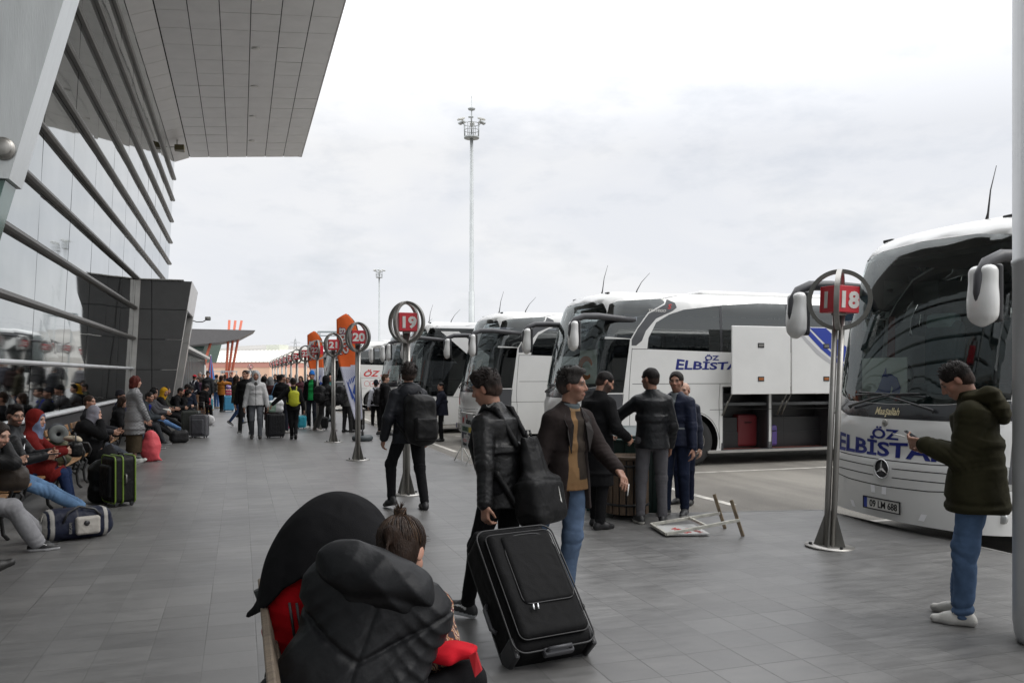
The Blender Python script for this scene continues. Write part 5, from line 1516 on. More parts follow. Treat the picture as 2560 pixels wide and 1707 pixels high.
    def top(s, parent, h, col, m='cloth', name='jacket', fat=0.022, hem=0.10, sleeve=1.0, collar=0.05, open_=None, hood=0, wrinkle=0.0045,
            paint=None, seed=3, skirt=None, belly=0.0, cuff=0.0, puff=0.0, belly_y=0.0):
        q, i_ = s.q, fat
        rt = s.right; w = s.wide
        dn = s.up1
        pr = [con(s.hip - dn * hem * q, s.mid, ((0.176 + i_ + 0.1 * max(hem - 0.15, 0)) * q * (0.5 + 0.5 * w), (0.140 + i_ + belly) * q), ((0.142 + i_) * q * w, (0.105 + i_ + belly) * q), s.RP[:, 0], 0.05),
              con(s.mid - dn * 0.02 * q, s.neckb - s.up2 * 0.07 * q, ((0.144 + i_) * q * w, (0.105 + i_ + belly) * q), ((0.152 + i_) * q * w, (0.105 + i_) * q), rt, 0.06),
              ell(s.neckb - s.up2 * 0.10 * q - s.fwd * 0.005 * q, A3(0.150 * w + i_, 0.105 + i_, 0.10) * q, s.RC.T, 0.05),
              cap(s.sh[0], s.neckb + s.up2 * 0.005 * q, (0.050 + i_ * 0.7) * q, (0.050 + i_ * 0.5) * q, 0.07),
              cap(s.sh[1], s.neckb + s.up2 * 0.005 * q, (0.050 + i_ * 0.7) * q, (0.050 + i_ * 0.5) * q, 0.07)]
        if belly_y: pr.append(ell(s.mid + s.fwd * (0.06 + belly_y) * q - dn * 0.08, A3(0.13, 0.11, 0.14) * q, s.RC.T, 0.06))
        cuts = []
        for i in (0, 1):
            e, wr = s.el[i], s.wr[i]
            if sleeve < 0.6:
                ee = s.sh[i] + (e - s.sh[i]) * (sleeve * 2)
                pr += [cap(s.sh[i], ee, (0.056 + i_ * .8) * q, (0.054 + i_ * .8) * q, 0.028)]
            else:
                wr2 = wr - nrm(wr - e) * 0.012 * q
                pr += [cap(s.sh[i], e, (0.055 + i_ * .8) * q, (0.046 + i_ * .8) * q, 0.028),
                       cap(e, wr2, (0.046 + i_ * .8) * q, (0.033 + i_ * .7 + cuff) * q, 0.03)]
        if collar:
            pr.append(con(s.neckb - s.up2 * 0.03 * q, s.neckb + s.up2 * collar * q + s.fwd * 0.012 * q, (0.082 * q, 0.078 * q), (0.074 * q, 0.074 * q), rt, 0.02))
        if hood:     # lying on the back
            b = s.neckb + s.up2 * 0.01 * q - s.fwd * 0.085 * q
            pr += [ell(b - s.up2 * 0.03 * q, A3(0.125, 0.062, 0.085) * q * hood, (s.RC @ rotx(R(-24))).T, 0.03),
                   cap(s.neckb + rt * 0.09 * q + s.fwd * 0.03 * q, b + rt * 0.06 * q, 0.034 * q * hood, 0.04 * q * hood, 0.03),
                   cap(s.neckb - rt * 0.09 * q + s.fwd * 0.03 * q, b - rt * 0.06 * q, 0.034 * q * hood, 0.04 * q * hood, 0.03)]
        if skirt:    # skirt or long coat: list of (centre, (half width, half depth)) downwards from the hips
            prev = (s.hip + dn * 0.06 * q, ((0.150 + i_) * q, (0.12 + i_) * q))
            for (cc, rr) in skirt:
                cc = A3(*cc) * q
                pr.append(con(cc, prev[0], (rr[0] * q, rr[1] * q), prev[1], s.RP[:, 0], 0.05)); prev = (cc, (rr[0] * q, rr[1] * q))
        subs = []
        if open_:    # front opening shows what is worn below: (half width at the hem, at the neck)
            a_, b_ = open_
            f0 = s.hip - dn * (hem + 0.1) * q + s.RP[:, 1] * 0.20 * q; f1 = s.neckb + s.up2 * 0.1 * q + s.fwd * 0.17 * q
            subs.append((con(f0, f1, (a_ * q, 0.13 * q), (b_ * q, 0.13 * q), rt), 0.01))
        f = s.folds(wrinkle * q, seed)
        if puff:
            base = f; ax = s.up2.astype(F32); o0 = s.hip.astype(F32)
            def f(X):
                return base(X) - puff * np.abs(np.sin(((X - o0) @ ax) * F32(PI / 0.105) + 0.5 * wave(X, 6, 8).astype(F32))).astype(F32) + puff * 0.6
        return soft(name, pr, h, M[m], col, parent, paint, k=0.04, subs=subs, disp=f, cuts=cuts)

    def trousers(s, parent, h, col, m='cloth', fat=0.012, flare=0.0, wrinkle=0.005, seed=5, length=1.0, paint=None, name='trousers', slim=0.0):
        q, i_ = s.q, fat
        pr = [ell(s.hip + s.up1 * 0.0 * q, A3(0.150 + i_, 0.108 + i_, 0.115) * q, s.RP.T, 0.05),
              con(s.hip, s.hip + s.up1 * 0.10 * q, ((0.146 + i_) * q, (0.106 + i_) * q), ((0.134 + i_) * q, (0.098 + i_) * q), s.RP[:, 0], 0.03)]
        for i in (0, 1):
            a = s.kn[i] + (s.ank[i] - s.kn[i]) * (0.97 * length)
            pr += [ell(s.hj[i] - s.RP[:, 1] * 0.022 * q, A3(0.078, 0.080, 0.10) * q, s.RP.T, 0.035),
                   cap(s.hj[i], s.kn[i], (0.082 + i_) * q, (0.056 + i_ - slim * .5) * q, 0.04),
                   cap(s.kn[i], a, (0.055 + i_ - slim * .5) * q, (0.043 + i_ + flare - slim) * q, 0.03)]
        if paint is None and m == 'denim':      # washed-out thighs and knees, darker seams
            kn, hj, fw = s.kn, s.hj, s.RP[:, 1]
            def paint(V, cl):
                w = np.zeros(len(V))
                for i in (0, 1):
                    mid = hj[i] * .45 + kn[i] * .55
                    ax = nrm(kn[i] - hj[i]); v = V - mid; fr = v @ nrm(np.cross(np.cross(ax, fw + A3(0, 0, .3)), ax)); al = v @ ax
                    w = np.maximum(w, np.exp(-(al / .16) ** 2) * np.clip(fr / .06, 0, 1))
                    w = np.maximum(w, .8 * np.exp(-((V - kn[i]) ** 2).sum(1) / .06 ** 2))
                w = w * (0.75 + .35 * wave(V.astype(F32), 40, 4)); cl[:] = cl * (1 + .45 * np.clip(w, 0, 1.2))[:, None]
        return soft(name, pr, h, M[m], col, parent, paint, k=0.035, disp=s.folds(wrinkle * q, seed, legs=True))

    def shoes(s, parent, h, col, sole=None, m='shoe', high=0.0, bulk=1.0, mark=None):
        q = s.q
        for i in (0, 1):
            o0, FR = s.foot[i]
            P = lambda x, y, z: o0 + FR @ A3(x, y, z) * q
            b = bulk
            pr = [cap(P(0, -0.045, 0.032), P(0, 0.08, 0.032), 0.037 * b * q, 0.041 * b * q),
                  cap(P(0, 0.08, 0.030), P(0.004 * (1 - 2 * i), 0.168, 0.024), 0.041 * b * q, 0.030 * b * q),
                  cap(P(0, -0.03, 0.06), P(0, 0.0, 0.090 + high), 0.036 * b * q, 0.040 * b * q, 0.03),
                  cap(P(0, 0.0, 0.07), P(0, 0.10, 0.038), 0.036 * b * q, 0.032 * b * q, 0.03)]
            cuts = [(P(0, 0, 0.0), FR @ A3(0, 0, -1)), (P(0, 0, 0.115 + high), FR @ A3(0, 0, 1))]
            oo, RT = o0, FR
            def paint(V, cl):
                l = (V - oo) @ RT / q
                if sole is not None: cl[l[:, 2] < 0.028] = sole
                if mark is not None:
                    t = (l[:, 1] - 0.0) / 0.11
                    sw = (np.abs(l[:, 2] - (0.045 + 0.035 * t - 0.05 * t * t + 0.02)) < 0.010 * (1 - np.clip(t, 0, 1))) & (t > -0.05) & (t < 1)
                    cl[sw] = mark
            soft('shoe', pr, h, M[m], col, parent, paint, k=0.03, cuts=cuts)

def tufts(parent, b, n, col, ln=0.03, fwd=0.5, up=0.6, seed=1, vol=0.012, low=0.0):
    """loose locks over the crown so the hair has a broken outline"""
    r = random.Random(seed); q = b.q; gs = [MB(), MB()]
    for i in range(n):
        a = r.uniform(0, 2 * PI); z = r.uniform(low, 1.0); s_ = math.sqrt(max(0, 1 - z * z)); d = A3(math.cos(a) * s_, math.sin(a) * s_, z)
        if d[1] > 0.3 and d[2] < 0.62: continue
        p = A3(0, -0.014, 0.034) + d * (A3(0.074, 0.094, 0.086) + vol)
        dr = nrm(d * 0.5 + A3(r.uniform(-.4, .4), fwd + r.uniform(-.3, .3), up * r.uniform(.2, 1) - (0.5 if z < .4 else 0))); l = ln * r.uniform(.5, 1.2)
        P_ = lambda v: b.hc + b.RH @ v * q
        gs[i % 2].tube([P_(p - d * .006), P_(p + dr * l * .6), P_(p + dr * l + d * -.002)], [.0032, .0026, .0008], 4)
    for k, g in enumerate(gs):
        c_ = tuple(v * (1.0 if k == 0 else 1.9) for v in col); g.build('hair_locks', flat('lock_%d_%d' % (int(col[0] * 1e4), k), c_, 0.5, spec=0.2), parent)

def swoosh(wd=1.0):
    """a curved tick outline, unit length"""
    up = [(0.0, 0.16), (0.05, 0.05), (0.14, 0.0), (0.26, 0.02), (1.0, 0.38)]
    lo = [(0.32, 0.16), (0.22, 0.12), (0.14, 0.13), (0.10, 0.20), (0.11, 0.34)]
    return [(x * wd, y * wd) for x, y in up + lo]
# ================================================================== bay signs
def sign_proto():
    t = thing('bay_sign', 'bay sign', 'bay sign', (0, 0, 0), 0, 'red numbered bay signs along the platform')
    q = MB(); q.lathe([(0, 0), (.235, 0), (.235, .012), (0.05, .014), (0, .014)], n=32); q.build('base_plate', M['steel'], t)
    for k in range(3):
        a = 0.5 + k * 2 * PI / 3; MB().lathe([(0, .014), (.018, .014), (.018, .034), (0, .034)], (.18 * math.cos(a), .18 * math.sin(a), 0), 6).build('bolt', M['black_iron'], t)
    for k in range(4):
        a = PI / 4 + k * PI / 2; c, s = math.cos(a), math.sin(a)
        q = MB(); n = Vector((-s, c, 0)) * 0.004
        q.slab([Vector((.03 * c, .03 * s, .014)) - n, Vector((.15 * c, .15 * s, .014)) - n, Vector((.045 * c, .045 * s, .36)) - n, Vector((.03 * c, .03 * s, .36)) - n], n * 2)
        q.build('gusset', M['dull_steel'], t)
    for sx_ in (-1, 1):
        MB().tube([(sx_ * .022, -sx_ * .022, .012), (sx_ * .022, -sx_ * .022, 2.32)], 0.0285, 16).build('pole', M['steel'], t)
    zc = 2.46
    for k in (0, 1):
        a = PI / 4 + k * PI / 2; c, s = math.cos(a), math.sin(a); q = MB(); n = 56; rings = []
        ro, ri = (.305, .262) if k == 0 else (.3035, .2635)
        for i in range(n):
            b = 2 * PI * i / n; ring = []
            for r_, w_ in ((ro, -.024), (ro, .024), (ri, .024), (ri, -.024)):
                x = r_ * math.cos(b); z = r_ * math.sin(b)
                ring.append(q.bm.verts.new((x * c - w_ * s, x * s + w_ * c, zc + z)))
            rings.append(ring)
        for i in range(n):
            A_, B_ = rings[i], rings[(i + 1) % n]
            for j in range(4):
                f = q.bm.faces.new((A_[j], A_[(j + 1) % 4], B_[(j + 1) % 4], B_[j])); f.smooth = True
        o = q.build('ring', M['dull_steel'] if k else M['steel'], t)
        md = o.modifiers.new('e', 'EDGE_SPLIT'); md.split_angle = R(40)
    MB().box((0, 0, zc), (.262, .262, .262), bev=0.006).build('number_box', M['red_paint'], t)
    MB().box((0, 0, 2.315), (.10, .10, .025)).build('bracket', M['dull_steel'], t)
    return t
sp0 = sign_proto()
def add_number(t, s_, faces=(0, 1)):
    bx = [c for c in t.children if c.name.startswith('number_box')][0]
    for f in faces:
        me = text_mesh(s_, 0.215, 0.003, 0.009, sx=1.12)
        ht = 0.157
        if f == 0: g_ = lambda x, y, z: (x, -0.134 - z, 2.46 + y - ht / 2)
        else: g_ = lambda x, y, z: (-0.134 - z, -x, 2.46 + y - ht / 2)
        add_mesh('numeral', map_mesh(me, g_), M['white_letter'], bx)
SG = [(18, 5.58, 6.84), (19, 2.26, 11.71), (20, 2.24, 16.71), (21, 2.24, 21.3), (22, 2.24, 25.9), (23, 2.24, 30.8), (24, 2.24, 35.5), (25, 2.24, 39.7), (26, 2.24, 44.2), (27, 2.24, 48.5), (28, 2.24, 53.6), (29, 2.24, 58.2), (30, 2.24, 62.8)]
wheres = {18: 'nearest, standing before the horse-sticker coach', 19: 'behind the man in black with a backpack', 20: 'in front of the tall orange banner', 21: 'left of the tall orange banner'}
SG.append((44, *spot(626, 86)))
sps = [sp0] + [copy_tree(sp0) for _ in SG[1:]]
for (n, x, y), t in zip(SG, sps):
    t.location = (x, y, 0)
    t['label'] = ('steel bay sign with red box numbered %d%s' % (n, ', ' + wheres[n] if n in wheres else ' in the receding row')) if n < 40 else 'lone steel bay sign before the orange workshop wall'
    if n == 18: t.rotation_euler = (R(1.0), R(2.0), 0)
    if n == 22: t.rotation_euler = (0, 0, R(-38))
    if n == 44: t.rotation_euler = (0, 0, R(20))
for (n, x, y), t in zip(SG, sps):
    add_number(t, str(n), (0,) if n != 18 else (0,))
    if n == 18: add_number(t, '1 ', (1,))
    if n == 20: add_number(t, '20', (1,))

# ================================================================== feather banners
def banner(label, x, y, rz, lean=0.0):
    t = thing('feather_banner', label, 'banner', (x, y, 0), rz, 'orange feather banners')
    MB().lathe([(0.10, 0.0), (0.23, 0.0), (0.27, 0.04), (0.27, .10), (0.22, .145), (0.08, .12), (0, .12)], n=28).build('base', flat('base_rubber', (0.045, 0.055, 0.06), 0.55), t)
    MB().lathe([(0, .10), (.035, .10), (.03, .2), (.018, .26), (.018, .42), (0, .42)], n=12).build('socket', M['black_plastic'], t)
    Hh, ZB = 3.28, 0.54
    def edgeR(z):      # pole side
        return -0.055 * (z - ZB) - (0.26 * max(0, (z - 2.86) / 0.42) ** 1.9)
    def edgeL(z):
        return -0.20 - 0.46 * min(1, (z - ZB) / 1.68) ** 0.95
    pole = [(0.0, 0, .3), (0.01, 0, .6)] + [(edgeR(z) + .012, 0, z) for z in np.linspace(.7, 3.26, 20)]
    MB().tube(pole, 0.010, 8).build('pole', M['dull_steel'], t)
    nz_, nx_ = 60, 9
    V, F, mi = [], [], []
    for i in range(nz_ + 1):
        z = ZB + (Hh - ZB) * i / nz_
        for j in range(nx_ + 1):
            s_ = j / nx_; x_ = edgeL(z) + (edgeR(z) - edgeL(z)) * s_
            zz = z - 0.15 * (1 - s_) ** 1.2 * max(0, (i / nz_ - .82) / .18)
            V.append((x_, 0.03 * math.sin(5 * x_ + 2.2 * z) * (1 - abs(2 * s_ - 1) * .5) + .02 * math.sin(3 * z), zz))
    for i in range(nz_):
        for j in range(nx_):
            a = i * (nx_ + 1) + j; F.append((a, a + 1, a + nx_ + 2, a + nx_ + 1))
            zc_ = ZB + (Hh - ZB) * (i + .5) / nz_ - 0.07 * j / nx_
            mi.append(0 if zc_ > 1.90 else 1)
    o = add_mesh('cloth', np_mesh('cloth', V, F, True, None, mi), [flat('banner_orange', (0.80, 0.135, 0.022), 0.75, var=0.06), flat('banner_white', (0.62, 0.63, 0.74), 0.75, var=0.04)], t)
    md = o.modifiers.new('s', 'SOLIDIFY'); md.thickness = 0.004
    surf = lambda x_, z: 0.03 * math.sin(5 * x_ + 2.2 * z) * .8 + .02 * math.sin(3 * z)
    for nm, off, b_, m_ in (('lettering_edge', 0.010, 0.022, flat('edge_plum', (0.16, 0.03, 0.10), 0.7)), ('lettering', 0.014, 0.006, M['white_letter'])):
        me = text_mesh('Süha', 0.33, 0.001, b_ * .75, shear=0.15, sx=1.12)
        add_mesh(nm, map_mesh(me, lambda a, b, c: (-0.585 + b, surf(-0.585 + b, 2.56 + a) - off - c, 2.56 + a)), m_, o)
    q = MB(); xx = lambda x_, z: (x_ - .08, surf(x_ - .08, z + .16) - 0.010, z + .16)
    bl = [[(-.14, 1.50), (-.10, 1.52), (-.15, 1.36), (-.19, 1.33)], [(-.20, 1.46), (-.17, 1.48), (-.22, 1.32), (-.25, 1.30)], [(-.26, 1.42), (-.23, 1.44), (-.27, 1.30), (-.29, 1.28)], [(-.33, 1.40), (-.28, 1.32), (-.14, 0.98), (-.18, 0.90)], [(-.12, 1.30), (-.02, 1.22), (-.10, 1.02), (-.17, 1.08)], [(-.10, 1.02), (0.0, 1.16), (0.01, 0.98), (-.07, 0.86)], [(-.18, 1.00), (-.13, 0.98), (-.06, 0.80), (-.09, .76)]]
    for p in bl: q.slab([xx(*u) for u in p], (0, -0.002, 0))
    q.build('blue_mark', flat('mark_blue', (0.03, 0.08, 0.36), 0.6), o)
    q = MB()
    for i in range(7):
        for j in range(9):
            z = 1.66 - i * 0.035; x_ = -0.44 + j * 0.05 + (i % 2) * .02
            if x_ - .08 > edgeL(z + .16) + .03 and x_ < -.06: q.box(xx(x_, z), (0.016, 0.003, 0.010))
    q.build('dot_pattern', flat('dot_lilac', (0.25, 0.26, 0.42), 0.7), o)
    return t
banner('tall orange and white feather banner with mirrored white lettering beside sign 20', 3.0, 21.5, R(-12))
banner('farther orange and white feather banner behind the sign 22 and 23 rings', 2.95, 30.6, R(-12))

# ================================================================== benches
def bench(label, x, y, rz, L_=1.75, group='slatted benches along the glass front', wm=None):
    t = thing('bench', label, 'bench', (x, y, 0), rz, group)     # sits facing local +y, long axis x
    q = MB()
    for k in range(4): q.box((0, -0.19 + k * 0.115, 0.435 + 0.008 * abs(k - 1.5)), (L_, 0.10, 0.03), bev=0.006)
    q.build('seat', wm or M['wood'], t)
    q = MB()
    for k in range(3):
        q.box((0, -0.285 - k * 0.035, 0.56 + k * 0.12), (L_, 0.028, 0.10), Matrix.Rotation(R(14), 3, 'X'), bev=0.006)
    q.build('backrest', wm or M['wood'], t)
    for sx_ in (-1, 1):
        xx = sx_ * (L_ / 2 - 0.16); q = MB()
        q.tube([(xx, 0.22, 0.0), (xx, 0.17, 0.06), (xx, 0.15, 0.22), (xx, 0.20, 0.36), (xx, 0.17, 0.41), (xx, -0.22, 0.41), (xx, -0.30, 0.60), (xx, -0.38, 0.84)], 0.02, 8)
        q.tube([(xx, -0.30, 0.0), (xx, -0.25, 0.06), (xx, -0.20, 0.25), (xx, -0.22, 0.41)], 0.02, 8)
        q.tube([(xx, 0.15, 0.2), (xx, 0.05, 0.30), (xx, -0.08, 0.30), (xx, -0.2, 0.22)], 0.014, 6)
        q.tube([(xx, 0.22, .42), (xx, 0.26, 0.54), (xx, 0.22, 0.63), (xx, 0.0, 0.65), (xx, -0.3, 0.66)], 0.018, 8)
        q.tube([(xx, 0.10 + .05 * math.cos(a), 0.55 + .05 * math.sin(a)) for a in np.linspace(0, 2 * PI, 12)[:-1]], 0.010, 6, closed=True)
        q.build('leg', M['black_iron'], t)
    MB().tube([(-L_ / 2 + .16, -0.02, 0.2), (L_ / 2 - .16, -0.02, 0.2)], 0.012, 6).build('stay', M['black_iron'], t)
    return t
BX = -2.50
for y, lb in ((7.0, 'slatted bench at the left edge under the lone dark boot'), (9.05, 'slatted bench under the man in grey tracksuit trousers'), (11.15, 'slatted bench under the couple with the camping mat'), (13.2, 'slatted bench carrying the rolled camping mat'), (15.2, 'slatted bench under the woman in the black cloak'), (17.25, 'slatted bench behind the woman in the checked coat'), (22.4, 'bench under the seated man in the blue scarf'), (24.4, 'bench under the man in the black beanie'), (26.4, 'bench under the yellow hood')):
    bench(lb, BX, y, R(-90))
bench('wooden bench in the foreground with two seated people seen from behind', 0.45, 2.60, R(-90), 2.2, None, mat('weathered_wood', (0.14, 0.11, 0.08), 0.7, var=0.35, vscale=5, bump=0.4, bscale=30, stretch=(9, 0.7, 9)))

# ================================================================== bags and cases
CASES = 'wheeled cases and bags on the platform'
def case(label, x, y, rz, size, col, tilt=0.0, m=None, rough='nylon', trim=None, pull=0.0, z=0.0, ribs=0, pocket=True, wheels=4, group=CASES, side_handle=False, h=0.012):
    """upright case; width along local x, depth y (front at -y), height z"""
    t = thing('suitcase', label, 'suitcase', (x, y, z), rz, group)
    t.rotation_euler = (tilt, 0, rz)
    w_, d_, hh = size; z0 = 0.05
    soft('shell', [rbx((0, 0, z0 + hh / 2), (w_ / 2, d_ / 2, hh / 2), 0.06)], h, M[rough], col, t,
         disp=(lambda X: (0.004 * np.cos(X[..., 0] * F32(2 * PI / 0.045))).astype(F32)) if ribs else None)
    if pocket:
        soft('pocket', [rbx((0, -d_ / 2 - 0.008, z0 + hh * 0.46), (w_ * 0.38, 0.035, hh * 0.36), 0.035)], h, M[rough], tuple(c * 0.85 for c in col), t)
    tc_ = trim or tuple(c * 1.8 + 0.01 for c in col)
    tm = flat('piping_%d_%d_%d' % tuple(int(c * 200) for c in tc_), tc_, 0.5)
    for yy in (-d_ * 0.36, d_ * 0.36) if not trim else (-d_ * 0.42, -d_ * 0.1, d_ * .42):
        r_ = 0.05; pts = []
        for cx_, cz_, a0 in ((w_ / 2 - r_, hh - r_, 0), (-w_ / 2 + r_, hh - r_, 90), (-w_ / 2 + r_, r_, 180), (w_ / 2 - r_, r_, 270)):
            for a in range(0, 91, 22): pts.append((cx_ + (r_ + .002) * math.cos(R(a0 + a)), yy, z0 + cz_ + (r_ + .002) * math.sin(R(a0 + a))))
        MB().tube(pts, 0.0065 if not trim else 0.011, 6, closed=True).build('piping', tm, t)
    for (wx, wy) in (((-1, -1), (1, -1), (-1, 1), (1, 1)) if wheels == 4 else ((-1, 1), (1, 1))):
        q = MB().lathe([(0, -.012), (.022, -.012), (.026, -.006), (.026, .006), (.022, .012), (0, .012)], (wx * (w_ / 2 - .05), wy * (d_ / 2 - .05), .026), 14, 'X')
        q.box((wx * (w_ / 2 - .05), wy * (d_ / 2 - .05), .052), (.045, .045, .03)); q.build('wheel', M['black_plastic'], t)
    MB().tube([(-.09, d_ * .1, z0 + hh - .005), (-.085, d_ * .1, z0 + hh + .03), (.085, d_ * .1, z0 + hh + .03), (.09, d_ * .1, z0 + hh - .005)], 0.011, 8).build('handle', M['black_plastic'], t)
    if side_handle:
        MB().tube([(w_ / 2 - .005, 0, z0 + hh * .42), (w_ / 2 + .035, 0, z0 + hh * .45), (w_ / 2 + .035, 0, z0 + hh * .60), (w_ / 2 - .005, 0, z0 + hh * .63)], 0.012, 8).build('side_handle', M['dull_steel'], t)
    if pull:
        MB().tube([(-.09, d_ * .35, z0 + hh - .01), (-.09, d_ * .35, z0 + hh + pull), (.09, d_ * .35, z0 + hh + pull), (.09, d_ * .35, z0 + hh - .01)], 0.010, 8).build('pull_handle', M['dull_steel'], t)
    return t

M['case_cloth'] = mat('case_cloth', rough=0.7, attr=True, var=0.15, vscale=6, bump=0.4, bscale=140, spec=0.16, bdist=0.004, crease=0.3)
# the big black case being pulled
def dragged_case():
    t = thing('suitcase', 'big black soft case tilted on its wheels, pulled by the man in the leather jacket', 'suitcase', (0, 0, 0), 0, CASES)
    bx_, by_ = spot(1392, 4.86); tx, ty = spot(1268, 5.44)
    up = Vector((tx - bx_, ty - by_, 0.66)).normalized()
    fr = Vector((-0.12, -1.0, 0.0)); a = R(0)
    right = Vector((CY, -SY, 0)) * math.cos(a) + Vector((SY, CY, 0)) * 0.46; right = (right - up * right.dot(up)).normalized()
    back = up.cross(right)
    Mx = Matrix((right, back, up)).transposed()
    t.rotation_euler = Mx.to_euler(); t.location = (bx_, by_, 0.035)
    w_, d_, hh = 0.54, 0.28, 0.84; z0 = 0.05; y0 = 0.06
    c = (0.0048, 0.0048, 0.0052)
    def disp(X): return (0.004 * wave(X, 9, 3)).astype(F32)
    soft('shell', [rbx((0, y0, z0 + hh / 2), (w_ / 2, d_ / 2, hh / 2), 0.07)], 0.009, M['case_cloth'], c, t, disp=disp)
    soft('front_pocket', [rbx((0, y0 - d_ / 2 - .012, z0 + hh * 0.50), (w_ * .43, .045, hh * .43), 0.042)], 0.009, M['case_cloth'], (0.005, 0.005, 0.0054), t, disp=disp)
    soft('small_pocket', [rbx((0.03, y0 - d_ / 2 - .045, z0 + hh * 0.60), (w_ * .33, .03, hh * .29), 0.03)], 0.009, M['case_cloth'], (0.0056, 0.0056, 0.006), t, disp=disp)
    def loop(nm, cx_, cz_, ww, h2, yy, r_, rad, arch=False):
        pts = []
        for sx_, sz_, a0 in ((1, 1, 0), (-1, 1, 90), (-1, -1, 180), (1, -1, 270)):
            rr = r_ * (2.6 if arch and sz_ > 0 else 1)
            for a in range(0, 91, 15): pts.append((cx_ + sx_ * (ww - rr) + rr * math.cos(R(a0 + a)), yy, cz_ + sz_ * (h2 - rr) + rr * math.sin(R(a0 + a))))
        MB().tube(pts, rad, 6, closed=True).build(nm, flat('black_piping', (0.016, 0.016, 0.017), 0.4), t)
    for yy in (y0 - d_ * .47, y0 + d_ * .30): loop('piping', 0, z0 + hh / 2, w_ / 2 + .001, hh / 2 + .001, yy, .075, .006)
    loop('pocket_zip', 0, z0 + hh * .5, w_ * .43, hh * .43, y0 - d_ / 2 - .030, .05, .0045)
    loop('pocket_zip', 0.03, z0 + hh * .60, w_ * .325, hh * .285, y0 - d_ / 2 - .060, .05, .0045, True)
    for xx in (-0.105, -0.075):
        MB().tube([(xx, y0 - d_ / 2 - .075, z0 + .215), (xx + .004, y0 - d_ / 2 - .080, z0 + .25)], 0.007, 6).build('zip_pull', M['chrome'], t)
    for sx_ in (-1, 1):
        q = MB().lathe([(0, -.02), (.038, -.02), (.045, -.012), (.045, .012), (.038, .02), (0, .02)], (sx_ * (w_ / 2 - .06), y0 + d_ / 2 - .06, .01), 20, 'X'); q.build('wheel', M['rubber'], t)
        MB().box((sx_ * (w_ / 2 - .06), y0 + d_ / 2 - .055, .045), (.11, .10, .06), bev=.02).build('wheel_housing', M['black_plastic'], t)
        MB().box((sx_ * (w_ / 2 - .012), y0 - .02, z0 + .05), (.035, .2, .13), bev=.014).build('corner_guard', M['black_plastic'], t)
    MB().box((0, y0 - d_ / 2 + .02, .035), (.20, .05, .05), bev=.014).tube([(-.08, y0 - d_ / 2 - .0, .035), (-.07, y0 - d_ / 2 - .03, .035), (.07, y0 - d_ / 2 - .03, .035), (.08, y0 - d_ / 2, .035)], .012, 8).build('foot_grip', M['dark_plastic'], t)
    MB().tube([(-.20, y0 + .0, z0 + hh), (-.195, y0 + .0, z0 + hh + .045), (-.075, y0 + .0, z0 + hh + .05), (-.065, y0 + .0, z0 + hh)], .014, 8).build('handle', M['black_plastic'], t)
    soft('top_flap', [rbx((0.0, y0 + .02, z0 + hh + .015), (w_ * .46, d_ * .40, .03), .028)], 0.01, M['case_cloth'], (0.012, 0.012, 0.013), t)
    MB().tube([(-w_ / 2 - .003, y0 + .02, z0 + .22), (-w_ / 2 - .03, y0 + .02, z0 + .25), (-w_ / 2 - .03, y0 + .02, z0 + .38), (-w_ / 2 - .003, y0 + .02, z0 + .41)], .014, 8).build('side_handle', M['dark_plastic'], t)
    return Mx, Vector((bx_, by_, 0.035)), t
DM, DL, dcase = dragged_case()

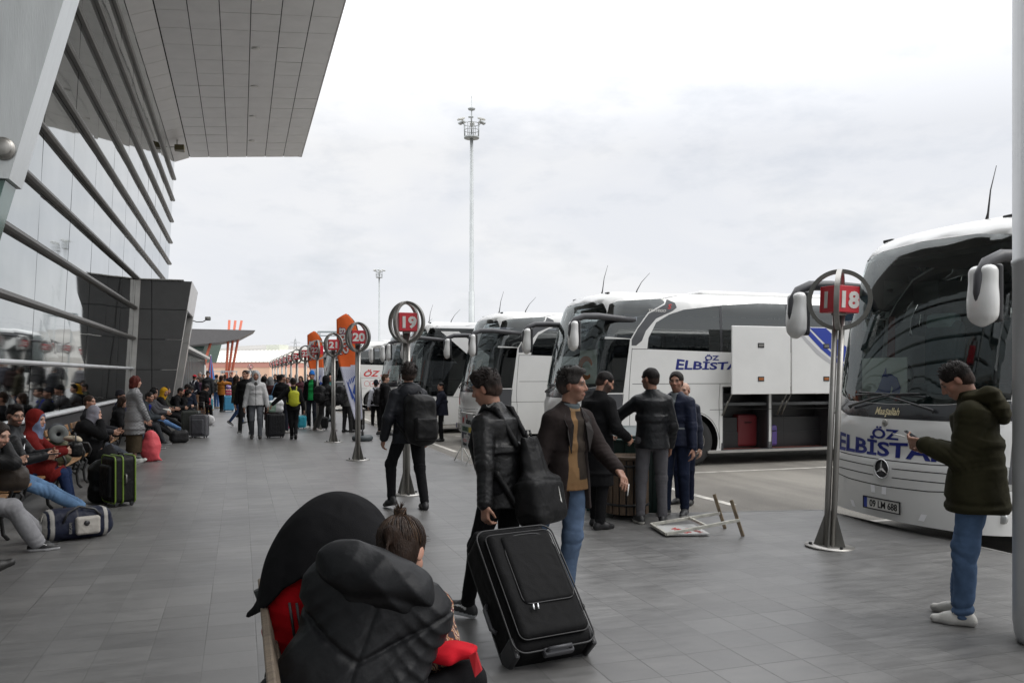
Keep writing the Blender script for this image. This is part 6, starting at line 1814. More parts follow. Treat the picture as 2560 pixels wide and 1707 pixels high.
def backpack(label, x, y, rz, b, h, col, size=(0.30, 0.17, 0.44), drop=0.06, pocket=True, m='nylon', strapcol=None, mark=None, z=0.0, shift=0.0, out=0.0, limp=False):
    """a rucksack worn on a posed body"""
    t = thing('backpack', label, 'backpack', (x, y, z), rz, 'backpacks being worn')
    q = b.q; w_, d_, hh = [v * q for v in size]
    RC = b.RC.T
    c = b.neckb - b.up2 * (0.05 + drop) * q - b.up2 * hh / 2 - b.fwd * (0.135 + d_ / 2 / q + out) * q + b.right * shift
    dsp = lambda X: (0.009 * wave(X, 11, 4) + 0.003 * wave(X, 30, 5)).astype(F32)
    pr = [rbx(c, (w_ / 2, d_ / 2, hh / 2), min(0.09, d_ * .48), RC), ell(c - b.up2 * hh * .20 - b.fwd * d_ * .20, (w_ * .53, d_ * .62, hh * .36), RC, 0.05), ell(c + b.up2 * hh * .24 - b.fwd * d_ * .05, (w_ * .46, d_ * .52, hh * .28), RC, 0.06)]
    if limp:
        pr = [con(c - b.up2 * hh * .34, c + b.up2 * hh * .50, (w_ * .52, d_ * .62), (w_ * .24, d_ * .26), b.right, .06), rbx(c - b.up2 * hh * .24 - b.fwd * .01, (w_ * .53, d_ * .62, hh * .26), .055, RC, .06)]
        ax_ = b.up2.astype(F32); c_o = c.astype(F32); rt_ = b.right.astype(F32)
        def dsp(X):
            v = X - c_o; u = v @ rt_; zz = v @ ax_; top = np.clip((zz + F32(.02)) / F32(hh * .45), 0, 1)
            return (0.004 * wave(X, 12, 4) + 0.010 * top * np.abs(np.sin(u * 55 + 2.5 * wave(X, 6, 8))) + .003 * wave(X, 34, 5) + 0.007 * np.exp(-((zz + F32(hh * .02) + u * .12) / F32(.012)) ** 2)).astype(F32)
    body = soft('bag', pr, h, M[m], col, t, disp=dsp)
    if pocket: soft('pocket', [rbx(c - b.fwd * (d_ * .60) - b.up2 * hh * .20, (w_ * .38, d_ * .30, hh * .24), 0.04, RC)], h, M[m], tuple(v * .8 for v in col), t, disp=dsp)
    sc = strapcol or tuple(v * .9 for v in col)
    for sg in (-1, 1):
        o = b.right * sg * 0.088 * q
        pts = [c + b.up2 * hh * .42 + b.right * sg * w_ * .22 + b.fwd * d_ * .35, b.neckb + o - b.fwd * 0.085 * q + b.up2 * 0.012 * q, b.neckb + o * 1.05 + b.up2 * 0.045 * q + b.fwd * 0.01 * q, b.neckb + o * 1.15 + b.fwd * 0.105 * q - b.up2 * 0.06 * q,
               b.neckb + o * 1.35 + b.fwd * 0.155 * q - b.up2 * 0.20 * q, b.neckb + o * 1.9 + b.fwd * 0.09 * q - b.up2 * 0.36 * q, b.neckb + o * 1.95 - b.fwd * 0.07 * q - b.up2 * 0.42 * q, c - b.up2 * hh * .36 + b.right * sg * w_ * .40 + b.fwd * d_ * .3]
        pr = [cap(pts[i], pts[i + 1], 0.021 * q, None, 0.01) for i in range(len(pts) - 1)]
        soft('strap', pr, max(h, .009), M[m], sc, t)
    MB().tube([c + b.up2 * hh * .48 + b.right * .03, c + b.up2 * (hh * .5 + .04) + b.right * .02, c + b.up2 * (hh * .5 + .04) - b.right * .02, c + b.up2 * hh * .48 - b.right * .03], .008, 6).build('loop', M['black_plastic'], t)
    if mark is not None:
        sz, du, dv, ang = mark
        q_ = MB(); o = c - b.fwd * (d_ * .82 + .02 * q) + b.right * du + b.up2 * dv
        ex = b.right * math.cos(R(ang)) + b.up2 * math.sin(R(ang)); ez = -b.right * math.sin(R(ang)) + b.up2 * math.cos(R(ang))
        q_.slab([Vector(o + ex * x_ + ez * y_) for x_, y_ in swoosh(sz)], Vector(b.fwd * 0.05))
        q_.build('tick_mark', M['white_letter'], t)
    return t, c

def rel(x, y, deg): return math.atan2(-x, y) + R(deg)
def W(x, y, rz, p, z=0.0):
    c, s = math.cos(rz), math.sin(rz); return (x + c * p[0] - s * p[1], y + s * p[0] + c * p[1], z + p[2])

BLK_HAIR = (0.009, 0.007, 0.0065); BRN_HAIR = (0.026, 0.014, 0.009)
def P(label, xy, rz, h, body, skin=0, hair=('short', BLK_HAIR), top=None, leg=None, shoe=None, z=0.0, fem=False, beard=0.0, extra=None, hat=None):
    t = thing('person', label, 'person', (xy[0], xy[1], z), rz, 'people waiting and walking on the platform')
    b = Body(**body)
    hc_ = hair[1] if hair else BLK_HAIR
    b.flesh(t, h, SKINS[skin % 4], hair=hc_, fem=fem, beard=beard)
    if hair:
        kw = dict(hair[2]) if len(hair) > 2 else {}
        b.hair(t, h, hair[1], hair[0], **kw)
    if hat:
        kw = dict(hat[2]) if len(hat) > 2 else {}
        b.hair(t, h, hat[1], hat[0], mat_=M['cloth'], name={'hijab': 'headscarf', 'hood': 'hood', 'beanie': 'beanie', 'cap': 'cap'}[hat[0]], **kw)
    for k in ([] if leg is None else [leg]): b.trousers(t, h, **k)
    for k in (top if isinstance(top, list) else [top] if top else []): b.top(t, h, **k)
    if shoe: b.shoes(t, h, **shoe)
    return t, b
STAND = [((-0.10, 0.02, 0, 10, 0), (0.10, -0.02, 0, -10, 0)), ((-0.11, 0.07, 0, 14, 0), (0.10, -0.05, 0, -8, 0)), ((-0.08, -0.04, 0, 6, 0), (0.12, 0.08, 0, -16, 0))]
WALK = ((-0.08, 0.30, 0.01, 3, 16), (0.09, -0.30, 0.10, -3, -34))
WALKR = ((-0.09, -0.30, 0.10, 3, -34), (0.08, 0.30, 0.01, -3, 16))
HANG = ((-0.27, 0.04, 0.80), (0.27, 0.02, 0.80))
BLK = (0.008, 0.008, 0.0088); CHAR = (0.022, 0.022, 0.025); NAVY = (0.009, 0.012, 0.028); JEAN = (0.10, 0.20, 0.40); GREY = (0.13, 0.13, 0.135)
# ================================================================== the people near the camera
def tick_on(parent, o, ex, ez, nn, size, m=None, name='tick_mark'):
    q = MB(); o, ex, ez, nn = [Vector(v) for v in (o, ex, ez, nn)]
    q.slab([o + ex * a + ez * b_ for a, b_ in swoosh(size)], nn * 0.006); return q.build(name, m or M['white_letter'], parent)

# --- the man in the leather jacket pulling the case
xy = spot(1256, 5.80); rz = rel(*xy, 54)
hl = DM @ Vector((-0.13, 0.06, 0.935)) + DL          # grip of the case, world
c_, s_ = math.cos(rz), math.sin(rz)
dx_, dy_ = hl.x - xy[0], hl.y - xy[1]
hloc = (c_ * dx_ + s_ * dy_, -s_ * dx_ + c_ * dy_, hl.z + 0.035)
H_ = 1.77; q_ = H_ / 1.75
t, b = P('man in a black leather jacket walking left with a black rucksack, pulling a big case', xy, rz, 0.0068,
  dict(H=H_, hip=(0, 0, 0.940), lean=5, hunch=6, head=(14, 16, -4), feet=((-0.12, 0.24, 0.0, 22, 12), (0.08, -0.22, 0.05, -5, -26)),
       hands=((hloc[0] / q_, hloc[1] / q_, hloc[2] / q_), (0.26, 0.12, 0.84)), palm=((0.6, -0.2, -0.1), None), curl=(0.8, 0.5)),
  skin=1, hair=('quiff', (0.018, 0.013, 0.011), dict(vol=0.004)),
  top=dict(col=(0.0091, 0.0091, 0.00945), m='leather', fat=0.020, hem=0.16, wrinkle=0.006, collar=0.06, cuff=0.004),
  leg=dict(col=BLK, slim=0.006), shoe=dict(col=(0.02, 0.021, 0.022), sole=(0.60, 0.62, 0.64), mark=(0.7, 0.7, 0.7), bulk=1.08))
tufts(t, b, 340, (0.012, 0.009, 0.008), 0.032, 0.55, 0.5, 2, 0.016, 0.05)
MB().tube([b.wr[0] + nrm(np.cross(nrm(b.wr[0] - b.el[0]), A3(math.cos(a_), math.sin(a_), .3))) * 0.029 for a_ in np.linspace(0, 2 * PI, 14)[:-1]], 0.004, 6, closed=True).build('wristband', M['black_plastic'], t)
bt, c = backpack('limp black rucksack with a white tick mark on the man in the leather jacket', xy[0], xy[1], rz, b, 0.009, (0.0084, 0.0084, 0.00875), size=(0.35, 0.17, 0.60), drop=0.15, shift=0.07, out=-0.01, pocket=False, limp=True)
o_ = c - b.right * 0.0 - b.fwd * 0.20
tick_on(bt, c + b.right * 0.085 - b.fwd * 0.118 - b.up2 * 0.24, b.right * 0.35 + b.up2 * 0.94, -b.right * 0.94 + b.up2 * 0.35, -b.fwd, 0.16)
tick_on(bt, b.neckb - b.right * 0.115 + b.up2 * 0.035 - b.fwd * 0.035, -b.fwd, -b.right * .7 + b.up2 * .7, b.up2 - b.right * .6, 0.08)

# --- the man in the brown blazer with a cigarette
xy = spot(1416, 6.20); rz = rel(*xy, -142)
cgh = spot(1546, 5.95); c_, s_ = math.cos(rz), math.sin(rz); hx_, hy_ = cgh[0] - xy[0], cgh[1] - xy[1]; HB = ((c_ * hx_ + s_ * hy_) / 1.0057, (-s_ * hx_ + c_ * hy_) / 1.0057, 1.03 / 1.0057)
t, b = P('man in a brown blazer over a two-tone sweater, turned right, holding out a cigarette', xy, rz, 0.0066,
  dict(H=1.76, hip=(0, 0, 0.952), lean=1, hunch=4, head=(38, 2, 2), feet=((0.10, 0.10, 0, 8, 0), (0.30, -0.34, 0.04, -8, -20)), twist=4,
       hands=(HB, (0.27, 0.06, 0.84)), palm=((0.3, 0.2, -0.8), None), curl=(0.32, 0.5), elbows=(A3(-0.5, -0.8, -0.4), None)),
  skin=1, hair=('wavy', (0.030, 0.027, 0.025)), beard=0.22, leg=dict(col=(0.062, 0.092, 0.145), m='denim', fat=0.016, flare=0.006, wrinkle=0.008), shoe=dict(col=(0.02, 0.018, 0.016)))
tufts(t, b, 320, (0.020, 0.018, 0.017), 0.030, 0.35, 0.5, 3, 0.018, 0.0)
def swp(V, col):
    l = (V - b.hip) @ b.RC
    col[(l[:, 0] < 0.01) & (l[:, 2] > 0.0) & (l[:, 1] > 0)] = (0.040, 0.032, 0.026)
    col[(l[:, 2] < -0.02)] = (0.20, 0.115, 0.055)
    col[(l[:, 2] > 0.495)] = (0.24, 0.16, 0.09)
b.top(t, 0.008, (0.21, 0.125, 0.060), name='sweater', fat=0.008, hem=0.09, collar=0.03, paint=swp, wrinkle=0.003, belly=0.012)
b.top(t, 0.0075, (0.026, 0.020, 0.019), name='blazer', fat=0.020, hem=0.24, collar=0.0, open_=(0.135, 0.060), wrinkle=0.0045, belly=0.014)
b.top(t, 0.009, (0.10, 0.12, 0.13), name='shirt_collar', fat=-0.014, hem=-0.2, collar=0.055, wrinkle=0.0)
for sg in (-1, 1):      # lapels lie on the blazer
    q = MB(); P0 = lambda x_, y_, z_: Vector(b.neckb + b.right * sg * x_ + b.fwd * y_ + b.up2 * z_)
    q.slab([P0(.066, .055, .025), P0(.060, .128, -.10), P0(.090, .150, -.30), P0(.128, .142, -.155), P0(.118, .128, -.115), P0(.135, .105, -.06), P0(.105, .03, .015)], Vector(b.fwd * 0.008)); q.build('lapel', flat('lapel_brown', (0.022, 0.018, 0.017), 0.8), t)
hd = nrm(b.wr[0] - b.el[0])
cg = b.wr[0] + hd * 0.13 + A3(0.0, 0.02, -0.03)
t2 = thing('cigarette', 'lit white cigarette between the fingers of the man in the brown blazer', 'cigarette', (xy[0], xy[1], 0), rz)
MB().tube([cg, cg + A3(0.03, 0.02, -0.07)], 0.0042, 8).build('paper', M['white_letter'], t2)
MB().tube([cg + A3(0.03, 0.02, -0.07), cg + A3(0.0325, 0.0215, -0.077)], 0.0042, 8).build('ash', flat('ash', (0.3, 0.29, 0.28), 0.9), t2)

# --- bearded man in a long black coat
xy = spot(1492, 9.25); rz = rel(*xy, -48)
P('bearded man in a long black coat looking down, behind the blazer', xy, rz, 0.009,
  dict(H=1.77, hip=(0, 0, 0.952), hunch=8, head=(-26, 26, 0), feet=STAND[1], hands=((-0.20, 0.28, 1.02), (0.22, 0.26, 1.00))), skin=0,
  hair=('crop', BLK_HAIR), beard=0.85, top=dict(col=(0.007, 0.007, 0.0077), name='coat', fat=0.026, hem=0.10, skirt=[((0, 0.0, 0.62), (0.21, 0.16)), ((0, 0, 0.48), (0.215, 0.165))], collar=0.06), leg=dict(col=BLK), shoe=dict(col=BLK))
# --- man in black jacket and grey jeans, arm stretched out
xy = spot(1630, 9.5); rz = rel(*xy, 8)
t, b = P('man in a black leather jacket and grey jeans, back turned, arm stretched to the left', xy, rz, 0.0085,
  dict(H=1.79, hip=(0, 0, 0.952), head=(46, 4, 0), feet=((-0.13, 0.02, 0, 16, 0), (0.12, 0.02, 0, -14, 0)), hands=((-0.56, 0.30, 1.05), (0.23, 0.14, 0.86)), palm=((0, 0, -1), None), curl=(0.4, 0.5), elbows=(A3(-.3, -1, -.5), None)),
  skin=1, hair=('short', BLK_HAIR), beard=0.45, top=dict(col=(0.0084, 0.0091, 0.0105), m='leather', fat=0.024, hem=0.10, collar=0.05, wrinkle=0.0035), leg=dict(col=(0.085, 0.083, 0.090), slim=0.003, wrinkle=0.006), shoe=dict(col=BLK, sole=(0.55, 0.53, 0.48)))
hd = nrm(b.wr[0] - b.el[0]); cg = b.wr[0] + hd * 0.15
t2 = thing('cigarette', 'white cigarette in the outstretched hand of the man in grey jeans', 'cigarette', (xy[0], xy[1], 0), rz)
MB().tube([cg, cg + A3(-0.03, 0.0, 0.075)], 0.0042, 8).build('paper', M['white_letter'], t2)
MB().tube([cg + A3(-.03, 0, .075), cg + A3(-.033, 0, .083)], 0.0042, 8).build('ash', flat('ash', (0.3, 0.29, 0.28), 0.9), t2)
# --- man in navy
xy = spot(1692, 10.1); rz = rel(*xy, 152)
P('man in a navy jacket and dark jeans facing the man with the outstretched arm', xy, rz, 0.0088,
  dict(H=1.75, hip=(0, 0, 0.952), head=(14, 3, 0), feet=((-0.10, -0.02, 0, 16, 0), (0.12, 0.05, 0, -6, 0)), hands=((-0.26, 0.08, 0.82), (0.30, 0.10, 0.90)), curl=(0.5, 0.55)),
  skin=1, hair=('short', (0.02, 0.017, 0.015), dict(vol=0.004)), beard=0.15, top=[dict(col=(0.20, 0.22, 0.23), name='shirt', fat=0.006, hem=-0.1, collar=0.05, wrinkle=0.002), dict(col=(0.010, 0.014, 0.032), m='nylon', fat=0.024, hem=0.10, collar=0.045, open_=(0.012, 0.045))], leg=dict(col=(0.012, 0.017, 0.035), m='denim'), shoe=dict(col=(0.03, 0.03, 0.032), sole=(0.35, 0.34, 0.32)))
# --- balding man on the road behind
xy = spot(1712, 12.2)
P('balding man in a dark blue jacket, mostly hidden behind the man in navy', xy, rel(*xy, 150), 0.010, dict(H=1.80, hip=(0, 0, 0.952), head=(10, 4, 0), feet=STAND[0], hands=HANG), z=RZ, skin=2,
  hair=('balding', (0.03, 0.025, 0.02)), top=dict(col=(0.011, 0.014, 0.026), m='nylon'), leg=dict(col=NAVY), shoe=dict(col=BLK))
# --- man in the parka
xy = spot(2440, 5.72); rz = rel(*xy, 84)
t, b = P('man in a dark green hooded parka and blue jeans looking down at his phone', xy, rz, 0.0068,
  dict(H=1.84, hip=(0, 0, 0.952), lean=-2, hunch=9, head=(8, 36, 0), neck=0.015, feet=((-0.11, 0.06, 0, 6, 0), (0.11, 0.10, 0, -12, 0)),
       hands=((-0.06, 0.30, 1.17), (0.09, 0.29, 1.14)), palm=((0.7, -0.2, 0.6), (-0.7, -0.2, 0.6)), curl=(0.6, 0.7), elbows=(A3(-.25, -.6, -1), A3(.25, -.6, -1))),
  skin=1, hair=('short', (0.0112, 0.0084, 0.007)), top=dict(col=(0.028, 0.026, 0.013), m='cloth', name='parka', fat=0.036, hem=0.12, skirt=[((0, -0.005, 0.77), (0.222, 0.182)), ((0, -0.005, 0.735), (0.224, 0.184))], collar=0.075, wrinkle=0.0085, cuff=0.006),
  leg=dict(col=(0.070, 0.115, 0.20), m='denim', fat=0.018, wrinkle=0.011), shoe=dict(col=(0.50, 0.49, 0.46), sole=(0.42, 0.41, 0.39), bulk=0.96))
hb = b.neckb - b.fwd * 0.05; hq = lambda x_, y_, z_: hb + (b.right * x_ + b.fwd * y_ + b.up2 * z_) * b.q
ux_ = b.up2.astype(F32); rx_ = b.right.astype(F32); ho_ = hb.astype(F32)
soft('hood', [ell(hq(0, -.095, -.045), (.135, .070, .125), (b.RC @ rotx(R(-16))).T), cap(hq(-.10, .05, .035), hq(-.085, -.06, .045), .040, .05, .05), cap(hq(.10, .05, .035), hq(.085, -.06, .045), .040, .05, .05), cap(hq(-.085, -.06, .045), hq(.085, -.06, .045), .05, .05, .05), cap(hq(-.10, .05, .035), hq(-.06, .125, -.04), .036, .024, .04), cap(hq(.10, .05, .035), hq(.06, .125, -.04), .036, .024, .04)],
     0.0066, M['cloth'], (0.031, 0.028, 0.014), t, k=.04, disp=lambda X: (.005 * wave(X, 14, 3) + .006 * np.abs(np.sin(((X - ho_) @ ux_) * 52 + 2.5 * wave(X, 8, 6))) - .003).astype(F32), subs=[(ell(b.hc + b.RH @ A3(0, -.01, .0), A3(.088, .108, .12), b.RH.T), .02)])
q = MB()        # seams: waist cord and back yoke
hh_ = lambda a, z: b.hip + A3(0, 0, z) + A3(math.cos(a) * .186, math.sin(a) * .150, 0)
q.tube([hh_(a, .13) for a in np.linspace(0, 2 * PI, 33)[:-1]], .0035, 5, closed=True); q.build('waist_cord', flat('cord_olive', (.016, .015, .008), .8), t)
tufts(t, b, 260, (0.010, 0.008, 0.007), 0.018, 0.5, 0.3, 4, 0.010, 0.0)
for sg in (-1, 1):      # laces
    o0, FR = b.foot[(sg + 1) // 2]; q = MB()
    for k in range(4):
        yy = 0.035 + k * 0.022; zz = 0.088 - k * 0.0095
        q.tube([o0 + FR @ A3(-.022, yy, zz - .006), o0 + FR @ A3(0, yy + .006, zz + .004), o0 + FR @ A3(.022, yy, zz - .006)], .003, 5)
    q.tube([o0 + FR @ A3(0, .03, .098), o0 + FR @ A3(-.03, .045, .10), o0 + FR @ A3(-.045, .06, .085)], .003, 5).tube([o0 + FR @ A3(0, .03, .098), o0 + FR @ A3(.03, .045, .10), o0 + FR @ A3(.045, .06, .085)], .003, 5)
    q.build('lace', M['white_letter'], t)
hw_ = (b.wr[0] + b.wr[1]) / 2 + A3(0, 0.085, 0.055)
t2 = thing('phone', 'dark phone held in both hands by the man in the parka', 'phone', (xy[0], xy[1], 0), rz)
Rm = Matrix(rotx(R(35)).tolist())
MB().box(hw_, (0.072, 0.145, 0.009), Rm, bev=0.004).build('case', M['black_plastic'], t2)
MB().box(Vector(hw_) + Rm @ Vector((0, 0, 0.0052)), (0.064, 0.13, 0.002), Rm).build('screen', flat('phone_screen', (0.03, 0.035, 0.045), 0.1), t2)
t2 = thing('cigarette', 'thin white cigarette pointing left from the hands of the man in the parka', 'cigarette', (xy[0], xy[1], 0), rz)
MB().tube([hw_ + A3(-.05, .05, .0), hw_ + A3(-.055, .125, 0.018)], 0.0042, 8).build('paper', M['white_letter'], t2)
MB().tube([hw_ + A3(-.055, .125, 0.018), hw_ + A3(-.056, .132, .0195)], 0.0042, 8).build('ash', flat('ash', (0.3, 0.29, 0.28), 0.9), t2)
# --- man in black walking away with a rucksack
xy = spot(1022, 10.55); rz = rel(*xy, 20)
t, b = P('tall man all in black walking away beside sign 19 with his hood down', xy, rz, 0.0088,
  dict(H=1.86, hip=(0, 0, 0.940), lean=2, head=(-24, -4, 4), feet=((-0.17, 0.10, 0.04, 14, -12), (0.15, -0.14, 0, -6, 0)), hands=((-0.28, 0.10, 0.85), (0.27, 0.08, 0.85))), skin=1,
  hair=('wavy', (0.02, 0.015, 0.013), dict(vol=0.008)), top=dict(col=(0.014, 0.015, 0.019), m='nylon', fat=0.030, hem=0.15, hood=1.15, collar=0.08), leg=dict(col=(0.0098, 0.0098, 0.0112), slim=0.002, wrinkle=0.006), shoe=dict(col=BLK, high=0.03))
tufts(t, b, 260, (0.012, 0.009, 0.008), 0.035, 0.0, 0.6, 5, 0.022, -0.3)
backpack('bulging black rucksack on the tall man walking away', xy[0], xy[1], rz, b, 0.011, (0.0077, 0.0077, 0.00805), size=(0.36, 0.26, 0.56), drop=0.02, shift=0.05)

# ================================================================== two people on the foreground bench
xy = (0.30, 2.77); rz = R(-70)
t = thing('person', 'person in a black puffer jacket with tied-up brown hair, seated on the near bench', 'person', (*xy, 0), rz, 'people waiting and walking on the platform')
b = Body(H=1.68, hip=(0.0, 0.06, 0.575), lean=8, hunch=15, side=-1, twist=50, head=(34, 32, -4), neck=0.02, feet=((-0.12, 0.60, 0.20, 0, 0), (0.12, 0.58, 0.16, 0, 0)), hands=((-0.22, 0.30, 0.76), (-0.02, 0.32, 0.74)), curl=(0.6, 0.6), elbows=(A3(-.3, -.6, -1), A3(.3, -.6, -1)))
b.hc = b.hc + A3(0.0, 0.0, -0.055)
b.flesh(t, 0.006, SKINS[2], hair=(0.045, 0.026, 0.016), fem=True)
b.hair(t, 0.0055, (0.020, 0.011, 0.007), 'tail', vol=-0.004)
# hair combed up strand by strand to a knot on the crown
rw = random.Random(5); qh = b.q
def skull(d, o=0.0):
    d = nrm(d); r_ = A3(0.079, 0.099, 0.091) + o
    k = 1 / np.linalg.norm(d / r_); return A3(0, -0.014, 0.034) + d * k
knot = nrm(A3(0, -0.50, 0.86))
groups = [(MB(), flat('strand_dark', (0.018, 0.010, 0.007), 0.4, spec=0.35)), (MB(), flat('strand_brown', (0.040, 0.022, 0.013), 0.4, spec=0.35)), (MB(), flat('strand_light', (0.085, 0.048, 0.026), 0.4, spec=0.35))]
for i in range(520):
    a = rw.uniform(0, 2 * PI); ff = math.sin(a)
    zz = 0.42 * max(ff, 0) ** 1.5 - 0.62 * max(-ff, 0) ** 0.7 - 0.10 + rw.uniform(-.10, .25)
    d0 = nrm(A3(math.cos(a), ff, zz)); kk = nrm(knot + A3(rw.uniform(-.12, .12), rw.uniform(-.12, .12), rw.uniform(-.1, .1)))
    lift = rw.uniform(0.003, 0.010); pts = []
    for j in range(8):
        u = j / 7; d = nrm(d0 * (1 - u) + kk * u); pts.append(b.hc + b.RH @ (skull(d, lift * (0.5 + math.sin(PI * u)) + 0.008 * u ** 3)) * qh)
    m_ = rw.choice((0, 0, 1, 1, 1, 2)); groups[m_][0].tube(pts, [0.0007, .0012, .0014, .0015, .0015, .0014, .0013, .001], 4)
kc = skull(knot, 0.022)
for i in range(70):     # the knot and its loose ends
    a = rw.uniform(0, 2 * PI); e1, e2 = A3(1, 0, 0), nrm(np.cross(knot, A3(1, 0, 0))); rr_ = rw.uniform(.010, .024); pts = []
    for j in range(8):
        an = a + j * 0.6; pts.append(b.hc + b.RH @ (kc + (e1 * math.cos(an) + e2 * math.sin(an)) * rr_ + knot * rw.uniform(-.012, .014)) * qh)
    groups[i % 3][0].tube(pts, 0.0014, 4)
for i in range(60):
    dd = nrm(knot + A3(rw.uniform(-.8, .8), rw.uniform(-.8, .6), rw.uniform(-.3, .5))); p0 = b.hc + b.RH @ kc * qh; d_ = b.RH @ dd * rw.uniform(.015, .055)
    groups[i % 3][0].tube([p0, p0 + d_ * .6, p0 + d_ + A3(rw.uniform(-.006, .006), 0, -.008)], [.0014, .001, .0004], 4)
for i in range(40):
    a = rw.uniform(0, 2 * PI); p_ = b.hc + b.RH @ skull(A3(math.cos(a), math.sin(a), rw.uniform(-.3, .9)), .008) * qh
    d_ = nrm(b.RH @ A3(math.cos(a), math.sin(a), rw.uniform(0, .8))) * rw.uniform(.008, .03); groups[0][0].tube([p_ - d_ * .3, p_ + d_ * .5, p_ + d_ + A3(0, 0, -.006)], [.0008, .0006, .0003], 4)
for g_, m_ in groups: g_.build('hair_strands', m_, t)
b.trousers(t, 0.009, (0.007, 0.007, 0.008), fat=0.018)
# quilted jacket, big hood lying on the back like a collar
nb_ = b.neckb; rt_ = b.right; fw_ = b.fwd
down = A3(0, -.02, .50)
bkc = (b.hip * .5 + nb_ * .5).astype(F32); rtf, fwf = rt_.astype(F32), fw_.astype(F32)
def quilt(X):
    v = X - bkc; u = v @ rtf; z = X[..., 2]; bk = (v @ fwf) < 0.02
    au = np.abs(u)
    g = np.exp(-((z - (F32(.80) + F32(.52) * au)) / F32(.011)) ** 2) + .7 * np.exp(-((z - (F32(.62) + F32(.40) * au)) / F32(.011)) ** 2)
    sm = np.exp(-(u / F32(.007)) ** 2) * (z < .97)
    w1 = wave(X, 9, 31)
    cr = np.abs(np.sin((u * .7 + z) * 62 + 3.2 * w1)) * np.clip((u - .06) / .12, 0, 1) * .008 + .007 * np.abs(np.sin((z - u * .9) * 40 + 3.0 * wave(X, 7, 14))) * np.clip(wave(X, 6, 19), 0, 1)
    return (bk * (.011 * g + .007 * sm) + cr + .005 * wave(X, 12, 22) + .0025 * wave(X, 31, 5) - .002).astype(F32)
pr = [con(A3(0.0, 0.02, .50) - rt_ * .03, nb_ + b.up2 * .02, (.325, .245), (.150, .125), rt_, .08), cap(b.sh[0] - rt_ * .01, b.sh[1] + rt_ * .01, .105, None, .09)]
for i in (0, 1): pr += [cap(b.sh[i], b.el[i], .088, .078, .05), cap(b.el[i], b.wr[i] - nrm(b.wr[i] - b.el[i]) * .02, .074, .056, .04)]
soft('puffer_jacket', pr, 0.0062, M['puffer'], (0.0088, 0.0092, 0.0105), t, k=.07, disp=quilt, cuts=[(A3(0, 0, .53), A3(0, 0, -1))])
hb = nb_ - fw_ * .05; hp_ = lambda x_, y_, z_: hb + (rt_ * x_ + fw_ * y_ + b.up2 * z_) * qh
def hoodd(X):
    v = X - hb.astype(F32); u = v @ rtf; z = v @ b.up2.astype(F32)
    w7 = wave(X, 7, 6); rim = np.exp(-((z + F32(.055) - F32(.02) * np.sin(u * 16)) / F32(.016)) ** 2)
    return (.009 * wave(X, 10, 21) + .013 * np.abs(np.sin(z * 34 + u * 10 + 2.8 * w7)) * np.clip(.5 + .6 * wave(X, 6, 9), 0, 1) + .009 * np.abs(np.sin(u * 30 - z * 12 + 2.2 * w7)) * np.clip(.5 - .6 * wave(X, 6, 9), 0, 1) + .010 * rim + .003 * wave(X, 36, 3) - .007).astype(F32)
soft('jacket_hood', [ell(hp_(-.015, -.035, .010), (.212, .122, .104), (b.RC @ roty(R(4))).T), cap(hp_(-.15, .02, -.02), hp_(-.12, .12, -.02), .06, .04, .06), cap(hp_(.12, .02, .0), hp_(.185, .12, -.035), .06, .034, .06), cap(hp_(.185, .12, -.035), hp_(.18, .17, -.085), .034, .022, .03)],
     0.0058, M['puffer'], (0.0095, 0.010, 0.0114), t, k=.06, disp=hoodd, subs=[(ell(b.hc + b.RH @ A3(0, .01, .03) * qh, A3(.098, .12, .13) * qh, b.RH.T), .03)])
b.shoes(t, 0.012, (0.03, 0.03, 0.03))
q = MB()
for i, (x_, y_, z_) in enumerate(((.13, .155, -.02), (.135, .16, -.045))): q.tube([hp_(x_, y_, z_), hp_(x_ + .012, y_ + .01, z_ - .018)], .006, 6)
q.tube([hp_(.15, .10, .03), hp_(.165, .14, .01), hp_(.16, .165, -.03), hp_(.15, .17, -.07)], .005, 6); q.build('hood_zip', M['black_plastic'], t)

xy2 = (0.22, 3.34); rz2 = R(-72)
t = thing('person', 'hunched person under a black shawl and red jacket on the near bench', 'person', (*xy2, 0), rz2, 'people waiting and walking on the platform')
ax1 = rotz(-rz2)       # world directions in the person's frame
wv_ = lambda x_, y_, z_: ax1 @ A3(x_ - xy2[0], y_ - xy2[1], 0) + A3(0, 0, z_)
def cv_(X_, Y_, z_):   # sideways and depth as seen along the platform from the bench's near end
    return wv_(CY * X_ + SY * Y_, CY * Y_ - SY * X_, z_)
b2 = Body(H=1.66, hip=(0.04, 0.0, 0.57), lean=10, hunch=20, twist=6, head=(0, 50, 0), neck=0.02, feet=((-0.10, 0.48, 0, 0, 0), (0.12, 0.46, 0, 0, 0)), hands=((-0.12, 0.36, 0.74), (0.10, 0.36, 0.74)), curl=(0.6, 0.6), elbows=(A3(-.2, -.6, -1), A3(.2, -.6, -1)))
b2.hc = b2.hc + wv_(xy2[0] - .10, xy2[1] - .02, -.07)
b2.flesh(t, 0.008, SKINS[2], fem=True)
b2.trousers(t, 0.010, (0.007, 0.007, 0.008), fat=0.02)
RV = np.array([ax1 @ A3(CY, -SY, 0), ax1 @ A3(SY, CY, 0), A3(0, 0, 1)])
def rj(X): return (.006 * wave(X, 10, 4) + .004 * np.abs(np.sin(X[..., 2] * 50 + 3 * wave(X, 7, 5)))).astype(F32)
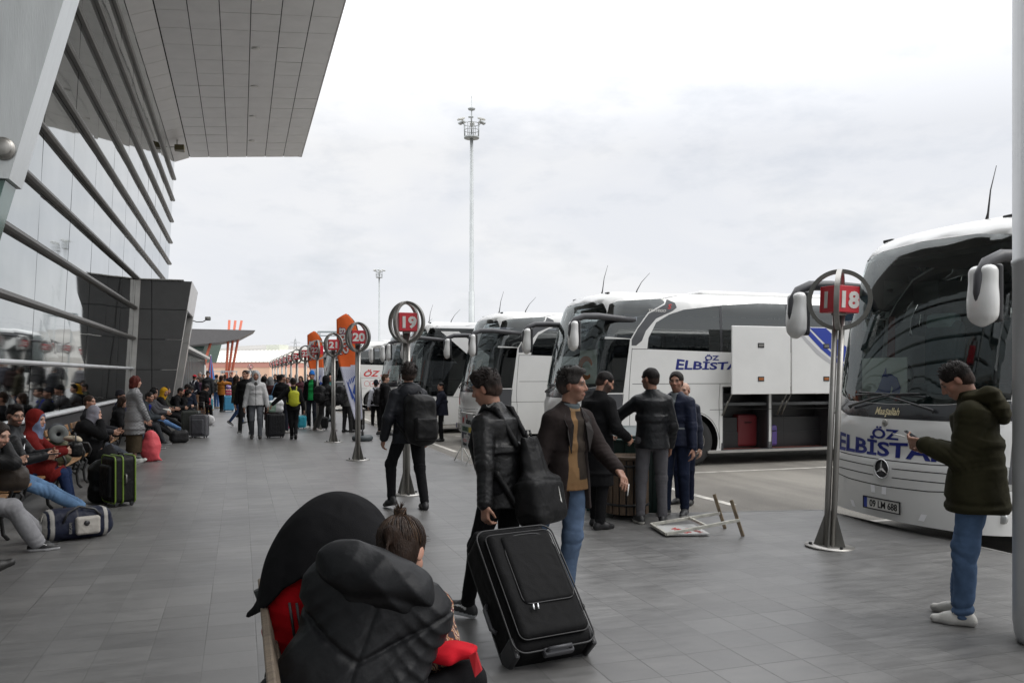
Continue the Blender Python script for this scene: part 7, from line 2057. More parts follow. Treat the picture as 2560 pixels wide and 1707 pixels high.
soft('red_jacket', [ell(cv_(-.705, 3.25, .76), (.272, .225, .37), RV)] + [cap(b2.sh[i], b2.el[i], .075, .07, .05) for i in (0, 1)] + [cap(b2.el[i], b2.wr[i], .068, .055, .04) for i in (0, 1)], 0.0075, M['cloth'], (0.40, 0.005, 0.010), t, k=.06, disp=rj, cuts=[(A3(0, 0, .50), A3(0, 0, -1))])
cc0 = cv_(-.70, 3.25, 1.1).astype(F32)
def shp(X):
    v = (X - cc0) @ RV.T.astype(F32); u, z = v[..., 0], v[..., 2]; dz = np.clip(-z / F32(.30) + F32(.45), 0, 1)
    return (0.006 * wave(X, 8, 12) + 0.013 * dz * (F32(.6) - np.abs(np.sin(u * 15 + 1.6 * wave(X, 4, 3) + 1.0))) + 0.0022 * wave(X, 27, 3)).astype(F32)
soft('shawl', [ell(cv_(-.695, 3.25, .805), (.300, .262, .455), RV), ell(cv_(-.66, 3.27, 1.10), (.14, .15, .13), RV, .05), cap(cv_(-.95, 3.2, .80), cv_(-1.0, 3.18, .79), .045, .03, .04)], 0.0072, M['cloth'], (0.0085, 0.0085, 0.0095), t, k=0.08, disp=shp, subs=[(rbx(cv_(-1.005 + .777 * .10 + .629 * .27, 3.2, .785 + .629 * .10 - .777 * .27), (.21, .5, .27), .02, np.array([RV[0] * .777 + RV[2] * .629, RV[1], RV[0] * -.629 + RV[2] * .777])), .01)], cuts=[(A3(0, 0, .56), A3(0, 0, -1))])
q = MB()
for k in (0, 1):
    p0 = cv_(-.815 + .028 * k, 3.025 - .006 * k, .885); p1 = cv_(-.79 + .028 * k, 3.015 - .006 * k, .74); q.tube([p0, p0 * .5 + p1 * .5 + A3(0, 0, 0), p1], .0055, 6)
q.build('pocket_zip', M['black_plastic'], t)

# bags on the near laps
def patterned():
    m, nt, bb = new_mat('woven_pattern'); tc = N(nt, 'ShaderNodeTexCoord')
    wv = N(nt, 'ShaderNodeTexWave', i_Scale=8.0, i_Distortion=6.0, i_Detail=2.0, i_Detail_Scale=2.5); wv.wave_type = 'BANDS'; wv.bands_direction = 'DIAGONAL'; L(nt, tc.outputs['Object'], wv.inputs['Vector'])
    cr = N(nt, 'ShaderNodeValToRGB'); cr.color_ramp.interpolation = 'CONSTANT'; e = cr.color_ramp.elements
    e[0].position = 0; e[0].color = (0.03, 0.025, 0.03, 1); e[1].position = 0.2; e[1].color = (0.30, 0.09, 0.03, 1)
    for p_, c_ in ((0.38, (0.48, 0.38, 0.26, 1)), (0.50, (0.05, 0.07, 0.06, 1)), (0.62, (0.35, 0.15, 0.04, 1)), (0.78, (0.55, 0.48, 0.38, 1)), (0.9, (0.12, 0.03, 0.03, 1))):
        q_ = e.new(p_); q_.color = c_
    L(nt, wv.outputs['Fac'], cr.inputs[0]); L(nt, cr.outputs[0], bb.inputs['Base Color']); bb.inputs['Roughness'].default_value = 0.85
    return m
M['pattern'] = patterned()
bx2, by2 = spot(1066, 3.02)
t = thing('bag', 'small bag with woven orange and brown pattern on the lap of the ponytailed person', 'bag', (bx2, by2, 0.68), R(-25))
soft('pouch', [rbx((0, 0, 0.11), (0.10, 0.075, 0.14), 0.065), ell((0, 0, 0.06), (0.12, 0.09, 0.09), None, 0.05)], 0.007, M['pattern'], (1, 1, 1), t, disp=lambda X: (0.004 * wave(X, 22, 2)).astype(F32))
MB().tube([(0.07 * math.cos(a), -0.035 + .02 * math.sin(a), 0.21 + 0.045 * math.sin(a)) for a in np.linspace(-.3, PI + .3, 12)], 0.008, 6).build('trim', flat('trim_plum', (0.05, 0.03, 0.04), 0.6), t)
t = thing('jacket', 'bright red garment with a dangling strap across the knees on the near bench', 'clothing', (*spot(1140, 2.92), 0.715), R(-30))
soft('cloth', [rbx((0, 0, 0.03), (0.075, 0.045, 0.016), 0.015), rbx((-.05, -.035, 0.02), (0.055, 0.04, 0.018), 0.016)], 0.008, M['cloth'], (0.50, 0.012, 0.022), t, k=0.03, disp=lambda X: (0.007 * wave(X, 20, 6)).astype(F32))
MB().slab([(0.06, -.05, .03), (0.085, -.05, .045), (0.11, -.07, -.01), (0.09, -.08, -.03)], (0.0028, 0.0042, 0.0042)).build('strap', flat('red_strap', (0.45, 0.012, 0.02), 0.7), t)

# ================================================================== seated along the glass front
def SIT(fx_=0.45, **k):
    d = dict(hip=(0, -0.03, 0.545), lean=-4, hunch=14, feet=((-0.12, fx_, 0, 6, 0), (0.12, fx_ + .03, 0, -6, 0)), hands=((-0.10, 0.34, 0.66), (0.10, 0.33, 0.66)), head=(0, 6, 0)); d.update(k); return d
F_ = R(-90)
# boot of the man outside the frame
xy = (-2.45, 6.35)
P('crossed leg with a dark boot coming into the frame at the bottom left', xy, F_, 0.010, SIT(hip=(0, -.03, .545), lean=-14, feet=((-0.10, 0.42, 0, 0, 0), (-0.28, 0.86, 0.30, 14, 20)), head=(-10, 10, 0)), top=dict(col=BLK), leg=dict(col=(0.02, 0.024, 0.03), m='denim'), shoe=dict(col=(0.0098, 0.0091, 0.0084), high=0.05))
# man in grey tracksuit trousers, hand at his chin
xy = (-2.46, 9.02)
t, b = P('seated man in grey tracksuit trousers leaning on his hand, at the left edge', xy, F_, 0.0075,
  SIT(lean=14, hunch=22, head=(-30, 18, 0), feet=((-0.52, 0.52, 0, 14, 0), (-0.06, 0.58, 0, 8, 0)), hands=((-0.16, 0.42, 0.92), (-0.02, 0.30, 1.09)), palm=(None, (-0.4, -0.8, 0.2)), curl=(0.5, 0.85), elbows=(None, A3(.5, .6, -1))), skin=2,
  hair=('short', (0.02, 0.014, 0.011), dict(vol=0.004)), beard=0.5, top=dict(col=(0.0098, 0.0098, 0.0105), m='nylon'), leg=dict(col=(0.22, 0.22, 0.23), fat=0.022, flare=0.014), shoe=dict(col=(0.0084, 0.0084, 0.0091), sole=(0.45, 0.45, 0.46), mark=(0.75, 0.75, 0.75), bulk=1.08))
t = thing('bag', 'dark brown soft bag on the lap of the man in grey trousers', 'bag', (-2.13, 9.25, 0.60), R(-80))
soft('sack', [rbx((0, 0, 0.10), (0.26, 0.15, 0.11), 0.09), ell((0.06, 0, 0.16), (0.17, 0.13, 0.08), None, 0.05)], 0.010, M['nylon'], (0.030, 0.023, 0.018), t, disp=lambda X: (0.008 * wave(X, 13, 8)).astype(F32))
MB().tube([(-.24, -.14, .10), (-.05, -.165, .14), (.12, -.165, .12), (.25, -.12, .06)], 0.014, 6).build('strap', M['black_plastic'], t)
# man with glasses
xy = (-2.50, 10.92)
t, b = P('seated man with glasses in a black jacket with a bright zip and blue jeans', xy, F_, 0.0075,
  SIT(lean=-2, hunch=8, H=1.78, head=(-46, 8, 0), feet=((-0.42, 0.66, 0, 14, 0), (-0.16, 0.70, 0, 6, 0)), hands=((-0.08, 0.36, 0.78), (0.14, 0.34, 0.76)), curl=(0.75, 0.7)), skin=0,
  hair=('quiff', BLK_HAIR), beard=0.75, top=dict(col=(0.0084, 0.0091, 0.0105), m='nylon', fat=0.026, collar=0.075), leg=dict(col=(0.085, 0.15, 0.25), m='denim', wrinkle=0.008), shoe=dict(col=(0.02, 0.018, 0.016)))
q = MB()
for sg in (-1, 1):
    q.tube([b.hc + b.RH @ A3(sg * (0.032 + .021 * math.cos(a)), 0.104, 0.008 + .015 * math.sin(a)) for a in np.linspace(0, 2 * PI, 16)[:-1]], 0.0018, 5, closed=True)
    q.tube([b.hc + b.RH @ A3(sg * .053, .102, .012), b.hc + b.RH @ A3(sg * .078, .03, .014), b.hc + b.RH @ A3(sg * .080, -.01, .006)], .0018, 5)
q.tube([b.hc + b.RH @ A3(-.011, .106, .012), b.hc + b.RH @ A3(.011, .106, .012)], .0018, 5); q.build('glasses', M['dark_plastic'], t)
q = MB(); zp = [b.hip + b.up1 * v + b.fwd * (0.140 + .012 * math.sin(v * 9)) + b.right * 0.012 * math.sin(v * 8) for v in np.linspace(0.10, 0.30, 5)] + [b.neckb - b.up2 * d_ + b.fwd * (0.138 - .1 * (0.2 - d_) * .5) for d_ in (.20, .12, .04)]
q.tube(zp, 0.010, 6); q.build('zip', M['reflective'], t)
t2 = thing('phone', 'black phone in the hand of the seated man with glasses', 'phone', (*xy, 0), F_)
MB().box((b.wr[1] + A3(-.03, .09, .02)), (0.07, 0.14, 0.010), bev=0.003).build('case', M['black_plastic'], t2)
MB().box((b.wr[1] + A3(-.03, .09, .0262)), (0.062, 0.125, 0.002)).build('screen', flat('phone_screen', (0.03, 0.035, 0.045), 0.1), t2)
# woman in red
xy = (-2.50, 11.72)
t, b = P('seated woman in a red hooded coat with a blue grey headscarf', xy, F_, 0.0078,
  SIT(H=1.66, lean=2, hunch=10, head=(-22, 8, 0), feet=((-0.14, 0.46, 0, 0, 0), (0.08, 0.48, 0, 0, 0)), hands=((-0.14, 0.42, 0.80), (0.06, 0.42, 0.79)), curl=(0.6, 0.6)), skin=2, fem=True,
  hair=None, hat=('hijab', (0.13, 0.16, 0.24)), top=dict(col=(0.12, 0.010, 0.009), name='red_coat', fat=0.028, hem=0.12, skirt=[((0, 0.28, 0.50), (0.20, 0.16)), ((0, 0.34, 0.44), (0.19, 0.14))], collar=0.05, wrinkle=0.006), leg=dict(col=(0.014, 0.025, 0.065), m='denim'), shoe=dict(col=(0.10, 0.06, 0.04)))
b.hair(t, 0.008, (0.13, 0.011, 0.009), 'hood', mat_=M['cloth'], name='hood')
t = thing('handbag', 'shiny black handbag on the lap of the woman in red', 'handbag', (-2.02, 11.86, 0.66), R(-75))
soft('bag', [rbx((0, 0, 0.10), (0.17, 0.08, 0.10), 0.06)], 0.009, M['leather'], (0.007, 0.007, 0.007), t, disp=lambda X: (0.006 * wave(X, 18, 8)).astype(F32))
MB().tube([(0.11 * math.cos(a), 0, 0.18 + 0.12 * math.sin(a)) for a in np.linspace(0, PI, 12)], 0.010, 6).build('handle', M['black_plastic'], t)
t = thing('scarf', 'crumpled cream scarf on top of the black handbag', 'scarf', (-2.08, 11.95, 0.86), R(-60))
soft('cloth', [ell((0, 0, 0.03), (0.17, 0.08, 0.035)), ell((0.12, .02, 0.01), (0.12, .05, .03), None, .04)], 0.010, M['cloth'], (0.42, 0.36, 0.27), t, disp=lambda X: (0.012 * wave(X, 20, 8)).astype(F32))
# camping pack on the bench
t = thing('camping_pack', 'camouflage rucksack with a rolled grey sleeping mat strapped on top, on the bench', 'backpack', (-2.42, 12.95, 0.46), R(-78))
soft('pack', [rbx((0, 0, 0.17), (0.24, 0.16, 0.17), 0.10)], 0.012, M['cloth'], (0.06, 0.065, 0.04), t, disp=lambda X: (0.012 * wave(X, 14, 4)).astype(F32), paint=lambda V, c: c.__setitem__(np.sin(V[:, 0] * 31 + 2 * np.sin(V[:, 2] * 24)) * np.sin(V[:, 2] * 37 + V[:, 1] * 20) > 0.15, (0.12, 0.11, 0.075)))
q = MB(); pts = []
for i in range(60):
    a = i * 0.42; r_ = 0.022 + 0.0042 * i * .42 * 1.05
    pts.append((r_ * math.cos(a), r_ * math.sin(a)))
q.lathe([(0.03, -.30), (0.115, -.30), (0.122, -.29), (0.122, .29), (0.115, .30), (0.03, .30), (0.03, -.30)], (0, 0, 0.44), 24, 'X'); q.build('sleeping_mat', flat('mat_grey', (0.15, 0.16, 0.155), 0.85, var=0.15, vscale=9), t)
q = MB()
for xx in (-.16, 0.0, .16): q.lathe([(0.124, xx - .016), (0.127, xx - .016), (0.127, xx + .016), (0.124, xx + .016)], (0, 0, .44), 24, 'X')
q.build('mat_strap', flat('mat_strap', (0.04, 0.045, 0.06), 0.6), t)
# woman in the black cloak
xy = (-2.46, 14.85)
P('seated woman in a black cloak and lilac grey headscarf, hand at her mouth', xy, F_, 0.0095,
  SIT(H=1.64, lean=12, hunch=18, head=(-4, 10, 0), feet=((-0.12, 0.50, 0, 0, 0), (0.10, 0.50, 0, 0, 0)), hands=((-0.06, 0.44, 0.72), (0.06, 0.33, 1.02)), palm=(None, (-0.5, -0.7, 0.2)), curl=(0.4, 0.7), elbows=(None, A3(.5, .3, -1))), skin=2, fem=True, hair=None, hat=('hijab', (0.20, 0.195, 0.225)),
  top=dict(col=(0.007, 0.007, 0.0077), name='cloak', fat=0.045, hem=0.14, skirt=[((0, 0.30, 0.48), (0.24, 0.24)), ((0, 0.46, 0.30), (0.25, 0.20)), ((0, 0.48, 0.06), (0.27, 0.22))], collar=0.0, wrinkle=0.007), shoe=dict(col=BLK))
# man with his legs stretched out
xy = (-2.50, 16.55)
P('man stretched out on the bench in grey jeans and grey trainers, beyond the black cloak', xy, F_, 0.010, SIT(lean=-12, hunch=8, head=(-20, 2, 0), feet=((0.22, 0.82, 0.02, 0, 25), (0.42, 0.86, 0.02, 0, 25)), hands=((-0.14, 0.34, 0.70), (0.12, 0.30, 0.68))), skin=3, hair=('short', BRN_HAIR), top=dict(col=CHAR), leg=dict(col=(0.045, 0.05, 0.06), m='denim'), shoe=dict(col=(0.36, 0.37, 0.35), sole=(0.5, 0.5, 0.48)))
# woman in the checked coat
def check_paint(V, col):
    u = V[:, 2] * 105; s_ = (V[:, 0] + V[:, 1]) * 95
    k = 0.55 + 0.45 * ((np.sin(u) > 0.0) ^ (np.sin(s_) > 0.0)); big = 0.85 + 0.25 * (np.sin(V[:, 2] * 19) > 0.4)
    col *= (k * big)[:, None]
xy = spot(336, 16.25); rz = rel(*xy, -78)
P('woman with red brown hair in a grey checked coat standing by the benches', xy, rz, 0.0085, dict(H=1.68, hip=(0, 0, 0.952), wide=1.02, head=(6, 2, 0), feet=STAND[0], hands=((-0.16, 0.26, 0.84), (0.16, 0.24, 0.82))), skin=2, fem=True, hair=('bob', (0.075, 0.014, 0.010)),
  top=[dict(col=(0.055, 0.042, 0.026), name='skirt', fat=0.0, hem=0.0, skirt=[((0, 0, 0.62), (0.19, 0.15)), ((0, 0, 0.20), (0.20, 0.16))], sleeve=0.3, collar=0.0), dict(col=(0.26, 0.26, 0.265), name='checked_coat', fat=0.034, hem=0.10, skirt=[((0, 0, 0.68), (0.23, 0.19)), ((0, 0, 0.56), (0.235, 0.195))], collar=0.05, paint=check_paint, wrinkle=0.004)], shoe=dict(col=BLK))
# row beyond her
row = [
 ('young man with a bright blue scarf on the bench beyond the checked coat', (-2.35, 21.9), SIT(lean=16, hunch=16, head=(-30, 8, 0), feet=((-.14, .52, 0, 0, 0), (.10, .56, 0, 0, 0)), hands=((-.06, .50, .66), (.05, .48, .66))), 0, ('short', BLK_HAIR), None, (0.03, 0.035, 0.04), (0.03, 0.032, 0.036), (0.0084, 0.0084, 0.0091), None),
 ('man in a black beanie with white-striped sleeves resting on his knees', (-2.38, 23.7), SIT(lean=10, hunch=18, head=(-24, 6, 0), feet=((-.16, .66, 0, 4, 0), (.10, .70, 0, 0, 0)), hands=((-.16, .52, .70), (.02, .50, .70))), 1, ('short', BLK_HAIR), ('beanie', (0.0084, 0.0084, 0.0091)), (0.05, 0.05, 0.055), BLK, (0.0084, 0.0084, 0.0091), None),
 ('man in a grey jacket and white trainers looking along the platform from the bench', (-2.34, 25.1), SIT(lean=0, hunch=10, head=(-34, 4, 0), feet=((-.2, .86, 0, 4, 10), (.04, .92, 0, 0, 10)), hands=((-.14, .46, .74), (.10, .40, .74))), 0, ('quiff', BLK_HAIR), None, (0.055, 0.055, 0.06), (0.09, 0.17, 0.33), (0.55, 0.56, 0.53), None),
 ('hunched figure in a yellow hood and black coat on the bench', (-2.30, 26.4), SIT(lean=8, hunch=16, head=(-40, 14, 0), feet=((-.16, .80, 0, 4, 0), (.08, .84, 0, 0, 0)), hands=((-.1, .44, .70), (.08, .44, .70))), 0, None, ('hood', (0.42, 0.23, 0.015)), BLK, BLK, BLK, None),
 ('man in a dull green jacket seated at the end of the bench row', (-2.22, 27.5), SIT(lean=0, hunch=12, head=(-10, 8, 0), feet=((-.16, .6, 0, 4, 0), (.08, .64, 0, 0, 0))), 3, ('short', BLK_HAIR), None, (0.035, 0.038, 0.028), BLK, BLK, None)]
row += [
 ('woman with dark brown hair on the bench, half hidden by the checked coat', (-2.46, 19.2), SIT(H=1.64, lean=4, hunch=12, head=(-20, 6, 0)), 2, ('bob', BRN_HAIR), None, BLK, BLK, BLK, None),
 ('man in a black cap-like beanie leaning back between the checked coat and blue scarf', (-2.52, 20.5), SIT(lean=-8, hunch=8, head=(-30, 4, 0), feet=((-.14, .7, 0, 0, 0), (.1, .74, 0, 0, 0))), 1, ('short', BLK_HAIR), ('beanie', (.02, .02, .024)), CHAR, (.03, .035, .05), BLK, None),
 ('man in black with clasped hands sitting before the portal front', (-2.02, 28.1), SIT(lean=12, hunch=18, head=(-14, 14, 0)), 0, ('short', BLK_HAIR), None, BLK, BLK, BLK, None),
 ('woman in black with loose hair sitting on a bag before the portal front', (-1.90, 29.4), SIT(hip=(0, 0, .46), lean=10, hunch=18, head=(-8, 20, 0)), 2, ('long', BLK_HAIR), None, BLK, BLK, BLK, None)]
blue_scarf = None
for (lb, xy, bd, sk, hr, ht, tc_, lc, shc, ex) in row:
    t, b = P(lb, xy, F_, 0.011, bd, skin=sk, hair=hr, hat=ht, top=dict(col=tc_, fat=0.028), leg=dict(col=lc, m='denim'), shoe=dict(col=shc, sole=(0.4, 0.4, 0.4)), beard=0.0 if 'woman' in lb else 0.4, fem='woman' in lb)
    if 'scarf' in lb:
        soft('scarf', [cap(b.neckb + b.right * .06 * math.cos(a) + b.fwd * .06 * math.sin(a), b.neckb + b.right * .06 * math.cos(a + .6) + b.fwd * .06 * math.sin(a + .6), .035) for a in np.arange(0, 6.2, .6)] + [cap(b.neckb + b.fwd * .10 - b.right * .03, b.neckb + b.fwd * .17 - b.up2 * .34 - b.right * .04, .036, .04), cap(b.neckb + b.fwd * .10 + b.right * .04, b.neckb + b.fwd * .16 - b.up2 * .28 + b.right * .05, .034, .04)], 0.012, M['cloth'], (0.012, 0.02, 0.16), t)
# people sitting on their luggage beyond the portal
for lb, xy, rz, hz, tc_ in (('dark figure slumped with legs stretched over the cases, yellow boots out', (-1.95, 33.9), R(-62), 0.55, (0.0084, 0.0084, 0.0091)), ('figure in navy with bushy black hair sitting with back to us by the portal', (-1.80, 31.6), R(-20), 0.56, (0.012, 0.016, 0.028)), ('dark haired figure in black bending over beside the portal jamb', (-1.42, 33.0), R(-40), 0.60, (0.0091, 0.0084, 0.0091))):
    long = 'slumped' in lb
    P(lb, xy, rz, 0.013, SIT(hip=(0, 0, hz), lean=14 if not long else -14, hunch=20, head=(-6, 26, 0), feet=((-.1, .95 if long else .45, .22 if long else 0, 0, 20 if long else 0), (.1, 1.0 if long else .48, .22 if long else 0, 0, 20 if long else 0))), skin=1, hair=('wavy', BLK_HAIR, dict(vol=0.012)), top=dict(col=tc_, fat=0.03), leg=dict(col=BLK), shoe=dict(col=(0.30, 0.21, 0.04) if long else BLK))

# ================================================================== walking and standing in the middle distance
def stand(label, px, d, rel_, h, top, leg, shoe, H=1.72, feet=None, hands=HANG, head=(0, 0, 0), z=0.0, bp=None, **k):
    xy = spot(px, d); rz = rel(*xy, rel_)
    bd = dict(H=H, hip=(0, 0, 0.952), feet=feet or STAND[int(px) % 3], hands=hands, head=head)
    for kk in ('lean', 'hunch', 'twist', 'curl', 'palm', 'elbows'):
        if kk in k: bd[kk] = k.pop(kk)
    t, b = P(label, xy, rz, h, bd, top=top, leg=leg, shoe=shoe, z=z, **k)
    if bp: backpack(bp[0], xy[0], xy[1], rz, b, max(h, .011), bp[1], z=z, **(bp[2] if len(bp) > 2 else {}))
    return t, b, xy, rz
# grey hoodie
def hood_paint(V, col):
    col[(np.abs(V[:, 0]) < 0.006) & (V[:, 1] > 0.04)] = (0.16, 0.16, 0.16)
t, b, xy, rz = stand('man in a light grey hoodie with the hood up, walking towards us', 640, 21.9, 178, 0.0105, dict(col=(0.44, 0.44, 0.44), name='hoodie', fat=0.030, hem=0.08, collar=0.03, paint=hood_paint), dict(col=(0.075, 0.08, 0.088), m='denim', slim=.002), dict(col=(0.02, 0.018, 0.017)), H=1.80,
  feet=((-0.10, 0.16, 0, 4, 8), (0.10, -0.20, 0.05, -4, -24)), hands=((-0.30, 0.08, 0.80), (0.29, 0.0, 0.80)), hair=None, hat=('hood', (0.40, 0.405, 0.41)), skin=1, beard=0.2)
tick_on(t, b.neckb - b.up2 * .20 + b.fwd * .142 - b.right * -.10, -b.right, b.up2, b.fwd, 0.06, M['joint'])
soft('undershirt', [ell(b.neckb - b.up2 * .08 + b.fwd * .095, (0.05, 0.05, 0.12))], 0.012, M['cloth'], (0.05, 0.048, 0.045), t)
stand('young man in a plain black jacket walking just behind the grey hoodie', 614, 23.6, 166, 0.011, dict(col=(0.0077, 0.0077, 0.0084), fat=.026, hem=.12), dict(col=BLK, slim=.003), dict(col=BLK, sole=(0.35, .35, .35)), H=1.83, feet=((-0.10, -0.18, 0.04, 4, -24), (0.10, 0.22, 0, -4, 8)), hair=('short', BRN_HAIR), head=(-10, 0, 0))
stand('woman with long brown hair and jeans striding past behind the two walking men', 590, 27.5, -70, 0.013, dict(col=(0.05, 0.045, 0.03), hem=.16), dict(col=(0.02, 0.035, 0.08), m='denim', slim=.004), dict(col=BLK, sole=(.5, .5, .5)), H=1.66, feet=WALK, hair=('long', BRN_HAIR), fem=True)
stand('woman in a patterned grey headscarf and maroon coat, hand to her face', 676, 24.3, -40, 0.012, dict(col=(0.05, 0.02, 0.02), fat=.034, skirt=[((0, 0, .6), (.2, .17)), ((0, 0, .40), (.21, .18))]), dict(col=BLK), dict(col=BLK), H=1.64, hair=None, hat=('hijab', (0.19, 0.19, 0.19)), hands=((-.2, .2, .9), (.10, .16, 1.42)), fem=True)
stand('woman with loose black hair standing left of the patterned headscarf', 660, 26.5, -20, 0.013, dict(col=(0.03, 0.018, 0.018)), dict(col=BLK), dict(col=BLK), H=1.66, hair=('long', BLK_HAIR), fem=True)
t, b, xy, rz = stand('man in a black T-shirt, back turned, left of the yellow rucksack', 704, 24.0, -22, 0.0115, dict(col=BLK, fat=.016, sleeve=0.5), dict(col=(0.016, .018, .026), m='denim'), dict(col=(.25, .24, .23)), H=1.72, head=(-50, 0, 0), hair=('crop', BLK_HAIR), beard=.5)
t2 = thing('shoulder_bag', 'pale blue bag hanging at the side of the man in the black T-shirt', 'bag', (xy[0], xy[1], 0), rz, CASES)
soft('bag', [rbx((-.30, -.02, .92), (.07, .15, .19), .06)], .014, M['nylon'], (.13, .25, .38), t2); MB().tube([(-.28, -.1, 1.08), (-.16, -.10, 1.42), (-.14, 0, 1.47), (-.2, .1, 1.38), (-.29, .08, 1.08)], .012, 6).build('strap', flat('bag_blue', (.1, .2, .32), .6), t2)
# boy with the yellow rucksack
t, b, xy, rz = stand('boy in black with a yellow green rucksack walking away, hand on a plastic bag', 733, 21.9, 4, 0.0105, dict(col=BLK, fat=.028, hem=.12), dict(col=BLK, slim=.004), dict(col=BLK), H=1.62, feet=((-0.03, 0.06, 0, 4, 0), (0.06, -0.16, 0.06, -2, -28)), hands=((-0.58, 0.04, 0.98), (0.30, 0.06, 0.84)), hair=('short', BLK_HAIR, dict(vol=.006)),
  bp=('limp yellow green drawstring rucksack on the boy in black', (0.36, 0.37, 0.025), dict(size=(0.27, 0.15, 0.40), drop=0.03, pocket=False)))
cx_, cy_ = spot(688, 22.3)
case('charcoal hard case with four wheels under a green and white plastic bag', cx_, cy_, rel(cx_, cy_, 18), (0.46, 0.28, 0.60), (0.016, 0.016, 0.018), ribs=1, pocket=False)
t = thing('plastic_bag', 'green and white plastic bag on top of the charcoal hard case', 'plastic bag', (cx_, cy_, 0.69), rel(cx_, cy_, 10), CASES)
def pbp(V, c): c[(V[:, 0] < 0.0) & (V[:, 2] < 0.27)] = (0.30, 0.42, 0.34)
soft('bag', [rbx((0, 0, .16), (.21, .13, .16), .09), ell((0.04, 0, .30), (.10, .07, .08), None, .08)], .012, M['nylon'], (.62, .63, .64), t, k=.06, paint=pbp, disp=lambda X: (0.016 * wave(X, 15, 4) + .006 * wave(X, 40, 5)).astype(F32))
# blue hat
t, b, xy, rz = stand('smiling man in a green T-shirt, open black jacket and bright blue hat', 780, 26.2, 160, 0.0115, [dict(col=(0.015, 0.26, 0.065), name='t_shirt', fat=.006, hem=.08), dict(col=BLK, fat=.028, hem=.10, open_=(.11, .09), collar=0.02)], dict(col=(.016, .018, .024), m='denim'), dict(col=(.5, .48, .45), sole=(.6, .6, .6)), H=1.80, hair=('short', BLK_HAIR), hat=('beanie', (0.02, 0.14, 0.46)), head=(6, 6, 0))
tq = case('turquoise bag standing behind the boy with the yellow rucksack', *spot(754, 26.0), 0.2, (0.26, 0.2, 0.36), (0.03, 0.26, 0.34), pocket=False, wheels=2)
case('bright pink bag peeping out behind the plastic bag', *spot(711, 25.2), 0.2, (0.24, 0.2, 0.42), (0.48, 0.02, 0.16), pocket=False, wheels=2)
# white-striped sleeves
def stripe_paint(bb):
    def f(V, col):
        for i in (1,):
            for a, e in ((bb.sh[i], bb.el[i]), (bb.el[i], bb.wr[i])):
                ab = e - a; s_ = ((V - a) @ ab) / (ab @ ab); dd = V - a - s_[:, None] * ab
                out = dd @ bb.right
                col[(s_ > 0) & (s_ < 1) & (out > 0.03) & (np.abs(dd @ bb.fwd) < 0.022)] = (.5, .5, .5)
    return f
xy = spot(812, 25.0); rz = rel(*xy, -26)
t = thing('person', 'broad man in black with white sleeve stripes, legs apart, back turned', 'person', (*xy, 0), rz, 'people waiting and walking on the platform')
b = Body(H=1.72, hip=(0, 0, .90), lean=3, hunch=6, head=(-10, 10, 0), feet=((-0.26, 0.02, 0, 14, 0), (0.30, -0.06, 0, -16, 0)), hands=((-.24, .2, .86), (.28, .16, .86)), wide=1.06)
b.flesh(t, .011, SKINS[1]); b.hair(t, .011, BLK, 'hood', mat_=M['cloth'], name='hood'); b.top(t, .011, (0.0084, 0.0084, 0.0091), 'nylon', fat=.034, hem=.12, paint=stripe_paint(b)); b.trousers(t, .011, (.05, .05, .05), fat=.016); b.shoes(t, .011, (.34, .30, .29), (.5, .5, .5))
backpack('square black rucksack on the man with white sleeve stripes', xy[0], xy[1], rz, b, .012, (0.0077, 0.0077, 0.0084), size=(.33, .2, .5), drop=0.0, shift=-.06)
case('black case on the floor between the legs of the striped-sleeve man', *spot(803, 25.6), rel(*spot(803, 25.6), 5), (0.40, 0.25, 0.34), BLK, pocket=False)
stand('bald man in a dark jacket facing us behind the sign 21 post', 826, 29.8, 176, 0.0125, [dict(col=(.05, .16, .15), name='shirt', fat=.004, hem=-.1), dict(col=(0.0098, 0.0084, 0.0084), fat=.03, open_=(.02, .06))], dict(col=BLK), dict(col=BLK), H=1.68, hair=('balding', BRN_HAIR), skin=1)
t, b, xy, rz = stand('man in a grey jacket looking at his phone beside the orange banner', 866, 24.5, -52, 0.0115, dict(col=(.055, .055, .053), fat=.032, hem=.14, hood=.9), dict(col=(.022, .022, .022)), dict(col=BLK), H=1.64, hunch=14, head=(-6, 22, 0), hands=((-.06, .34, 1.10), (.08, .34, 1.08)), hair=('short', BLK_HAIR, dict(vol=.008)),
  bp=('large black and red rucksack on the man in the grey jacket', (0.0077, 0.0077, 0.0084), dict(size=(.34, .24, .58), drop=0.0)))
case('black wheeled case beside the foot of the orange banner', *spot(892, 24.9), rel(*spot(892, 24.9), 4), (0.44, 0.27, 0.62), (0.0084, 0.0084, 0.0091), ribs=1, pocket=False)
# boy at the kerb
stand('boy in black with bare ankles standing side-on at the kerb', 962, 23.2, -78, 0.0105, dict(col=BLK, fat=.026, hem=.10, hood=.9), dict(col=BLK, length=.86, slim=.006), dict(col=(.02, .02, .021)), H=1.71, feet=((-0.09, -0.16, 0, 10, 0), (0.09, 0.12, 0, -6, 0)), hair=('quiff', (.05, .026, .015)), skin=2, bp=('flat black rucksack on the boy at the kerb', BLK, dict(size=(.28, .14, .42))))
stand('person in a white shirt and dark cap walking off behind the boy at the kerb', 940, 28.6, 12, 0.013, dict(col=(.60, .61, .66), fat=.02), dict(col=BLK), dict(col=BLK), H=1.70, z=RZ, feet=STAND[1], hair=('short', BLK_HAIR), hat=('beanie', (.02, .022, .03)), bp=('black rucksack on the white shirt', BLK))
t, b, xy, rz = stand('stout man in a dark suit beside the coach door with a black and red bag', 1104, 23.6, 96, 0.0115, dict(col=(.014, .016, .026), fat=.034, hem=.18, belly=.03), dict(col=BLK), dict(col=BLK), H=1.68, z=RZ, head=(20, 4, 0), hands=((-.22, .34, .84), (.26, .12, .82)), hair=('short', BLK_HAIR))
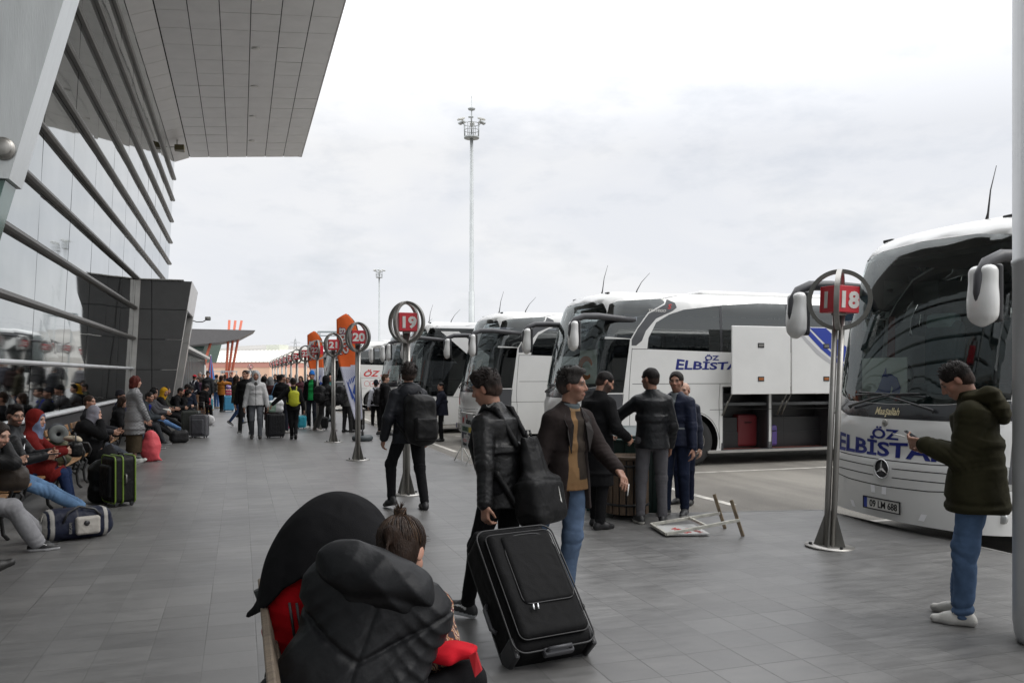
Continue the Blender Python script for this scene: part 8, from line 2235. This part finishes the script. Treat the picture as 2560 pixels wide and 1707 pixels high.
t2 = thing('backpack', 'black rucksack with red trim hanging from the hand of the stout man', 'backpack', (xy[0], xy[1], RZ), rz, CASES)
hx = b.wr[0]; soft('bag', [rbx(hx + A3(0, .08, -.34), (.14, .10, .24), .07)], .013, M['nylon'], BLK, t2, paint=lambda V, c: c.__setitem__(np.abs(V[:, 1] - (hx[1] + .05)) < .014, (.4, .02, .03)))
MB().tube([hx + A3(0, .04, -.12), hx + A3(0, .03, -.03), hx + A3(0, .12, -.12)], .01, 6).build('strap', M['black_plastic'], t2)
t2 = thing('jacket', 'red cloth bundle held against the stout man in the dark suit', 'clothing', (xy[0], xy[1], RZ), rz, CASES)
soft('cloth', [ell(hx + A3(0.02, .02, .03), (.10, .13, .09))], .013, M['cloth'], (.40, .02, .02), t2, disp=lambda X: (.01 * wave(X, 18, 2)).astype(F32))

# left group by the portal
stand('person in a red cap with a white-strapped rucksack beside the portal', 486, 37.5, -34, 0.014, dict(col=(.02, .02, .03)), dict(col=BLK), dict(col=BLK), H=1.68, hair=('short', BLK_HAIR), hat=('cap', (.46, .015, .03)), bp=('dark rucksack with white straps on the red-capped person', (.015, .015, .02), dict(strapcol=(.5, .5, .52))))
stand('grey-haired man standing behind the red cap', 500, 42, 150, 0.016, dict(col=(.06, .05, .045)), dict(col=BLK), dict(col=BLK), H=1.82, hair=('short', (.22, .21, .2)), skin=2)
stand('short woman with a pale face between the red cap and the dark grey coat', 496, 39, 160, 0.016, dict(col=(.06, .03, .05)), dict(col=BLK), dict(col=BLK), H=1.56, hair=('long', BRN_HAIR), skin=2, fem=True)
stand('tall smiling man in a dark grey coat beside the blue case', 520, 37.6, 150, 0.0135, dict(col=(.04, .042, .045), fat=.036, hem=.2, collar=.07), dict(col=BLK), dict(col=BLK), H=1.84, hair=('quiff', BRN_HAIR), head=(30, 8, 0))
stand('man in a pale jacket and jeans with a black rucksack, next to the orange jacket', 541, 41.5, -30, 0.015, dict(col=(.22, .20, .16)), dict(col=(.07, .14, .30), m='denim'), dict(col=(.2, .16, .1)), H=1.70, hair=('short', BLK_HAIR), bp=('black rucksack next to the orange jacket', BLK))
stand('woman in a rust orange jacket and black boots holding her hands to her face', 553, 37.6, -48, 0.0125, dict(col=(.30, .115, .020), fat=.03, hem=.14), dict(col=BLK, slim=.006), dict(col=BLK, high=.1), H=1.66, hair=('long', BRN_HAIR), fem=True, hands=((-.06, .22, 1.42), (.10, .22, 1.42)))
bx3 = spot(571, 38.2)
case('bright blue hard case standing next to the orange jacket', *bx3, rel(*bx3, 14), (0.46, 0.28, 0.66), (0.06, 0.24, 0.40), ribs=1, pocket=False, pull=.3)
t = thing('ball', 'lilac and white ball perched on the pink bundle above the blue case', 'ball', (bx3[0], bx3[1], 1.02), 0, CASES)
soft('shell', [ell((0, 0, .11), (.11, .11, .11))], .014, M['nylon'], (.24, .16, .52), t, paint=lambda V, c: c.__setitem__(np.abs(V[:, 2] - .13) < .025, (.55, .5, .6)))
t = thing('bundle', 'pink and white bundle tied on top of the blue case', 'bag', (bx3[0], bx3[1], 0.72), 0, CASES)
soft('cloth', [rbx((0, 0, .15), (.13, .11, .15), .06)], .014, M['cloth'], (.45, .06, .14), t, disp=lambda X: (.012 * wave(X, 16, 7)).astype(F32), paint=lambda V, c: c.__setitem__(np.sin(V[:, 2] * 50) > .3, (.5, .35, .3)))
far = [
 (577, 47, 170, 1.80, (.014, .016, .026), ('short', BLK_HAIR), 'dark-jacketed man facing us above the blue case'),
 (591, 60, 175, 1.72, (.05, .045, .04), ('short', BRN_HAIR), 'far man whose head shows under the end of the gate frame'),
 (604, 33, 20, 1.62, (.03, .032, .036), ('short', (.13, .125, .12)), 'grey-haired person seen from behind between the brown hair and the walkers'),
 (688, 38, 170, 1.72, (.02, .02, .022), ('short', BLK_HAIR), 'man in black facing us right of the headscarf'),
 (697, 34, 10, 1.70, (.03, .02, .02), ('long', BLK_HAIR), 'dark-haired person beyond the black T-shirt'),
 (719, 31, 172, 1.60, (.42, .28, .30), ('short', BRN_HAIR), 'small figure in pink beyond the yellow rucksack'),
 (741, 36, 168, 1.74, (.10, .10, .12), ('balding', BRN_HAIR), 'balding far man beside the sign 24 post'),
 (752, 33, 160, 1.64, (.08, .03, .04), ('long', BRN_HAIR), 'woman in a plum top behind the boy with the yellow rucksack'),
 (768, 40, 178, 1.70, (.02, .02, .03), ('short', BLK_HAIR), 'far man in navy between signs 23 and 24'),
 (800, 32, 10, 1.72, (.02, .03, .04), ('short', BLK_HAIR), 'dark head just left of the hooded striped-sleeve man'),
 (664, 46, 180, 1.72, (.12, .12, .13), ('short', BLK_HAIR), 'far figure in grey right of the hoodie'),
 (725, 48, 0, 1.72, (.03, .03, .035), ('short', BLK_HAIR), 'far dark figure walking off beyond sign 25'),
 (509, 50, 170, 1.72, (.10, .09, .08), ('short', BLK_HAIR), 'far figure in beige by the shop wing'),
 (562, 52, 20, 1.70, (.03, .03, .03), ('long', BRN_HAIR), 'far long-haired figure behind the orange jacket'),
 (630, 52, 175, 1.74, (.02, .02, .025), ('short', BLK_HAIR), 'far figure in black left of the hoodie'),
 (650, 62, 175, 1.70, (.25, .24, .24), ('short', BLK_HAIR), 'very far figure in pale grey behind the hoodie'),
 (710, 60, 180, 1.70, (.3, .1, .1), ('short', BLK_HAIR), 'very far figure in brick red near the sign 27 post'),
]
for i, (px, d, rl, H, tc_, hr, lb) in enumerate(far):
    stand(lb, px, d, rl, 0.016 if d < 42 else 0.022, dict(col=tc_, fat=.03), dict(col=(.02, .02, .024)), dict(col=BLK), H=H, hair=hr, skin=i, fem=hr[0] == 'long')

# ================================================================== luggage by the benches
a0, a1 = (-1.92, 9.54), (-1.36, 9.80)
rzb_ = math.atan2(a1[1] - a0[1], a1[0] - a0[0])
t = thing('duffel_bag', 'navy and pale grey holdall lying on the floor before the seated couple', 'holdall', ((a0[0] + a1[0]) / 2, (a0[1] + a1[1]) / 2, 0), rzb_, CASES)
def dp(V, c):
    e = np.abs(V[:, 0]); c[(e > 0.235) & (e < 0.275) | (V[:, 0] < -.30)] = (.30, .29, .27)
    c[(np.abs(V[:, 0] + .02) < 0.006) & (V[:, 2] > .2)] = (.05, .05, .06)
soft('bag', [rbx((0, 0, .165), (.34, .15, .155), .11), ell((0, 0, .12), (.36, .17, .12), None, .06)], .008, M['nylon'], (.010, .013, .028), t, paint=dp, disp=lambda X: (.007 * wave(X, 11, 9)).astype(F32), cuts=[((0, 0, .006), (0, 0, -1))])
soft('pocket', [rbx((.07, -.165, .15), (.12, .035, .095), .032)], .007, M['nylon'], (.36, .34, .31), t, disp=lambda X: (.004 * wave(X, 15, 9)).astype(F32))
MB().lathe([(0, -.006), (.028, -.006), (.028, .006), (0, .006)], (.05, -.203, .18), 16, 'Y').build('badge', M['black_plastic'], t)
add_mesh('lettering', map_mesh(text_mesh('ESCAPE', 0.035, 0.001, 0.001), lambda x, y, z: (-.085 - y, -.178 - z, .14 + x)), M['dull_steel'], t)
MB().tube([(-.16, -.16, .20), (-.12, -.17, .30), (0, -.10, .345), (.14, -.14, .31), (.20, -.16, .24)], .012, 6).build('handle', M['black_plastic'], t)
MB().tube([(-.345, -.06, .06), (-.355, -.08, .2), (-.32, -.05, .29)], .005, 6).build('zip', M['dull_steel'], t)
case('black soft case with lime green piping beside the woman in black', -1.52, 11.95, R(-62), (0.44, 0.30, 0.60), (0.0084, 0.0084, 0.0084), trim=(.14, .22, .03), side_handle=True, h=.009)
t = thing('plastic_bag', 'shiny black plastic bag slumped against the lime-piped case', 'plastic bag', (-1.78, 12.25, 0), 0, CASES)
soft('bag', [rbx((0, 0, .26), (.15, .12, .26), .10), ell((.03, 0, .46), (.10, .08, .10), None, .08)], .011, M['leather'], (0.007, 0.0077, 0.007), t, disp=lambda X: (.016 * wave(X, 13, 4) + .008 * wave(X, 34, 5)).astype(F32), cuts=[((0, 0, .004), (0, 0, -1))])
t = thing('plastic_bag', 'full coral pink plastic bag on the floor beside the checked coat', 'plastic bag', (-1.68, 17.75, 0), 0, CASES)
soft('bag', [ell((0, 0, .26), (.20, .17, .28)), ell((-.02, 0, .50), (.10, .09, .10), None, .1), cap((.14, -.06, .06), (.21, -.1, .02), .04, .02)], .012, M['nylon'], (.56, .085, .10), t, k=.07, disp=lambda X: (.014 * wave(X, 12, 6) + .007 * wave(X, 30, 5)).astype(F32), cuts=[((0, 0, .004), (0, 0, -1))])
case('grey soft case with a pulled-out handle at the end of the bench row', -1.05, 23.9, R(-18), (0.42, 0.27, 0.56), (.09, .09, .10), trim=(.16, .16, .17), pull=.35, pocket=True)
case('big grey green case standing behind the grey soft case', -1.28, 24.3, R(-18), (0.46, 0.27, 0.66), (.06, .065, .06), pocket=False)
t = thing('bag', 'small dark bag on the floor at the feet of the bench row', 'bag', (-1.46, 22.3, 0), 0.3, CASES)
soft('bag', [rbx((0, 0, .16), (.22, .16, .16), .11)], .012, M['nylon'], (.018, .018, .019), t, disp=lambda X: (.012 * wave(X, 13, 4)).astype(F32), cuts=[((0, 0, .004), (0, 0, -1))]); MB().tube([(.08 * math.cos(a), 0, .30 + .07 * math.sin(a)) for a in np.linspace(0, PI, 9)], .009, 6).build('handle', M['black_plastic'], t)
t = thing('plastic_bag', 'thin white plastic bag on the floor by the yellow boots', 'plastic bag', (-1.0, 29.8, 0), 0, CASES)
soft('bag', [ell((0, 0, .17), (.19, .15, .18))], .014, M['nylon'], (.62, .62, .62), t, disp=lambda X: (.02 * wave(X, 13, 4)).astype(F32), cuts=[((0, 0, .004), (0, 0, -1))])
t = thing('pillow', 'rolled white bundle on the lap of the man in the grey jacket', 'bundle', (-1.98, 25.0, 0.60), 0, CASES)
soft('cloth', [rbx((0, 0, .08), (.13, .20, .08), .075)], .014, M['cloth'], (.50, .49, .45), t)
for i, (lb, px, d, sz, c_) in enumerate((('navy case on its side in the pile beyond the crates', 499, 34.5, (.5, .3, .34), (.025, .05, .12)), ('red and white case standing behind the navy case', 513, 36.2, (.42, .28, .62), (.42, .03, .04)), ('teal case just right of the red and white one', 521, 37.0, (.36, .26, .56), (.03, .18, .22)), ('blue grey case with its handle pulled out in the middle of the pile', 506, 35.2, (.42, .28, .48), (.05, .08, .14)))):
    x_, y_ = spot(px, d); case(lb, x_, y_, rel(x_, y_, 10 - 8 * i), sz, c_, pocket=False, h=.016, pull=.4 if i == 3 else 0)
def crate(label, x, y, z, rz):
    t = thing('crate', label, 'crate', (x, y, z), rz, 'brown crates by the benches')
    wd = flat('crate_brown', (.16, .085, .045), .7, var=.25, vscale=6)
    q = MB()
    for k in range(7): q.box((-.3 + k * .1, -.2, .16), (.05, .014, .30)).box((-.3 + k * .1, .2, .16), (.05, .014, .30))
    for k in range(4): q.box((-.33, -.15 + k * .1, .16), (.014, .05, .30)).box((.33, -.15 + k * .1, .16), (.014, .05, .30))
    q.build('slats', wd, t)
    q = MB()
    for zz in (.04, .29): q.box((0, -.2, zz), (.69, .022, .03)).box((0, .2, zz), (.69, .022, .03)).box((-.335, 0, zz), (.022, .38, .03)).box((.335, 0, zz), (.022, .38, .03))
    q.box((0, 0, .02), (.66, .38, .015)); q.build('frame', wd, t)
    return t
x_, y_ = spot(470, 30.2)
for k in range(3): crate('brown slatted crate, %s of the stack by the yellow hood' % ('bottom', 'middle', 'top')[k], x_, y_, .325 * k, rel(x_, y_, 6 + 3 * k))
x_, y_ = spot(489, 31.0)
for k in range(2): crate('brown slatted crate, %s one of the shorter stack' % ('lower', 'upper')[k], x_, y_, .325 * k, rel(x_, y_, -4 + 6 * k))
t = thing('jacket', 'red cloth thrown over the taller stack of crates', 'clothing', (*spot(462, 30.1), .93), 0.1, CASES)
soft('cloth', [ell((0, 0, .09), (.16, .15, .12))], .016, M['cloth'], (.36, .02, .03), t, disp=lambda X: (.018 * wave(X, 12, 2)).astype(F32), cuts=[((0, 0, .05), (0, 0, -1))])

# ================================================================== bins and boards at the kerb
x_, y_ = gpos(1568, 1292)
t = thing('litter_bin', 'round litter bin of upright brown wooden slats at the kerb', 'bin', (x_, y_, 0), 0.2)
q = MB(); nsl = 18
for k in range(nsl):
    a = 2 * PI * k / nsl; q.box((.245 * math.cos(a), .245 * math.sin(a), .40), (.022, .068, .68), Matrix.Rotation(a, 3, 'Z'), bev=.005)
q.build('slats', M['bin_wood'], t)
MB().lathe([(.0, .06), (.225, .06), (.225, .70), (.215, .70), (.20, .09), (0, .09)], n=28).build('liner', M['dark_plastic'], t)
q = MB()
for zz in (.16, .62): MB().lathe([(.258, zz), (.263, zz), (.263, zz + .03), (.258, zz + .03), (.258, zz)], n=28).build('hoop', M['black_iron'], t)
MB().lathe([(.215, .70), (.262, .70), (.268, .72), (.262, .745), (.22, .745), (.215, .70)], n=28).build('rim', M['bin_wood'], t)
MB().lathe([(0, 0), (.17, 0), (.17, .02), (.05, .03), (.05, .07), (0, .07)], n=20).build('foot', M['black_iron'], t)
x_, y_ = spot(1560, 10.75)
t = thing('waste_container', 'dark green wheeled waste container behind the wooden bin', 'container', (x_, y_, RZ), rel(x_, y_, 6))
gr_ = flat('container_green', (.008, .026, .022), .45, var=.2)
q = MB(); bm = q.bm
lo_ = [bm.verts.new(v) for v in ((-.50, -.36, .14), (.50, -.36, .14), (.50, .36, .14), (-.50, .36, .14))]; hi_ = [bm.verts.new(v) for v in ((-.62, -.46, 1.12), (.62, -.46, 1.12), (.62, .46, 1.12), (-.62, .46, 1.12))]
bm.faces.new(lo_[::-1])
for i in range(4): bm.faces.new((lo_[i], lo_[(i + 1) % 4], hi_[(i + 1) % 4], hi_[i]))
bm.faces.new(hi_); q.build('body', gr_, t)
q = MB()
for xx in (-.35, 0, .35): q.slab([(xx - .03, -.375, .2), (xx + .03, -.375, .2), (xx + .035, -.462, 1.08), (xx - .035, -.462, 1.08)], (0, -.02, 0))
q.build('ribs', gr_, t)
MB().box((0, 0, 1.135), (1.32, 1.0, .05), bev=.02).tube([(-.66, -.52, 1.10), (.66, -.52, 1.10)], .022, 8).build('rim', gr_, t)
MB().prism([(-.48, 1.16), (-.2, 1.24), (.2, 1.24), (.48, 1.16)], -.62, .62, 'YZ').build('lid', flat('lid_green', (.012, .03, .028), .35), t)
for xx in (-.42, .42):
    for yy in (-.28, .28): MB().lathe([(0, -.02), (.07, -.02), (.07, .02), (0, .02)], (xx, yy, .07), 16, 'X').build('wheel', M['rubber'], t)

# standing advertising board
bA = (4.19, 15.93); bB = (4.20, 15.03)
t = thing('advert_board', 'standing advert board in a white steel frame at the kerb, printed with place names', 'sign', (4.19, 15.48, 0), R(-90))
fw = flat('frame_white', (.50, .50, .48), .5, var=.15)
q = MB(); q.box((-.44, 0, .62), (.03, .03, .70)).box((.44, 0, .62), (.03, .03, .70)).box((0, 0, .955), (.91, .03, .03)).box((0, 0, .29), (.91, .03, .03))
q.build('frame', fw, t)
for sx_ in (-1, 1): MB().box((sx_ * .44, 0, .14), (.028, .028, .28)).tube([(sx_ * .44, 0, .30), (sx_ * .44, .16, .01)], .012, 6).tube([(sx_ * .44, 0, .30), (sx_ * .44, -.16, .01)], .012, 6).build('leg', fw, t)
pn = MB().box((0, 0, .62), (.85, .012, .64)).build('panel', flat('panel_grey', (.42, .43, .43), .5), t)
def btxt(s, size, u, v, m, **k):
    me = text_mesh(s, size, .001, **k); add_mesh('lettering', map_mesh(me, lambda a, b_, c: (u + a, -.009 - c, v + b_)), m, pn)
bkm = M['joint']
MB().box((0, -.0075, .65), (.80, .003, .10)).build('green_band', flat('band_green', (.03, .10, .05), .5), pn); MB().box((.24, -.010, .65), (.30, .003, .10)).build('yellow_band', flat('band_yellow', (.50, .40, .03), .5), pn)
MB().box((0, -.0075, .52), (.84, .003, .125)).build('dark_band', flat('band_dark', (.02, .025, .045), .5), pn)
MB().box((.24, -.0075, .37), (.33, .003, .13)).build('red_band_print', flat('band_red', (.45, .04, .05), .5), pn)
btxt('adana', .16, .06, .76, bkm, bold=.004); btxt('M', .17, -.32, .76, M['red_letter'], bold=.008, shear=.2); btxt('65', .09, -.05, .87, M['red_letter'], bold=.004)
btxt('DİYAR', .09, -.18, .62, bkm, bold=.003)
btxt('ÖZ', .05, 0, .545, M['white_letter'], bold=.002); btxt('ELBİSTAN', .105, 0, .465, M['white_letter'], bold=.004, sx=1.15); btxt('Kayseri', .09, -.2, .33, bkm, bold=.002); btxt('444', .10, .24, .34, M['white_letter'], bold=.004)
q = MB().tube([(-.2 + .11 * math.cos(a), -.010, .425 + .022 * math.sin(a)) for a in np.linspace(0, 2 * PI, 20)[:-1]], .005, 5, closed=True); q.build('red_oval', M['red_letter'], pn)

# fallen board
t = thing('fallen_board', 'fallen white A-board lying on its face with rusty legs in the air', 'sign', (4.7, 7.95, 0))
def w2(p): return Vector((p[0] - 4.7, p[1] - 7.95, p[2]))
P1, P2 = Vector((4.27, 7.77, .035)), Vector((4.38, 8.33, .035)); Q1, Q2 = Vector((5.05, 7.60, .17)), Vector((5.11, 8.05, .17))
bd = MB().slab([w2((4.28, 7.80, .012)), w2((4.74, 7.69, .012)), w2((4.86, 8.22, .012)), w2((4.39, 8.32, .012))], (0, 0, .016)).build('board', flat('board_white', (.46, .46, .45), .55, var=.1), t)
def bar(a, b_, wd, m, nm):
    a, b_ = Vector(a), Vector(b_); d = b_ - a; q = MB(); rot = d.to_track_quat('Z', 'Y').to_matrix()
    q.box(w2((a + b_) / 2), (wd, wd, d.length), rot, bev=.003); return q.build(nm, m, t)
fm = flat('frame_chipped', (.44, .43, .38), .6, var=.3, vscale=14)
rust = flat('rusty_leg', (.17, .13, .085), .8, var=.5, vscale=16)
bar(P1, Q1, .032, fm, 'rail'); bar(P2, Q2, .032, fm, 'rail'); bar(P1, P2, .03, fm, 'end_bar'); bar(P1 + (Q1 - P1) * .55, P2 + (Q2 - P2) * .55, .028, fm, 'crossbar')
bar((5.075, 7.575, 0.0), (4.985, 7.66, .375), .034, rust, 'leg'); bar((5.14, 8.02, 0.0), (5.05, 8.10, .375), .034, rust, 'leg')
me = text_mesh('SÜHA', .13, .001, .006); add_mesh('lettering', map_mesh(me, lambda a, b_, c: tuple(w2((4.57 - a * .97 * .1 - b_ * .9, 7.94 + a * .9 - b_ * .22, .0295 + c)))), M['red_letter'], bd)
me = text_mesh('TURİZM', .08, .001, .003); add_mesh('lettering', map_mesh(me, lambda a, b_, c: tuple(w2((4.70 - a * .1 - b_ * .9, 7.90 + a * .9 - b_ * .22, .0295 + c)))), M['red_letter'], bd)
print('script seconds', round(time.time() - T0, 1))
